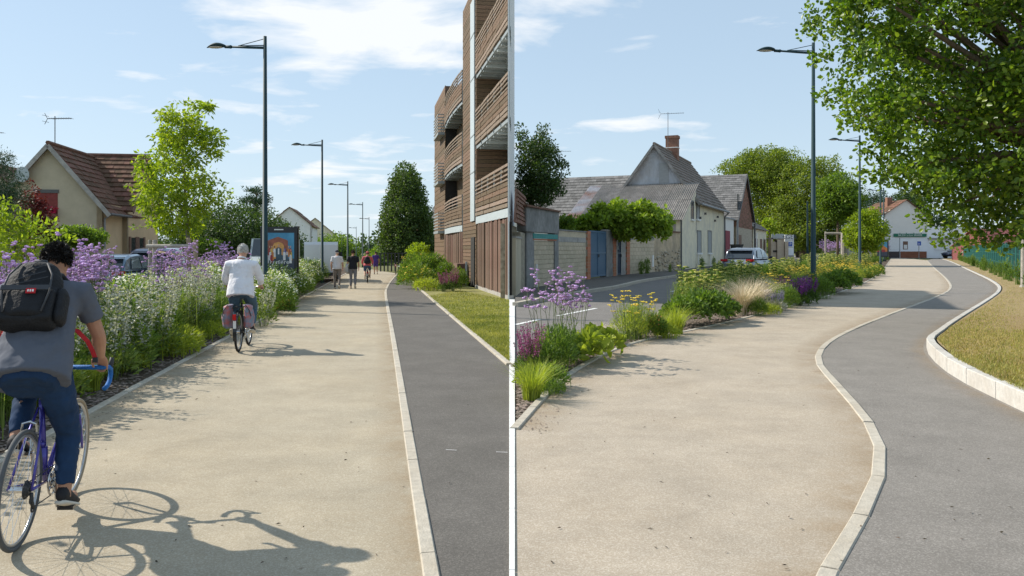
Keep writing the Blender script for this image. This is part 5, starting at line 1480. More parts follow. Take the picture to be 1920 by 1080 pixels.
def tree(name, label, poly, Y, thick, base, nclump, per, leafpx, mat, seed, crad=1.0, trunk=.12, cat='tree', bark='bark', limbs=14, round_=False, group=None, droop=.3, asp=.65, gnd=0.0, up=.35, cl=None, flat=.75):
    """crown = many leaf clumps inside a hull that has the photo's outline and real depth, on a trunk with limbs"""
    rs = np.random.RandomState(seed)
    px = F/Y; q = sample_poly(poly, nclump*3, rs); ed = edge_dist(q, poly)
    r = crad*px*rs.uniform(.5, 1.1, len(q))
    keep = ed > r*.55; q = q[keep][:nclump]; ed = ed[keep][:nclump]; r = (r[keep][:nclump])/px
    half = np.percentile(ed, 95) + 1e-6
    dy = thick*np.sqrt(np.clip(ed/half, .03, 1))*rs.uniform(-1, 1, len(q))
    C = np.stack([(q[:,0]-960)/F*Y, Y + dy, CZ + (HY-q[:,1])/F*Y], 1)
    # small sprays that break up the outline
    eq = sample_poly(poly, nclump*3, rs); ee = edge_dist(eq, poly); ek = (ee < crad*px*.5); eq = eq[ek][:nclump//2]; er = np.full(len(eq), crad*.42)*rs.uniform(.5, 1, len(eq))
    EC = np.stack([(eq[:,0]-960)/F*Y, Y + thick*.5*rs.uniform(-1, 1, len(eq)), CZ + (HY-eq[:,1])/F*Y], 1)
    n = len(C)*per; ci = np.concatenate([np.repeat(np.arange(len(C)), per), np.repeat(np.arange(len(C), len(C)+len(EC)), max(4, per//5))]); NC = len(C); C = np.concatenate([C, EC]); r = np.concatenate([r, er]); n = len(ci)
    d = unit(rs.normal(0, 1, (n, 3))); d[:,2] = d[:,2]*flat
    rad = rs.uniform(0, 1, n)**.5
    pos = C[ci] + d*(r[ci]*rad)[:,None]
    pos[:,2] = np.maximum(pos[:,2], gnd + .05)
    out = d + np.array([0, 0, up])
    L = leafpx/px
    V, T = leaves(pos, out, L, L*asp, round_, droop, rs)
    b = Vector((G(base[0], base[1]) if base[1] > HY + 4 else Vector((P(base[0], HY, Y).x, Y, 0))))
    if base[1] > HY + 4: b = Vector((P(base[0], HY, Y).x, Y, 0))
    t = thing(name, label, cat, b, 0, group)
    cr = link('crown', np_mesh('crown', V, T, mat), t, True); cr['kind'] = 'stuff'
    if trunk:
        m = MB(); C = C[:NC]; cz = C[:,2]; lo = np.percentile(cz, 12); top = np.percentile(cz, 88); mid = C.mean(0)
        lean = Vector((mid[0]-b.x, 0, 0))
        p0, p1, p2 = b - Vector((0,0,.1)), Vector((b.x + lean.x*.25, b.y, lo)), Vector((b.x + lean.x*.8, b.y, top))
        pts = [p0, p0.lerp(p1, .5) + Vector((rs.normal(0,.04), 0, 0)), p1, p1.lerp(p2, .5), p2]
        m.tube(pts, [trunk*1.25, trunk, trunk*.85, trunk*.5, trunk*.12], 9); m.build('trunk', bark, t, True, smooth=True)
        m = MB()
        for i in rs.choice(len(C), min(limbs, len(C)), False):
            e = Vector(C[i]); zz = min(max(lo*.9, e.z - abs(e.x-b.x)*.8), top*.95); f = 0 if top <= lo else (zz-lo)/(top-lo)
            s = p1.lerp(p2, max(0, f)); mdl = s.lerp(e, .5) + Vector((0, 0, .06*(e-s).length)); rr = trunk*(.45 - .25*max(0, f))
            m.tube([s, mdl, e], [rr, rr*.55, rr*.15], 6)
        m.build('limbs', bark, t, True, smooth=True)['kind'] = 'stuff'
    return t, C
tree('tree', 'bright lime green young tree rising above the timber guard', [(322,200),(345,190),(352,205),(365,187),(392,186),(393,215),(381,243),(413,242),(416,262),(393,305),(398,330),(428,350),(430,372),(402,386),(396,420),(360,446),(305,440),(282,420),(247,444),(244,428),(278,412),(248,352),(270,338),(268,292),(300,262),(292,222)], 27, 1.5, (352,560), 135, 62, 9, 'leaf_lime', 21, .42, .07, droop=.8, asp=.5, limbs=30, bark='bark_grey')
tree('conifer_hedge', 'dark blue green conifer hedge at the far left edge', [(-80,268),(2,272),(22,295),(36,335),(42,420),(40,490),(-80,490)], 31, 1.3, (-5,560), 150, 170, 5, 'leaf_conifer', 22, .7, .12, 'hedge', asp=.3)
tree('red_leaf_shrub', 'dark red leaved shrub against the gable of the tan house', [(46,352),(62,340),(72,372),(84,400),(98,412),(96,440),(72,456),(62,485),(46,478),(40,385)], 34, .8, (60,545), 60, 60, 5, 'leaf_red', 23, .45, .05, 'shrub')
tree('ivy_hedge', 'rounded green ivy hedge on top of the tan garden wall', [(75,447),(84,432),(104,425),(150,424),(182,430),(194,444),(190,464),(78,466)], 35, .9, (132,545), 70, 120, 5.5, 'leaf_mid', 24, .4, .0, 'hedge')
t = thing('garden_wall', 'low tan garden wall under the ivy hedge', 'wall', Vector((P(135,466,35).x, 35, 0)))
m = MB(); m.box((0, 0, .85), (2.9, .3, 1.7), R(8)); m.build('wall', 'tan_render', t)
m = MB(); m.box((-1.75, -.1, 1.25), (.42, .42, 2.5), R(8)); p_ = m.build('brick_pier', 'brick_red', t)
tree('sapling', 'yellow green sapling shoots among the purple flowers at far left', [(-40,380),(18,372),(30,355),(24,392),(44,412),(78,398),(74,420),(60,440),(120,420),(152,402),(140,425),(116,450),(110,480),(-40,490)], 13, .6, (30,640), 60, 26, 11, 'leaf_lime', 25, .22, .02, 'sapling', asp=.5, limbs=26, bark='bark_grey', flat=1.4)
tree('hedge', 'tall dark green hedge behind the young tree', [(318,432),(345,410),(372,396),(405,384),(440,378),(470,388),(505,392),(525,410),(545,428),(560,440),(566,490),(310,490)], 62, 4, (430,500), 210, 120, 5, 'leaf_dark', 26, 1.7, .2, 'hedge')
tree('tree', 'low umbrella shaped tree with yellow green top by the hedge', [(358,462),(372,448),(396,446),(418,454),(424,468),(395,473),(364,471)], 44, 1.2, (397,500), 40, 70, 4, 'leaf_mid', 27, .5, .09)
tree('tree', 'distant dark cedar above the hedge', [(458,372),(470,348),(480,343),(494,352),(503,372),(506,398),(500,412),(452,412)], 95, 3, (480,490), 55, 70, 4.5, 'leaf_conifer', 28, 1.2, .3, asp=.4, flat=.3)
tree('tree', 'dark conifer just right of the poster panel', [(556,425),(563,432),(570,450),(576,462),(577,486),(552,486)], 72, 1.5, (564,495), 40, 70, 4, 'leaf_conifer', 29, .8, .15, asp=.4)
tree('tree', 'rounded mid green trees beyond the white van', [(578,470),(585,455),(600,446),(616,446),(630,437),(652,440),(664,452),(674,470),(676,488),(580,488)], 125, 6, (630,487), 90, 90, 4, 'leaf_mid', 30, 1.9, .4)
tree('tree', 'small dark clipped tree behind the cyclist in pink', [(686,476),(689,458),(694,453),(700,460),(702,476),(700,490),(687,490)], 100, 1.2, (694,493), 30, 60, 4, 'leaf_conifer', 31, .8, .2)
tree('tree', 'tall dark pyramid shaped tree at the end of the left path', [(760,303),(772,305),(780,322),(792,345),(799,375),(808,405),(813,440),(811,468),(797,488),(778,497),(745,495),(728,488),(714,470),(710,440),(716,412),(722,385),(730,360),(738,330),(748,312)], 63, 2.6, (766,507), 420, 80, 4.6, 'leaf_pyr', 32, .75, .3, limbs=25)
tree('tree', 'dark foliage between the tall tree and the wooden building', [(797,415),(818,425),(822,470),(822,503),(786,503),(792,470)], 66, 2, (806,505), 60, 90, 4.5, 'leaf_dark', 33, 1.0, .15)
tree('tree', 'small bright green tree above the right-hand shrubs', [(764,474),(772,462),(785,454),(800,462),(804,480),(792,494),(768,492)], 47, 1, (785,510), 45, 55, 5, 'leaf_lime', 34, .5, .05)
tree('hedge', 'green hedge at the far end of the left path', [(698,474),(706,462),(718,458),(730,470),(734,500),(698,500)], 85, 3, (716,495), 50, 80, 4.5, 'leaf_mid', 35, 1.2, .2, 'hedge')
# right side
tree('tree', 'dark ragged tree with bare twigs behind the left end of the wall', [(968,232),(982,240),(994,262),(1004,246),(1020,238),(1034,258),(1042,282),(1058,296),(1062,330),(1056,362),(1040,380),(1010,392),(968,394)], 46, 2.2, (992,530), 110, 85, 5.5, 'leaf_dark', 41, .8, .2, limbs=45)
tree('climber', 'bright green climbing wisteria spilling over the blue gate', [(1072,426),(1078,410),(1100,404),(1108,390),(1124,380),(1138,388),(1152,375),(1172,374),(1184,386),(1200,377),(1218,379),(1226,394),(1242,390),(1258,408),(1256,428),(1246,450),(1230,434),(1208,455),(1190,438),(1168,450),(1150,436),(1126,440),(1104,428),(1090,436)], 47, 1.5, (1150,520), 330, 34, 9, 'leaf_wist', 42, .42, 0, 'climber', droop=.7)
tree('shrub', 'sparse dark green shrub peeping over the wall left of the wisteria', [(1044,430),(1050,412),(1062,404),(1074,408),(1078,420),(1070,434),(1056,434)], 41, .6, (1060,530), 26, 26, 8, 'leaf_mid', 62, .35, .03, 'shrub')
tree('lime_tree', 'broad lime tree with olive green crown left of its neighbour', [(1342,322),(1356,306),(1378,296),(1394,284),(1420,280),(1432,273),(1446,282),(1470,276),(1490,290),(1486,330),(1480,400),(1470,468),(1428,470),(1412,450),(1408,420),(1400,380),(1372,340)], 150, 9, (1502,484), 330, 110, 4.2, 'leaf_olive', 43, 2.4, .7, limbs=20)
tree('lime_tree', 'broad lime tree with yellow green crown right of its neighbour', [(1448,330),(1462,310),(1490,298),(1515,300),(1540,290),(1560,300),(1566,325),(1596,330),(1603,345),(1598,400),(1580,430),(1570,462),(1545,470),(1450,470),(1445,400)], 142, 9, (1508,484), 340, 110, 4.2, 'leaf_olive', 44, 2.4, .8, limbs=20)
tree('tree', 'round headed young green tree left of the second lamp', [(1570,322),(1590,334),(1606,355),(1618,374),(1612,392),(1596,408),(1575,420),(1552,412),(1538,398),(1530,374),(1540,348),(1554,334)], 80, 2.4, (1571,498), 130, 100, 5, 'leaf_mid', 45, 1.0, .12)
tree('tree', 'small yellow green tree standing right before the second lamp', [(1600,402),(1616,394),(1636,390),(1650,412),(1658,432),(1650,455),(1634,472),(1610,478),(1594,470),(1586,440)], 76, 1.8, (1620,500), 110, 80, 5, 'leaf_lime', 46, .8, .08)
tree('tree', 'dark pine beyond the second lamp on the right', [(1612,392),(1618,368),(1632,355),(1642,348),(1652,362),(1662,380),(1664,410),(1612,412)], 175, 6, (1640,480), 60, 70, 4, 'leaf_conifer', 47, 2.2, .5, asp=.4)
tree('tree', 'dark pine crown behind the white bar', [(1676,376),(1690,352),(1706,346),(1722,352),(1734,366),(1738,400),(1760,398),(1800,402),(1806,430),(1736,430),(1676,400)], 185, 5, (1720,480), 110, 70, 4, 'leaf_dark', 48, 2.6, .5)
tree('shrub', 'bright sprig growing behind the recycling bunker', [(1434,412),(1444,408),(1452,418),(1448,440),(1440,440)], 126, 1, (1443,486), 18, 50, 5, 'leaf_lime', 49, 1.0, .08, 'shrub')
tree('tree', 'dense green trees behind the green fence', [(1786,440),(1810,425),(1850,430),(1930,420),(1990,430),(1990,480),(1786,480)], 190, 6, (1860,482), 130, 80, 4.5, 'leaf_dark', 50, 3.5, .5)
big, BC = tree('tree', 'large leafy tree overhanging the lawn at the right', [(1566,-60),(1558,25),(1566,90),(1580,140),(1580,180),(1604,190),(1616,236),(1632,236),(1638,268),(1658,300),(1652,318),(1684,338),(1718,354),(1748,360),(1764,394),(1796,416),(1808,448),(1828,474),(1866,462),(1890,474),(1930,448),(2200,430),(2320,-250),(1720,-300),(1600,-200)], 17, 3.6, (2080,640), 800, 96, 9.8, 'leaf_big', 51, .6, .3, limbs=110, round_=True, asp=.78)
# ragged sprays at the edge of the crown
# far wood closing the horizon
def far_wood():
    rs = np.random.RandomState(61); C = []
    for X in np.arange(-330, 330, 3.2):
        for k in range(3): C.append((X + rs.normal(0, 2), 290 + rs.normal(0, 8), abs(rs.normal(2.0, 2.2))))
    C = np.array(C); per = 46; ci = np.repeat(np.arange(len(C)), per); d = unit(rs.normal(0, 1, (len(ci), 3)))
    pos = C[ci] + d*rs.uniform(.5, 3.4, (len(ci), 1)); pos[:,2] = np.abs(pos[:,2])
    V, T = leaves(pos, d, 1.5, 1.1, rs=rs)
    tag(link('far_wood', np_mesh('far_wood', V, T, 'leaf_dark')), 'distant belt of dark trees along the horizon', 'wood', None, 'stuff')
far_wood()

# ---------------------------------------------------------------- garden plants
leafmat('fol_green', (0.13, 0.21, 0.04), .4, .4)
leafmat('fol_grass', (0.19, 0.26, 0.07), .4, .4)
leafmat('fol_lime', (0.30, 0.36, 0.05), .35, .42)
leafmat('fol_deep', (0.075, 0.135, 0.03), .4, .35)
leafmat('fol_grey', (0.46, 0.46, 0.43), .3, .2)
M('stipa_blond', (0.70, 0.60, 0.42), .7, .15, 2, island=.25)
leafmat('stipa_base', (0.26, 0.25, 0.05), .3, .3)
M('stem', (0.13, 0.17, 0.06), .7, .2, 3, island=.3)
M('bloom_verbena', (0.53, 0.34, 0.62), .7, .2, 30, island=.35, transl=.15)
M('bloom_white', (0.80, 0.79, 0.70), .7, .08, 30, island=.15, transl=.2)
M('bloom_yellow', (0.74, 0.55, 0.06), .7, .2, 30, island=.3)
M('bloom_salvia', (0.20, 0.035, 0.26), .7, .2, 30, island=.45)
M('bloom_pink', (0.38, 0.08, 0.22), .7, .2, 30, island=.4)
M('bloom_phlomis', (0.50, 0.50, 0.13), .7, .2, 20, island=.3, transl=.2)
M('bloom_lilac', (0.30, 0.27, 0.42), .7, .2, 30, island=.35)
M('bloom_orange', (0.55, 0.25, 0.06), .7, .2, 30, island=.35)
def head(m, c, r, rs, sq=.6):
    """knobbly little flower head"""
    m.ball(c, (r*rs.uniform(.8,1.2), r*rs.uniform(.8,1.2), r*sq), 6, 4)
def sp_verbena(seed, h=1.5, ns=11, spread=.32, hd=.032):
    rs = np.random.RandomState(seed); st = MB(); fl = MB(); lp = []
    for i in range(ns):
        a = rs.uniform(0, 6.28); r0 = rs.uniform(0, .1); r1 = spread*rs.uniform(.2, 1.1); hh = h*rs.uniform(.72, 1.08)
        b = Vector((r0*math.cos(a), r0*math.sin(a), 0)); tp = Vector((r1*math.cos(a), r1*math.sin(a), hh))
        md = b.lerp(tp, .55) + Vector((0, 0, .05)); st.tube([b, md, tp], [.006, .0045, .003], 4, False)
        ends = [tp]
        for k in range(rs.randint(3, 6)):
            s = md.lerp(tp, rs.uniform(.25, .95)); e = s + Vector((rs.normal(0, .10), rs.normal(0, .10), rs.uniform(.08, .26))); st.tube([s, e], [.003, .002], 3, False); ends.append(e)
        for e in ends:
            for k in range(rs.randint(2, 5)): head(fl, e + Vector((rs.normal(0,.022), rs.normal(0,.022), rs.normal(0,.012))), hd*rs.uniform(.55,1), rs)
        for k in range(5):
            p = b.lerp(md, rs.uniform(.1, 1)); lp.append(tuple(p))
    lp = np.array(lp); V, T = leaves(lp, np.stack([rs.normal(0,1,len(lp)), rs.normal(0,1,len(lp)), np.full(len(lp), .8)],1), .14, .02, rs=rs)
    return [('stems', st.mesh('stems', 'stem')), ('foliage', np_mesh('foliage', V, T, 'fol_grass')), ('flower_heads', fl.mesh('flower_heads', 'bloom_verbena'))]
def dome_pts(rs, n, r, h, lo=.25):
    a = rs.uniform(0, 6.28, n); u = rs.uniform(0, 1, n)**.5; z = h*(lo + (1-lo)*np.sqrt(np.clip(1-u**2*.85, 0, 1)))*rs.uniform(.85, 1.05, n)
    return np.stack([r*u*np.cos(a), r*u*np.sin(a), z], 1)
def flat_flowers(pos, r, rs, k=6, tilt=.5):
    n = len(pos); nrm = unit(np.stack([rs.normal(0,tilt,n), rs.normal(0,tilt,n), np.ones(n)],1)); s = unit(np.cross(nrm, rs.normal(0,1,(n,3)))); u = np.cross(nrm, s)
    rr = (r*rs.uniform(.7,1.2,n))[:,None]; V = [pos + nrm*rr*.25] + [pos + (s*math.cos(6.2832*i/k) + u*math.sin(6.2832*i/k))*rr*(1 if i % 2 == 0 else .8) for i in range(k)]
    V = np.stack(V, 1); t = np.array([[0, 1+i, 1+(i+1)%k] for i in range(k)]); T = (t[None] + (np.arange(n)*(k+1))[:,None,None]).reshape(-1,3)
    return V.reshape(-1,3), T
def bush(seed, r, h, n, L, W, mat, droop=.1, lo=.05):
    rs = np.random.RandomState(seed); p = dome_pts(rs, n, r, h, lo); p[:,2] *= rs.uniform(.15, 1, n)**.6
    o = p*np.array([1,1,.3]) + np.array([0,0,.4*h]); V, T = leaves(p, unit(o)*1.2, L, W, droop=droop, rs=rs)
    return V, T
def sp_aster(seed, r=.5, h=.95, n=330, bloom='bloom_white', fr=.028):
    rs = np.random.RandomState(seed); V, T = bush(seed, r, h, 1500, .13, .022, 'fol_green')
    p = dome_pts(rs, n, r*1.05, h*1.05, .3); p[:,2] -= rs.uniform(0, .16, n); F_ = flat_flowers(p, fr, rs)
    return [('foliage', np_mesh('foliage', V, T, 'fol_green')), ('flower_heads', np_mesh('flower_heads', F_[0], F_[1], bloom))]
def sp_green(seed, r=.4, h=.8, mat='fol_green', n=1300, L=.13, W=.025):
    V, T = bush(seed, r, h, n, L, W, mat); rs = np.random.RandomState(seed+5)
    b = np.stack([rs.normal(0,r*.4,60), rs.normal(0,r*.4,60), np.zeros(60)],1); B2 = blades(b, h*1.05, .35, .012, rs)
    V, T = merge([(V, T), B2]); return [('foliage', np_mesh('foliage', V, T, mat))]
def sp_tallgreen(seed, h=1.1):
    rs = np.random.RandomState(seed); b = np.stack([rs.normal(0,.16,130), rs.normal(0,.16,130), np.zeros(130)],1); A = blades(b, h, .28, .014, rs, 4)
    p = b[rs.randint(0,130,500)] + np.stack([rs.normal(0,.09,500), rs.normal(0,.09,500), rs.uniform(.05, .85, 500)*h],1); L_ = leaves(p, np.stack([rs.normal(0,1,500), rs.normal(0,1,500), np.full(500,1.0)],1), .12, .016, rs=rs)
    V, T = merge([A, L_]); return [('foliage', np_mesh('foliage', V, T, 'fol_grass'))]
def sp_grass(seed, h=.5, r=.1, n=260, lean=.8, mat='fol_lime', w=.010):
    rs = np.random.RandomState(seed); a = rs.uniform(0,6.28,n); rr = r*rs.uniform(0,1,n)**.5; b = np.stack([rr*np.cos(a), rr*np.sin(a), np.zeros(n)],1)
    V, T = blades(b, h, lean, w, rs, 4, dirs=a + rs.normal(0,.5,n)); return [('blades', np_mesh('blades', V, T, mat))]
def sp_stipa(seed, h=.8):
    rs = np.random.RandomState(seed); n = 620; a = rs.uniform(0,6.28,n); rr = .12*rs.uniform(0,1,n)**.5; b = np.stack([rr*np.cos(a), rr*np.sin(a), np.zeros(n)],1)
    A = blades(b, h, .95, .008, rs, 4, dirs=a + rs.normal(0,.5,n)); n2 = 260
    B_ = blades(b[:n2], h*.62, .5, .009, rs, 3, dirs=a[:n2]); return [('plumes', np_mesh('plumes', A[0], A[1], 'stipa_blond')), ('blades', np_mesh('blades', B_[0], B_[1], 'stipa_base'))]
def sp_spike(seed, h=.6, r=.22, ns=46, bloom='bloom_salvia', fol='fol_deep', frac=.45, sr=.016, lean=.5):
    rs = np.random.RandomState(seed); st = MB(); pos = []; out = []
    for i in range(ns):
        a = rs.uniform(0,6.28); q = rs.uniform(0,1)**.5; hh = h*rs.uniform(.7,1.1); b = Vector((.3*r*q*math.cos(a), .3*r*q*math.sin(a), 0)); t = Vector((r*q*math.cos(a)*(1+lean*.2), r*q*math.sin(a)*(1+lean*.2), hh))
        st.tube([b, b.lerp(t,.5) + Vector((0,0,.03)), t], [.004,.003,.002], 3, False)
        for k in range(34):
            f = rs.uniform(1-frac, 1.0); p = b.lerp(t, f); pos.append(tuple(p)); out.append((rs.normal(0,1), rs.normal(0,1), .6))
    V, T = leaves(np.array(pos), np.array(out), sr*2.0, sr*1.2, rs=rs); FV, FT = bush(seed+3, r*.95, h*.5, 420, .09, .03, fol)
    return [('stems', st.mesh('stems', 'stem')), ('flower_spikes', np_mesh('flower_spikes', V, T, bloom)), ('foliage', np_mesh('foliage', FV, FT, fol))]
def sp_achillea(seed, h=.85, r=.38, ns=17, bloom='bloom_yellow', fol='fol_lime'):
    rs = np.random.RandomState(seed); st = MB(); fl = MB()
    for i in range(ns):
        a = rs.uniform(0,6.28); q = rs.uniform(0,1)**.5; b = Vector((.4*r*q*math.cos(a), .4*r*q*math.sin(a), 0)); t = Vector((r*q*math.cos(a), r*q*math.sin(a), h*rs.uniform(.65,1.1)))
        st.tube([b, b.lerp(t,.5), t], [.005,.004,.003], 4, False)
        for k in range(5): fl.ball(t + Vector((rs.normal(0,.026), rs.normal(0,.026), rs.normal(0,.006))), (.022*rs.uniform(.7,1.2), .022*rs.uniform(.7,1.2), .009), 7, 4)
    V, T = bush(seed+1, r*.95, h*.8, 1100, .09, .012, fol); return [('stems', st.mesh('stems','stem')), ('foliage', np_mesh('foliage', V, T, fol)), ('flower_heads', fl.mesh('flower_heads', bloom))]
def sp_phlomis(seed, h=1.05, r=.4, ns=15):
    rs = np.random.RandomState(seed); st = MB(); fl = MB(); lp = []
    for i in range(ns):
        a = rs.uniform(0,6.28); q = rs.uniform(0,1)**.5; b = Vector((.6*r*q*math.cos(a), .6*r*q*math.sin(a), 0)); t = Vector((r*q*math.cos(a), r*q*math.sin(a), h*rs.uniform(.7,1.1)))
        st.tube([b, t], [.008,.004], 4, False)
        for k in range(4):
            c = b.lerp(t, 1 - k*.14); rr = .036*(1-.05*k)
            for j in range(5):
                an = j*1.257+k; fl.ball(c + Vector((rr*math.cos(an), rr*math.sin(an), 0)), (.024,.024,.018), 5, 4)
            for j in range(4): lp.append(tuple(c - Vector((0,0,.03))))
        for k in range(8): lp.append(tuple(b.lerp(t, rs.uniform(.1,.6))))
    lp = np.array(lp); V, T = leaves(lp, np.stack([rs.normal(0,1,len(lp)), rs.normal(0,1,len(lp)), np.full(len(lp), .1)],1), .13, .05, rs=rs, droop=.6); B_ = bush(seed+2, r, h*.5, 420, .15, .06, 'fol_green')
    V, T = merge([(V,T), B_]); return [('stems', st.mesh('stems','stem')), ('whorls', fl.mesh('whorls','bloom_phlomis')), ('foliage', np_mesh('foliage', V, T, 'fol_green'))]
def sp_leafy(seed, r=.6, h=.75, mat='fol_green', n=900, L=.16, W=.085):
    rs = np.random.RandomState(seed); p = dome_pts(rs, n, r, h, .2); p[:,2] *= rs.uniform(.3,1,n)**.4; V, T = leaves(p, unit(p*np.array([1,1,.4]) + np.array([0,0,.2]))*1.3, L, W, True, .5, rs); return [('foliage', np_mesh('foliage', V, T, mat))]
PL = {}
def species(key, fn, k=3, **kw):
    PL[key] = [fn(100 + 17*i + sum(map(ord, key)), **kw) for i in range(k)]
species('verbena', sp_verbena, 5); species('aster', sp_aster, 3); species('green', sp_green, 3); species('tallgreen', sp_tallgreen, 4)
species('perovskia', sp_spike, 2, h=1.05, r=.3, ns=22, bloom='fol_grey', fol='fol_grass', frac=.65, sr=.022)
species('limegrass', sp_grass, 2); species('stipa', sp_stipa, 2); species('salvia', sp_spike, 2)
species('pinksalvia', sp_spike, 2, h=.75, r=.28, bloom='bloom_pink', frac=.5); species('achillea', sp_achillea, 3); species('phlomis', sp_phlomis, 3)
species('leafy', sp_leafy, 3, n=1300, L=.12, W=.06); species('bergenia', sp_leafy, 2, r=.3, h=.34, mat='fol_lime', n=120, L=.15, W=.10)
species('lowgreen', sp_green, 2, r=.3, h=.35, n=800, L=.08, W=.02); species('lowlime', sp_green, 2, r=.28, h=.3, mat='fol_lime', n=800, L=.07, W=.018)
species('lavender', sp_spike, 2, h=.45, r=.25, ns=40, bloom='bloom_lilac', fol='fol_grey', frac=.3, sr=.011); species('weed', sp_green, 2, r=.14, h=.7, n=220, L=.1, W=.03)
species('mound', sp_aster, 2, r=.5, h=.6, n=120, bloom='bloom_yellow', fr=.03); species('thinverbena', sp_verbena, 3, h=1.25, ns=7, spread=.36, hd=.03)
species('orange', sp_aster, 1, r=.3, h=.5, n=160, bloom='bloom_orange', fr=.025); species('shrubby', sp_green, 2, r=.7, h=1.4, n=2600, L=.14, W=.05)
NMS = dict(verbena='verbena', aster='white_aster', green='perennial', tallgreen='tall_perennial', perovskia='silver_spike_plant', limegrass='grass_tuft', stipa='feather_grass', salvia='salvia', pinksalvia='salvia', achillea='yarrow', phlomis='phlomis', leafy='leafy_shrub', bergenia='broad_leaf_plant', lowgreen='ground_plant', lowlime='ground_plant', lavender='lavender', weed='wall_weed', mound='daisy_mound', thinverbena='verbena', orange='orange_flower_clump', shrubby='shrub')
pr = random.Random(3)
def plant(key, p, s=1.0, label='', group=None, sz=None):
    v = pr.choice(PL[key]); o = thing(NMS[key], label, 'grass tuft' if key in ('limegrass','stipa') else 'plant', p, pr.uniform(0, 6.28), group)
    o.scale = (s, s, sz or s*pr.uniform(.93, 1.08))
    for n, me in v: link(n, me, o)['kind'] = 'stuff'
    return o
# left bed: place by distance along the kerb and offset behind it
LQ = resample(L_BED, .25); LO = [a - b for a, b in zip(offset_line(LQ, -1.0), LQ)]
def bedL(Y, w):
    i = min(range(len(LQ)), key=lambda k: abs(LQ[k].y - Y)); return LQ[i] + LO[i]*w
def scatterL(key, y0, y1, w0, w1, n, s0, s1, label, group, pw=1.0):
    for i in range(n):
        Y = lerp(y0, y1, ((i + pr.random())/n)**pw); plant(key, bedL(Y, pr.uniform(w0, w1)), pr.uniform(s0, s1), label, group)
scatterL('verbena', 5.5, 27, 1.1, 3.2, 62, .68, 1.1, 'tall purple verbena clump in the left flower bed', 'verbena in the left bed', 1.4)
scatterL('verbena', 24, 40, 1.8, 3.2, 16, .65, .9, 'far purple verbena clump along the left flower bed', 'far verbena in the left bed')
scatterL('verbena', 5.0, 14, 1.1, 3.2, 34, .85, 1.12, 'tall purple verbena clump beside the near cyclist', 'near verbena in the left bed', 1.2)
scatterL('aster', 11.5, 24, 1.0, 2.5, 30, .95, 1.28, 'white flowering bushy aster behind the cyclist in the white shirt', 'white asters amid the left bed')
scatterL('aster', 22, 42, .45, 2.2, 46, 1.0, 1.3, 'white flowering bushy aster along the far left kerb', 'white asters at the far left kerb')
scatterL('tallgreen', 7.2, 22, .55, 1.6, 64, .6, .92, 'tall green stemmed perennial in the left bed', 'green perennials in the left bed', 1.3)
scatterL('green', 4.8, 20, .6, 2.4, 46, .8, 1.2, 'bushy green perennial low in the left bed', 'bushy perennials in the left bed', 1.3)
scatterL('perovskia', 8.2, 19, .45, 1.1, 20, .95, 1.2, 'silvery flower spikes near the front of the left bed', 'silver spikes in the left bed')
scatterL('lowlime', 10.5, 22, .3, .8, 16, .9, 1.5, 'yellow green ground plant at the left kerb', 'ground plants at the left kerb')
scatterL('limegrass', 7.5, 14, .4, .9, 7, .9, 1.2, 'bright grass tuft at the front of the left bed', 'grass tufts in the left bed')
plant('perovskia', G(494, 612), 1.0, 'silver spike plant at the foot of the nearest left lamp')
for px, py in ((506,580),(520,574),(536,566),(550,560),(562,556),(515,590)): plant('aster', G(px, py), pr.uniform(1.0, 1.2), 'white flowering aster in front of the poster panel', 'white asters before the poster')
plant('orange', G(533, 590), .8, 'small orange flower clump beyond the nearest left lamp')
# shrubs between the footpath and the wooden building
for px, py, k, s, lab in ((775,534,'shrubby',1.0,'green shrub left at the bend of the left footpath'), (795,537,'shrubby',1.1,'green shrub in the middle of the footpath border'), (815,536,'shrubby',1.1,'green shrub right in the footpath border'), (835,538,'shrubby',.8,'green shrub by the board fence'),
                         (782,541,'mound',1.6,'yellow flowered mound before the footpath shrubs'), (800,545,'lowlime',1.9,'lime green ground plant before the footpath shrubs'), (848,546,'pinksalvia',1.1,'purple heather clump by the meter box'), (832,547,'pinksalvia',.9,'purple heather clump left of its twin'),
                         (770,528,'achillea',1.5,'yellow flowering plant at the far end of the footpath border'), (786,530,'achillea',1.6,'yellow flowering plant among the footpath shrubs'), (858,541,'green',1.1,'green perennial against the wooden fence')):
    plant(k, G(px, py), s, lab)
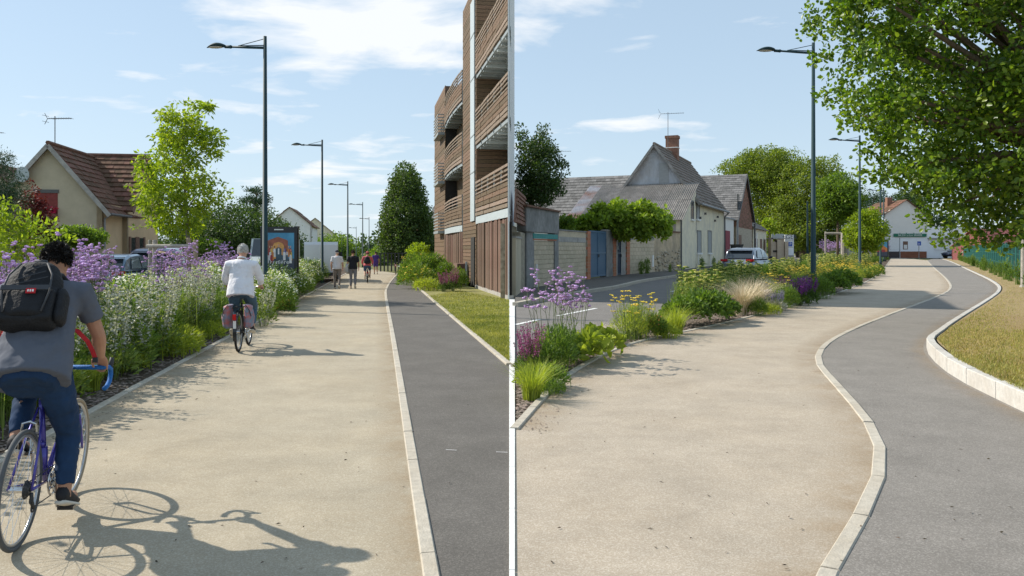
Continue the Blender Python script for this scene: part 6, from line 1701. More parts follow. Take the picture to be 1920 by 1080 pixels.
# right bed: one by one near the camera
RB = [('pinksalvia',993,703,.75,'pink salvia at the near left corner of the right bed'), ('pinksalvia',998,688,.8,'pink salvia second from the pale boundary strip'), ('limegrass',996,750,.95,'yellow grass tuft nearest in the right bed'), ('limegrass',1012,733,.8,'yellow grass tuft behind the nearest one'),
 ('lowgreen',1030,740,.6,'small green mound at the near kerb'), ('lowlime',1003,725,.9,'lime mound behind the near kerb'), ('lowgreen',1030,728,.8,'green mound right of the near kerb'), ('thinverbena',1022,690,.9,'sparse purple verbena leftmost in the right bed'), ('thinverbena',1042,680,1.0,'sparse purple verbena second from left in the right bed'),
 ('thinverbena',1085,668,.9,'sparse purple verbena third from left in the right bed'), ('thinverbena',1062,668,.8,'sparse purple verbena against the road edge'), ('green',1040,694,.75,'bushy green plant under the sparse verbena'), ('green',1062,684,.65,'bushy green plant right under the sparse verbena'), ('green',1018,700,.6,'bushy green plant left under the sparse verbena'),
 ('bergenia',1098,682,1.15,'broad leaved lime plant by the curved kerb'), ('bergenia',1125,668,1.2,'broad leaved lime plant before the small blond grass'), ('bergenia',1082,676,.95,'broad leaved plant left of the curved kerb'), ('stipa',1124,646,.55,'small blond feather grass by the road edge'), ('lowgreen',1150,647,.7,'small green tuft beside the small blond grass'),
 ('achillea',1178,640,.95,'yellow yarrow leftmost of a pair standing above the road'), ('achillea',1203,634,.95,'yellow yarrow rightmost of a pair standing above the road'), ('tallgreen',1188,636,.75,'green stems amid the yellow yarrow'), ('limegrass',1240,630,1.1,'lime grass tuft left of the leafy shrubs'), ('limegrass',1268,626,1.25,'lime grass tuft before the leafy shrubs'), ('orange',1225,634,.8,'low orange flowers before the lime grass'), ('lowlime',1250,634,.9,'lime ground plant at the inner kerb'),
 ('leafy',1286,612,.85,'leafy green shrub leftmost of three by the kerb'), ('leafy',1318,608,.95,'leafy green shrub in the middle of three by the kerb'), ('leafy',1346,602,.8,'leafy green shrub rightmost of three by the kerb'), ('salvia',1364,598,.8,'purple salvia behind the leafy shrubs'), ('stipa',1390,591,1.3,'large blond feather grass in the right bed'), ('stipa',1410,584,1.35,'blond feather grass behind the large one'), ('green',1420,592,.6,'small green plant right of the blond grass'),
 ('lowlime',1444,589,1.0,'lime cushion before the lavender'), ('lavender',1438,580,1.2,'lavender clump before the yarrow'), ('lavender',1455,582,1.1,'lavender clump left of the purple salvia'), ('achillea',1458,574,1.0,'yarrow behind the lavender'), ('pinksalvia',1468,558,.9,'pink flower clump behind the purple salvia'), ('pinksalvia',1450,553,.8,'pink flower clump amid the yarrow'),
 ('salvia',1498,573,1.35,'deep purple salvia left of its twin'), ('salvia',1516,569,1.4,'deep purple salvia right of its twin'), ('leafy',1578,549,1.1,'dark leafy shrub at the kerb beyond the salvia'), ('leafy',1560,552,1.0,'dark leafy shrub left of the far kerb'), ('green',1540,560,1.0,'green perennial right of the purple salvia'), ('green',1475,577,.8,'green perennial left of the purple salvia')]
for k, px, py, s, lab in RB: plant(k, G(px, py), s, lab)
for i in range(26):
    f = (i + pr.random())/26; q = G(1800, 486).lerp(G(1962, 546), f) + Vector((-.7, -.3, .03)); plant('weed', q, pr.uniform(.9, 1.7), 'tall dry weed along the green fence', 'weeds along the green fence')
bed_far = [(1262,576),(1340,541),(1450,511),(1540,493),(1640,482),(1664,488),(1650,508),(1614,530),(1556,549),(1500,564),(1430,560),(1380,570),(1300,590)]
def scatterR(key, poly, n, s0, s1, label, group, seed):
    for x, y in sample_poly(poly, n, np.random.RandomState(seed)): plant(key, G(x, y), pr.uniform(s0, s1), label, group)
scatterR('phlomis', [(1262,574),(1340,541),(1450,513),(1520,500),(1530,510),(1440,545),(1340,575),(1290,590)], 40, .8, 1.1, 'whorled yellow green phlomis at the roadside of the right bed', 'phlomis in the right bed', 71)
scatterR('achillea', [(1420,560),(1500,525),(1600,503),(1650,500),(1640,515),(1610,531),(1556,549),(1500,560)], 40, .8, 1.1, 'yellow yarrow in the middle of the right bed', 'yarrow in the right bed', 72)
scatterR('green', bed_far, 34, .7, 1.1, 'bushy green perennial in the right bed', 'perennials in the right bed', 73)
scatterR('tallgreen', bed_far, 22, .6, .9, 'tall green perennial in the right bed', 'tall perennials in the right bed', 74)
scatterR('stipa', [(1400,552),(1470,530),(1500,535),(1440,560)], 5, .8, 1.0, 'pale feather grass amid the yarrow', 'feather grass amid the yarrow', 75)
scatterR('phlomis', [(1500,505),(1640,484),(1662,489),(1640,505),(1540,525)], 34, .9, 1.3, 'phlomis in the far part of the right bed', 'far phlomis in the right bed', 76)
scatterR('mound', [(1540,545),(1600,528),(1640,510),(1648,505),(1655,498),(1640,520),(1600,534)], 14, .8, 1.1, 'yellow daisy mound along the far kerb', 'daisy mounds at the far kerb', 77)
scatterR('verbena', [(1540,491),(1600,485),(1612,486),(1580,495),(1545,497)], 16, 1.3, 1.8, 'far purple verbena below the young trees', 'far verbena under the young trees', 78)
scatterR('verbena', [(1648,483),(1666,483),(1668,486),(1650,487)], 8, 1.4, 1.8, 'farthest purple verbena by the poster panel', 'farthest verbena on the right', 79)
for i, (px, py, s) in enumerate(((1191,516.5,1.3),(1202,515,1.6),(1307,504,1.4),(1330,501,1.2),(1246,512,.8))):
    plant('weed', G(px, py) + Vector((.35,-.2,.09)), s, 'weed at the foot of the street walls', 'wall weeds')

# ---------------------------------------------------------------- bicycles
M('frame_violet', (0.06, 0.05, 0.30), .25, .05, 4, metal=.3, coat=.6)
M('frame_black', (0.02, 0.02, 0.022), .3, .05, 4, coat=.5)
M('frame_silver', (0.40, 0.42, 0.44), .3, .05, 4, metal=.7)
M('chrome', (0.6, 0.6, 0.6), .2, .05, 6, metal=1.0)
M('bar_tape', (0.02, 0.14, 0.42), .7, .15, 40, bump=.3, bscale=120)
M('rubber_grey', (0.09, 0.095, 0.10), .8, .1, 30)
M('gum_tyre', (0.30, 0.25, 0.18), .8, .1, 30)
M('reflector_red', (0.6, 0.02, 0.02), .25, .05, 5)
def wheel(t, c, Rw, r, tyre, rim_m='rim', n_sp=28):
    m = MB(); m.torus(c, Rw - r, r, n=56, k=8); w = m.build('wheel', tyre, t, smooth=True)
    m = MB(); m.torus(c, Rw - 2.5*r, .011, n=56, k=6, sx=.8); m.build('rim', rim_m, w, smooth=True)
    m = MB(); m.tube([(c[0]-.045, c[1], c[2]), (c[0]+.045, c[1], c[2])], [.02, .02], 10); m.tube([(c[0]-.06, c[1], c[2]), (c[0]+.06, c[1], c[2])], .006, 6); m.build('hub', 'chrome', w)
    m = MB()
    for i in range(n_sp):
        a = 2*math.pi*i/n_sp; s = .03 if i % 2 else -.03; b = a + (.5 if (i//2) % 2 else -.5)
        m.tube([(c[0]+s, c[1]+.02*math.cos(b), c[2]+.02*math.sin(b)), (c[0], c[1]+(Rw-2.5*r)*math.cos(a), c[2]+(Rw-2.5*r)*math.sin(a))], .0013, 3, False)
    m.build('spokes', 'chrome', w)['kind'] = 'stuff'
    return w
def bicycle(label, loc, rz, lean=0.0, kind='road', s=1.0, frame='frame_violet', crank=-90.0, wb=.98):
    t = thing('bicycle', label, 'bicycle', loc, rz); t.rotation_euler = (0, lean, rz); t.scale = (s, s, s)
    Rw = .336; tr = .0145 if kind == 'road' else .02; fx = wb
    wheel(t, (0, 0, Rw), Rw, tr, 'rubber_grey' if kind == 'road' else 'tyre'); wheel(t, (0, fx, Rw), Rw, tr, 'gum_tyre' if kind == 'road' else 'tyre')
    BBp = Vector((0, .42, .275)); ST = Vector((0, .275, .80)); HT = Vector((0, fx-.155, .775)); HB = Vector((0, fx-.115, .63))
    m = MB(); m.tube([BBp, ST], .0165, 10); m.tube([ST - Vector((0, -.006, .02)), HT - Vector((0, -.006, .03))], .0145, 10) if kind == 'road' else m.tube([BBp + Vector((0,-.06,.22)), HB + Vector((0,0,.04))], .016, 10)
    m.tube([HB + Vector((0,-.004,.02)), BBp], .0175, 10); m.tube([HB - Vector((0,0,.02)), HT], .0185, 10)
    for sx in (-1, 1):
        m.tube([BBp + Vector((sx*.02, -.03, 0)), (sx*.055, .12, .32), (sx*.06, 0, Rw)], .009, 8); m.tube([ST + Vector((sx*.012, -.005, -.05)), (sx*.045, .12, .52), (sx*.06, 0, Rw)], .0075, 8)
    m.build('frame', frame, t, smooth=True)
    m = MB()
    for sx in (-1, 1): m.tube([HB + Vector((0,0,-.02)), HB + Vector((sx*.05, .01, -.05)), (sx*.055, fx-.06, .47), (sx*.055, fx-.015, .37), (sx*.055, fx, Rw)], [.014,.013,.011,.009,.008], 8)
    m.build('fork', frame, t, smooth=True)
    m = MB(); m.tube([ST, (0, .245, .90)], .0125, 8); m.build('seat_post', 'chrome', t)
    m = MB(); m.rings([((0, .10, .925), (.062,0,0), (0,0,.018)), ((0, .13, .93), (.07,0,0), (0,0,.028)), ((0, .22, .935), (.055,0,0), (0,0,.03)), ((0, .31, .93), (.025,0,0), (0,0,.025)), ((0, .37, .925), (.015,0,0), (0,0,.016))], 12); sd = m.build('saddle', 'black_metal' if kind == 'road' else 'plastic_dark', t, smooth=True)
    m = MB(); [m.tube([(x, .13, .905), (x, .33, .91)], .004, 5) for x in (-.022, .022)]; m.build('saddle_rails', 'chrome', sd)
    if kind == 'road':
        m = MB(); m.tube([HT, (0, fx-.17, .875), (0, fx-.155, .90), (0, fx-.12, .905)], .012, 8); m.build('stem', 'chrome', t, smooth=True)
        y0 = fx-.12
        m = MB()
        for sx in (-1, 1): m.tube([(0, y0, .905), (sx*.15, y0, .907), (sx*.195, y0+.012, .906), (sx*.208, y0+.05, .902), (sx*.21, y0+.10, .885), (sx*.21, y0+.115, .845), (sx*.21, y0+.09, .80), (sx*.21, y0+.03, .775), (sx*.21, y0-.03, .77)], .0155, 10)
        m.build('handlebar', 'bar_tape', t, smooth=True)
        for sx in (-1, 1):
            m = MB(); m.tube([(sx*.21, y0+.085, .895), (sx*.21, y0+.115, .93), (sx*.21, y0+.12, .96)], [.016,.018,.012], 8); m.tube([(sx*.21, y0+.125, .94), (sx*.21, y0+.145, .88), (sx*.21, y0+.12, .80)], .006, 6); m.build('brake_lever', 'plastic_dark', t, smooth=True)
        m = MB(); m.tube([(0, .36, .33), (0, .33, .50)], .033, 10); m.tube([(0, .33, .50), (0, .325, .53)], .02, 8); bt = m.build('bottle', frame, t, smooth=True)
    else:
        m = MB(); m.tube([HT, (0, fx-.19, .98), (0, fx-.17, 1.0)], .013, 8); m.build('stem', 'chrome', t)
        m = MB()
        for sx in (-1, 1): m.tube([(0, fx-.17, 1.0), (sx*.10, fx-.13, 1.03), (sx*.24, fx-.20, 1.04), (sx*.27, fx-.34, 1.03)], .012, 8)
        m.build('handlebar', 'chrome', t, smooth=True)
        for sx in (-1, 1):
            m = MB(); m.tube([(sx*.262, fx-.26, 1.035), (sx*.275, fx-.37, 1.03)], .018, 8); m.build('grip', 'plastic_dark', t)
        for cy in (0, fx):
            m = MB(); vs = []; fs = []; k = 18
            for i in range(k+1):
                a = math.radians(lerp(-20, 200, i/k)); y, z = cy - (Rw+.018)*math.cos(a), Rw + (Rw+.018)*math.sin(a)
                vs += [(-.03, y, z), (.03, y, z)]
            fs = [(2*i, 2*i+1, 2*i+3, 2*i+2) for i in range(k)]; m.add(vs, fs); m.build('mudguard', frame, t)
        m = MB(); [m.tube([(sx*.06, -.22, .74), (sx*.06, .2, .74)], .006, 6) for sx in (-1, 0, 1)]; [m.tube([(sx*.06, -.1, .74), (sx*.065, 0, .36)], .005, 6) for sx in (-1, 1)]; m.box((0, -.22, .74), (.13, .012, .012)); m.build('rack', 'frame_black', t)
        m = MB(); m.box((0, -.375, .60), (.05, .03, .09)); m.build('rear_light', 'reflector_red', t)
        m = MB(); m.box((0, -.362, .48), (.045, .012, .12)); m.build('mudguard_patch', 'white_paint', t)
    # drive train
    a = math.radians(crank)
    for sx, f in ((1, 0), (-1, math.pi)):
        e = BBp + Vector((sx*.075, .17*math.cos(a+f), .17*math.sin(a+f)))
        m = MB(); m.tube([BBp + Vector((sx*.06, 0, 0)), e], [.013, .010], 8); m.build('crank', 'chrome', t)
        m = MB(); m.box(e + Vector((sx*.055, 0, 0)), (.09, .07, .02)); m.build('pedal', 'frame_black', t)
    m = MB(); m.torus(BBp + Vector((.045, 0, 0)), .088, .006, n=36, k=6); m.torus(BBp + Vector((.045, 0, 0)), .05, .006, n=24, k=6); [m.tube([BBp + Vector((.045, 0, 0)), BBp + Vector((.045, .088*math.cos(i*1.2566), .088*math.sin(i*1.2566)))], .006, 5) for i in range(5)]; m.build('chainring', 'chrome', t, smooth=True)
    m = MB(); [m.torus((.03+.005*i, 0, Rw), .05-.006*i, .004, n=20, k=5) for i in range(5)]; m.build('sprockets', 'plastic_dark', t)
    m = MB(); m.tube([BBp + Vector((.045, 0, .09)), (.045, 0, Rw+.045)], .004, 4); m.tube([BBp + Vector((.045, 0, -.09)), (.05, .05, .215)], .004, 4); m.build('chain', 'plastic_dark', t)
    if kind == 'road':
        m = MB(); m.tube([(.06, 0, Rw-.02), (.06, .01, .27), (.06, .04, .22)], .011, 6); m.torus((.055, .02, .27), .02, .006, n=14, k=5); m.torus((.055, .05, .215), .02, .006, n=14, k=5); m.build('derailleur', 'plastic_dark', t, smooth=True)
        m = MB(); m.tube([(0, .10, .70), (-.035, .09, .69), (-.04, .09, .645)], .007, 6); m.tube([(0, .10, .70), (.035, .09, .69), (.04, .09, .645)], .007, 6); m.build('brake', 'chrome', t)
        m = MB(); m.tube([ST + Vector((.02, -.03, .03)), ST + Vector((.02, -.035, .09))], .013, 8); m.build('rear_light', 'reflector_red', t)
    return t
# ---------------------------------------------------------------- people
M('skin', (0.42, 0.22, 0.14), .55, .08, 12, spec=.4)
M('skin_pale', (0.52, 0.30, 0.21), .55, .08, 12, spec=.4)
M('hair_dark', (0.014, 0.011, 0.009), .5, .2, 30, spec=.4, island=.4)
M('hair_white', (0.62, 0.60, 0.57), .6, .1, 30, island=.2)
M('hair_brown', (0.05, 0.03, 0.02), .6, .2, 30, island=.3)
M('shirt_slate', (0.105, 0.115, 0.142), .9, .1, 5, bump=.3, bscale=9)
M('shirt_white', (0.74, 0.73, 0.76), .85, .04, 5, bump=.5, bscale=8)
M('shirt_stripe', (0.62, 0.60, 0.62), .85, .1, 40, stretch=(1, 1, .05))
M('shirt_black', (0.014, 0.015, 0.02), .85, .1, 5)
M('hoodie_pink', (0.60, 0.14, 0.16), .9, .1, 5)
M('top_violet', (0.07, 0.04, 0.20), .9, .1, 5)
def denim(n, c):
    M(n, c, .9, .25, 3.0, bump=.35, bscale=14, big=.4, bigscale=4, bigcol=tuple(x*1.7 for x in c))
denim('jeans', (0.012, 0.034, 0.082)); denim('jeans_grey', (0.06, 0.11, 0.16)); denim('shorts_blue', (0.05, 0.09, 0.18))
M('trouser_grey', (0.20, 0.17, 0.15), .9, .1, 5, bump=.2, bscale=10); M('trouser_slate', (0.17, 0.17, 0.19), .9, .1, 5, bump=.2, bscale=10)
M('shoe_dark', (0.022, 0.022, 0.025), .7, .1, 8); M('shoe_tan', (0.25, 0.16, 0.09), .7, .1, 8); M('sole_white', (0.62, 0.58, 0.5), .7, .1, 8); M('cap_navy', (0.03, 0.03, 0.05), .9, .1, 8)
M('bag_black', (0.012, 0.013, 0.016), .75, .25, 25, bump=.4, bscale=60, spec=.35); M('bag_trim', (0.05, 0.053, 0.06), .6, .1, 20); M('strap_red', (0.45, 0.015, 0.02), .6, .1, 20); M('jacket_grey', (0.42, 0.43, 0.44), .9, .1, 6)
m_ = M('pannier_print', (0.16, 0.22, 0.30), .6, .1, 9, col2=(0.22, 0.28, 0.36), det=2, big=.95, bigscale=11, bigcol=(0.55, 0.10, 0.06))
def hand(mb, w, d, a, n, curl=1.0, side=1):
    """palm and five fingers: d wrist to knuckles, a towards the thumb, n the way the palm faces"""
    w, d, a, n = Vector(w), Vector(d).normalized(), Vector(a).normalized(), Vector(n).normalized()
    mb.rings([(w - d*.03, a*.026, n*.02), (w, a*.028, n*.02), (w + d*.035, a*.042, n*.018), (w + d*.085, a*.043, n*.015), (w + d*.095, a*.036, n*.010)], 12)
    for k, (L, o) in enumerate(((.066, .030), (.074, .010), (.068, -.010), (.052, -.029))):
        p = w + d*.083 + a*o; ang = 0.25*curl; pts = [p]
        for f in (.45, .32, .23):
            p = p + (d*math.cos(ang) + n*math.sin(ang))*L*f*1.15; pts.append(p); ang += .95*curl
        mb.tube(pts, [.0105, .0098, .009, .0075], 8)
    p = w + d*.025 + a*.03; p1 = p + (d*.55 + a*.6 + n*.35).normalized()*.036; p2 = p1 + (d*.75 + a*.1 + n*.6*curl).normalized()*.032; p3 = p2 + (d*.7 - a*.3 + n*.7*curl).normalized()*.024
    mb.tube([p, p1, p2, p3], [.014, .0125, .0105, .008], 8)
def person(label, loc, rz, J, top, bottom, skin='skin', hair='hair_dark', shoe='shoe_dark', sole='sole_white', s=1.0, sleeve=.55, leg=1.0, build=1.0, hairlen=.03, voxel=.012, hat=None, hands=None, hem=-.08, look=(0, 1, -.1), collar=None, hair_n=1500):
    t = thing('person', label, 'person', loc, rz); t.scale = (s, s, s)
    J = {k: Vector(v) for k, v in J.items()}
    Pv, C, N, Hd = J['pelvis'], J['chest'], J['neck'], J['head']; b = build
    lat = (J['shr'] - J['shl']).normalized()
    fd = Vector(look).normalized(); upv = (Vector((0, 0, 1)) - fd*fd.z).normalized(); sd = fd.cross(upv).normalized()
    def spine(u):
        return Pv*(1-u)**2 + (C*2 - (Pv+N)*.5)*2*u*(1-u) + N*u*u
    def ring(u, w, d, push=0.0):
        tg = (spine(min(u+.02, 1.05)) - spine(u-.02)).normalized(); dp = lat.cross(tg).normalized(); return (spine(u) + dp*push, lat*w*b, dp*d*b)
    # --- body: one skin
    B_ = MB(); hm = Matrix((sd, fd, upv)).transposed()
    B_.ball(Hd + upv*.012 - fd*.008, (.074, .094, .104), 16, 12, hm); B_.ball(Hd - upv*.06 + fd*.03, (.055, .06, .055), 12, 8, hm); B_.ball(Hd + fd*.094 - upv*.022, (.012, .018, .02), 8, 6, hm)
    for k in (-1, 1): B_.ball(Hd + sd*.074*k - upv*.012 - fd*.005, (.01, .02, .031), 8, 6, hm)
    for k in (-1, 1): B_.ball(Hd + sd*.032*k + fd*.085 + upv*.022, (.02, .01, .01), 6, 5, hm)
    B_.ball(Hd + fd*.085 - upv*.062, (.025, .01, .009), 8, 5, hm)
    B_.tube([N - (N-C)*.3, N, Hd - upv*.055 - fd*.012], [.068, .056, .053], 12)
    B_.rings([ring(u, w*.86, d*.86) for u, w, d in ((0, .16, .12), (.4, .145, .105), (.75, .17, .115), (.98, .12, .085))], 16)
    for k, q in (('l', -1), ('r', 1)):
        S_, E_, W_ = J['sh'+k], J['el'+k], J['wr'+k]
        B_.tube([S_, S_.lerp(E_, .3), E_, E_.lerp(W_, .3), W_], [.052*b, .048*b, .039*b, .041*b, .027*b], 10)
        if hands and k in hands: hand(B_, W_, *hands[k])
        else: hand(B_, W_, W_ - E_, Vector((0, 1, 0)) if abs((W_-E_).normalized().y) < .8 else Vector((-q, 0, 0)), lat*(-q), .35)
        h_, k_, a_ = J['hip'+k], J['kn'+k], J['an'+k]
        B_.tube([h_, h_.lerp(k_, .4), k_, k_.lerp(a_, .35), a_, a_ - Vector((0,0,.03))], [.075*b, .072*b, .05*b, .052*b, .036*b, .036*b], 10)
        tdir = (J['toe'+k] - a_); B_.tube([a_, a_ + tdir*.5 + Vector((0,0,-.02)), J['toe'+k]], [.035, .035, .025], 8)
    fuse(B_, 'body', skin, max(.0065, voxel*.65), 2, t)
    for k in (-1, 1):
        m = MB(); m.ball(Hd + sd*.032*k + fd*.088 + upv*.012, (.011, .006, .006), 8, 6, hm); m.build('eye', 'dark_gap', t, smooth=True)
    # --- top
    T_ = MB(); T_.rings([ring(u, w, d, ps) for u, w, d, ps in ((hem, .205, .165, 0), (.08, .195, .156, 0), (.3, .176, .136, 0), (.55, .178, .128, 0), (.78, .188, .125, 0), (.9, .165, .105, 0), (.99, .085, .075, 0))], 20)
    for k in 'lr':
        S_, E_, W_ = J['sh'+k], J['el'+k], J['wr'+k]; full = sleeve > 1.0
        e = S_.lerp(E_, min(sleeve, 1)) if not full else E_
        T_.tube([S_.lerp(C, .35) + (N-C)*.2, S_, S_.lerp(e, .5), e] + ([E_.lerp(W_, .5), E_.lerp(W_, sleeve-1)] if full else []), [.075*b, .077*b, .067*b, (.064 if not full else .056)*b] + ([.05*b, .046*b] if full else []), 12)
    fuse(T_, 'top', top, voxel, 5, t, noise=.022, nscale=.085)
    # --- trousers
    L_ = MB(); L_.rings([ring(u, w, d) for u, w, d in ((-.16, .13, .12), (-.08, .172, .142), (.0, .174, .138), (.07, .15, .11))], 18)
    for k in 'lr':
        h_, k_, a_ = J['hip'+k], J['kn'+k], J['an'+k]
        pts = [h_ + Vector((0,0,.03)), h_.lerp(k_, .35), k_]; rr = [.098*b, .092*b, .066*b]
        if leg >= 1: pts += [k_.lerp(a_, .4), k_.lerp(a_, .85*min(leg, 1.1))]; rr += [.062*b, .05*b]
        else: pts[-1] = h_.lerp(k_, leg); rr[-1] = .08*b
        L_.tube(pts, rr, 12)
    fuse(L_, 'trousers', bottom, voxel, 4, t, noise=.022, nscale=.055)
    for k in 'lr':
        a_, to = J['an'+k], J['toe'+k]; dv = (to - a_); dv_h = Vector((dv.x, dv.y, dv.z)).normalized(); up = (Vector((0,0,1)) - dv_h*dv_h.z).normalized(); sdv = dv_h.cross(up)
        heel = a_ - up*.055 - dv_h*.06; L = (to - a_).length + .10
        m = MB(); m.rings([(heel + up*.03, sdv*.028, up*.03), (heel + dv_h*.02 + up*.045, sdv*.036, up*.05), (heel + dv_h*.09 + up*.04, sdv*.038, up*.048), (heel + dv_h*L*.62 + up*.025, sdv*.046, up*.03), (heel + dv_h*L*.9 + up*.02, sdv*.038, up*.022), (heel + dv_h*L + up*.015, sdv*.015, up*.012)], 14); sh = m.build('shoe', shoe, t, smooth=True)
        m = MB(); m.rings([(heel - up*.006, sdv*.03, up*.014), (heel + dv_h*.02 - up*.006, sdv*.041, up*.016), (heel + dv_h*L*.62 - up*.006, sdv*.049, up*.016), (heel + dv_h*L*.92 - up*.003, sdv*.04, up*.014), (heel + dv_h*(L+.01), sdv*.015, up*.01)], 14); m.build('sole', sole, sh, smooth=True)
    # --- hair: a cap with locks over it
    rs = np.random.RandomState(int(abs(loc[0])*100) % 999); H_ = MB(); H_.ball(Hd + upv*.024 - fd*.016, (.075, .092, .096), 16, 12, hm)
    if hairlen > .015: H_.ball(Hd - fd*.045 + upv*.005, (.064, .055, .066), 12, 10, hm)
    ho = fuse(H_, 'hair', hair, .01, 2, t, noise=.02, nscale=.03)
    n = hair_n; dd = unit(rs.normal(0, 1, (n*3, 3))); f_, u_ = np.array(fd), np.array(upv); keep = (dd@f_ < .35 + .5*(dd@u_)) & (dd@u_ > -.45); dd = dd[keep][:n]
    s_ = np.array(sd); pos = np.array(Hd + upv*.02 - fd*.012) + (dd@s_)[:,None]*s_*.078 + (dd@f_)[:,None]*f_*.096 + (dd@u_)[:,None]*u_*.102
    V, T = leaves(pos, dd*.5 - np.array([0,0,.2]), hairlen, .008, droop=.1, rs=rs); link('locks', np_mesh('locks', V, T, hair), ho)['kind'] = 'stuff'
    if hat:
        m = MB(); m.ball(Hd + upv*.045 - fd*.01, (.088, .106, .085), 16, 10, hm); hh = m.build('cap', hat, t, smooth=True); m = MB(); m.ball(Hd + fd*.13 + upv*.05, (.07, .07, .01), 12, 6, hm); m.build('peak', hat, hh, smooth=True)
    if collar:
        m = MB(); m.torus(N + (Hd-N)*.12, .066, .014, (Hd-N).normalized(), 24, 8); m.build('collar', collar, t, smooth=True)
    return t
# the near cyclist with the backpack
C1 = Vector((-2.80, 4.52, 0)); RZ1 = R(13)
bicycle('violet road bicycle with blue bar tape under the near cyclist', C1, RZ1, R(3), 'road', 1.0, 'frame_violet', -88)
J1 = dict(pelvis=(.02,.19,1.0), chest=(.01,.40,1.29), neck=(.0,.53,1.50), head=(.02,.63,1.61), shl=(-.20,.48,1.42), shr=(.20,.50,1.42), ell=(-.33,.60,1.15), elr=(.27,.61,1.14), wrl=(-.20,.80,.985), wrr=(.235,.79,.985),
          hipl=(-.10,.22,.955), hipr=(.115,.22,.955), knl=(-.14,.60,.80), knr=(.145,.43,.56), anl=(-.125,.36,.53), anr=(.135,.38,.20), toel=(-.125,.53,.47), toer=(.14,.555,.135))
person('cyclist in slate t-shirt and blue jeans riding away at the left', C1, RZ1, J1, 'shirt_slate', 'jeans', 'skin', 'hair_dark', sleeve=.62, build=1.08, hairlen=.024, voxel=.011, hair_n=3500, look=(.05, .9, -.42), leg=1.0,
       hands={'r': ((-.05,.55,-.45), (-1,.1,.15), (0,-.35,-1), 1.0), 'l': ((.05,.55,-.45), (1,.1,.15), (0,-.35,-1), 1.0)}, hem=-.12)
def backpack(label, loc, rz, c, tilt, s=1.0, red=True, s2=1.0):
    t = thing('backpack', label, 'backpack', loc, rz); t.scale = (s2, s2, s2)
    root = Matrix.Translation(c) @ Matrix.Rotation(tilt, 4, 'X') @ Matrix.Scale(s, 4)
    def put(o): o.matrix_local = root; return o
    m = MB(); m.rings([((0, 0, z), (w, 0, 0), (0, d, 0)) for z, w, d in ((-.215,.13,.06), (-.20,.155,.085), (-.05,.165,.10), (.10,.155,.095), (.19,.12,.075), (.225,.07,.045))], 24)
    m.box((0, -.03, -.09), (.29, .15, .2)); put(fuse(m, 'main_compartment', 'bag_black', .012, 8, t, noise=.008, nscale=.08))
    m = MB(); m.rings([((0, -.085, z), (w, 0, 0), (0, d, 0)) for z, w, d in ((-.17,.10,.03), (-.15,.125,.05), (-.02,.12,.045), (.02,.10,.02))], 20); put(fuse(m, 'front_pocket', 'bag_black', .01, 5, t))
    for sx in (-1, 1):
        m = MB(); m.rings([((sx*.165, 0, z), (w, 0, 0), (0, d, 0)) for z, w, d in ((-.18,.02,.06), (-.15,.035,.075), (0,.035,.07), (.04,.02,.05))], 14); put(fuse(m, 'side_pocket', 'bag_black', .01, 4, t))
        m = MB(); m.tube([(sx*.10, -.12, -.15), (sx*.125, -.118, -.02), (sx*.115, -.095, .10), (sx*.07, -.07, .19)], .006, 6); put(m.build('piping', 'bag_trim', t, smooth=True))
    for k in range(4):
        m = MB(); z = .02 + k*.045; m.tube([(-.10+.03*k, -.112+.012*k, z), (.0, -.118+.012*k, z+.025), (.10-.02*k, -.108+.012*k, z+.06)], .0035, 5); put(m.build('quilting_seam', 'bag_trim', t))
    m = MB(); m.tube([(-.04, .04, .22), (-.03, .02, .255), (.03, .02, .255), (.04, .04, .22)], .01, 8); put(m.build('grab_handle', 'bag_trim', t, smooth=True))
    m = MB(); m.box((0, -.137, -.005), (.25, .008, .03)); put(m.build('webbing', 'bag_trim', t))
    if red:
        m = MB(); m.box((.035, -.143, -.03), (.052, .006, .032)); lb = put(m.build('red_label', 'strap_red', t))
        m = MB(); m.box((.022, -.147, -.03), (.007, .003, .014)); m.box((.034, -.147, -.03), (.007, .003, .014)); m.box((.047, -.147, -.03), (.009, .003, .014)); m.build('label_mark', 'white_paint', lb)
    return t, root
bp, rt = backpack('black backpack with a small red label on the near cyclist', C1, RZ1, Vector((.0, .255, 1.41)), R(-30), 1.0)
def strap(pts, w, nm, mat):
    m = MB(); pts = [Vector(p) for p in pts]
    for a, b in zip(pts[:-1], pts[1:]): m.beam(a, b + (b-a).normalized()*.004, w, .004, up=(0, -.8, .5))
    return m.build(nm, mat, bp)
for sx in (-1, 1):
    strap([(sx*.13-.02, .36, 1.20), (sx*.205-.01, .42, 1.19), (sx*.25, .44, 1.12), (sx*.275, .45, 1.06), (sx*.29, .455, 1.01)], .026, 'red_strap', 'strap_red')
    m = MB(); m.box((sx*.29, .455, 1.0), (.03, .014, .032)); m.build('strap_end', 'plastic_dark', bp)
    m = MB(); m.tube([(sx*.10-.03, .34, 1.50), (sx*.125-.03, .44, 1.535), (sx*.14-.03, .54, 1.47), (sx*.15-.02, .57, 1.35)], [.02,.024,.024,.02], 8, sq=((0,-.6,.8), .4)); m.build('shoulder_strap', 'bag_black', bp, smooth=True)
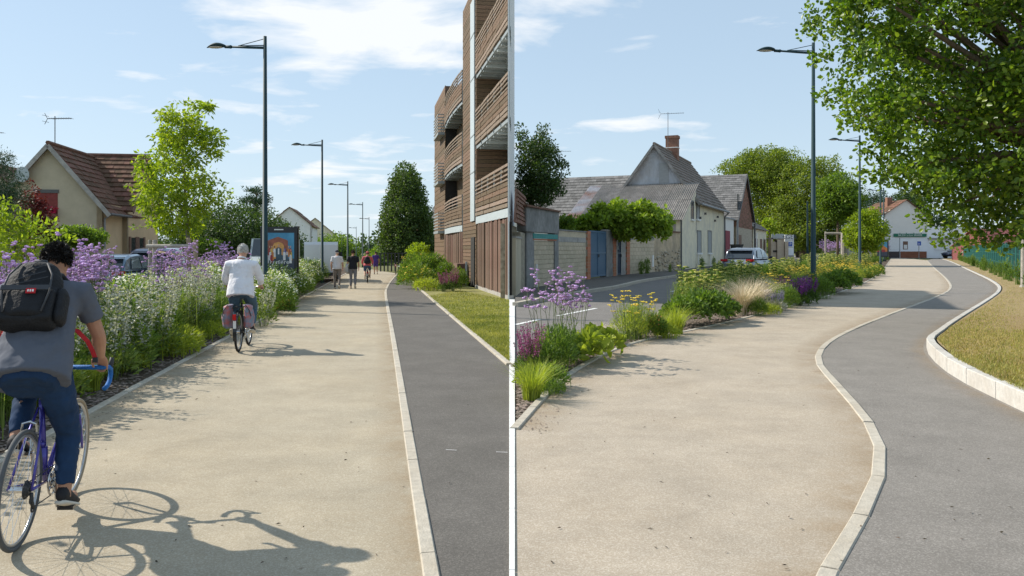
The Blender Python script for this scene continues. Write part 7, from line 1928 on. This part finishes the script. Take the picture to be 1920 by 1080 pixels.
# the cyclist in the white shirt
C2 = Vector((-4.49, 13.14, 0)); RZ2 = R(9)
bicycle('black city bicycle with rear rack under the white haired cyclist', C2, RZ2, 0, 'city', 1.0, 'frame_black', 5)
JC = dict(pelvis=(0,.19,1.0), chest=(0,.27,1.30), neck=(0,.30,1.52), head=(.01,.35,1.65), shl=(-.20,.28,1.43), shr=(.20,.28,1.43), ell=(-.29,.40,1.18), elr=(.29,.40,1.18), wrl=(-.27,.57,1.05), wrr=(.27,.57,1.05),
          hipl=(-.10,.20,.96), hipr=(.10,.20,.96), knl=(-.14,.48,.66), knr=(.14,.60,.72), anl=(-.13,.21,.37), anr=(.13,.53,.36), toel=(-.13,.32,.27), toer=(.13,.68,.31))
GR = {'r': ((-.02,1,-.1), (-1,0,.2), (0,-.1,-1), 1.0), 'l': ((.02,1,-.1), (1,0,.2), (0,-.1,-1), 1.0)}
person('white haired cyclist in a white shirt and faded jeans', C2, RZ2, JC, 'shirt_white', 'jeans_grey', 'skin_pale', 'hair_white', sleeve=1.35, build=1.12, hairlen=.022, voxel=.012, hands=GR, hem=-.15, shoe='shoe_dark', collar='shirt_white', hair_n=1800)
for sx, lab in ((-1, 'floral blue and red pannier bag on the left of the city bicycle'), (1, 'floral blue and red pannier bag on the right of the city bicycle')):
    t = thing('pannier_bag', lab, 'bag', C2, RZ2, 'floral pannier bags')
    m = MB(); m.rings([((sx*(.155+.02*q), -.03, z), (w, 0, 0), (0, d, 0)) for q, z, w, d in ((0,.40,.05,.13), (.3,.43,.075,.155), (1,.58,.085,.165), (.3,.70,.07,.16), (-1,.765,.04,.14))], 18); fuse(m, 'bag', 'pannier_print', .012, 4, t, noise=.012, nscale=.1)
    m = MB(); m.rings([((sx*(.14+.02*q), -.035, z), (w, 0, 0), (0, d, 0)) for q, z, w, d in ((3.0,.60,.012,.12), (3.0,.66,.02,.16), (1,.755,.07,.168), (-1,.785,.05,.15))], 18); fuse(m, 'flap', 'pannier_print', .01, 3, t)
    m = MB(); m.tube([(sx*.225, -.17, .60), (sx*.20, -.2, .70), (sx*.14, -.19, .785)], .007, 6); m.build('strap', 'plastic_dark', t)
# walkers
def walk(st=1.0, arm=1.0, sw=0.0):
    return dict(pelvis=(0,0,.95), chest=(0,.0,1.26), neck=(0,.0,1.50), head=(0,.035,1.635), shl=(-.19,0,1.41), shr=(.19,0,1.41), ell=(-.25,-.06*arm,1.14), elr=(.25,.02*arm,1.13), wrl=(-.25,.08*arm,.91), wrr=(.25,.14*arm,.91),
                hipl=(-.09,0,.91), hipr=(.09,0,.91), knl=(-.10,.10*st,.50), knr=(.10,.02*st,.50), anl=(-.10,.06*st,.085), anr=(.105,-.26*st,.16), toel=(-.11,.20*st+.02,.03), toer=(.115,-.14*st,.05))
person('walking man in a pale striped shirt, grey trousers and dark cap', G(632, 541), R(10), walk(), 'shirt_stripe', 'trouser_grey', 'skin_pale', 'hair_white', s=.93, sleeve=.75, build=1.05, hat='cap_navy', hairlen=.012, voxel=.016, leg=1.08, hair_n=500)
person('walker in a black polo and grey trousers beside the man with cap', G(662, 541), R(8), walk(.6), 'shirt_black', 'trouser_slate', 'skin', 'hair_brown', s=.93, sleeve=.7, build=1.0, hairlen=.03, voxel=.016, leg=1.08, shoe='shoe_tan', hair_n=700)
t = thing('jacket', 'pale grey jacket hanging over the left arm of the walker in black', 'jacket', G(662, 541), R(8)); t.scale = (.93,)*3
m = MB(); m.rings([((-.27, .02, z), (w, 0, 0), (0, d, 0)) for z, w, d in ((.72,.05,.10), (.78,.07,.14), (1.0,.075,.13), (1.14,.06,.08))], 14); fuse(m, 'cloth', 'jacket_grey', .015, 4, t, noise=.04, nscale=.12)
m = MB(); m.tube([(-.2,-.08,1.12), (-.3,-.1,1.0), (-.33,-.08,.75)], [.035,.04,.035], 8); m.build('sleeve', 'jacket_grey', t, smooth=True)
# far cyclist in pink and the stroller beyond
C3 = G(688.5, 531); bicycle('dark bicycle under the distant cyclist in pink', C3, R(9), 0, 'city', .88, 'frame_black', 60)
J3 = {k: v for k, v in JC.items()}
person('distant cyclist in a pink hoodie and blue shorts', C3, R(9), J3, 'hoodie_pink', 'shorts_blue', 'skin_pale', 'hair_brown', s=.88, sleeve=1.8, leg=.85, build=1.05, voxel=.016, hands=GR, hair_n=500, hat='hoodie_pink')
backpack('black backpack on the distant cyclist in pink', C3, R(9), Vector((0, .03, 1.28)), R(-8), .92, False, .88)
person('far stroller in a violet top right of the pink cyclist', G(704.5, 514.5), R(12), walk(.8), 'top_violet', 'top_violet', 'skin', 'hair_dark', s=.86, sleeve=.7, leg=.8, voxel=.02, hair_n=300)
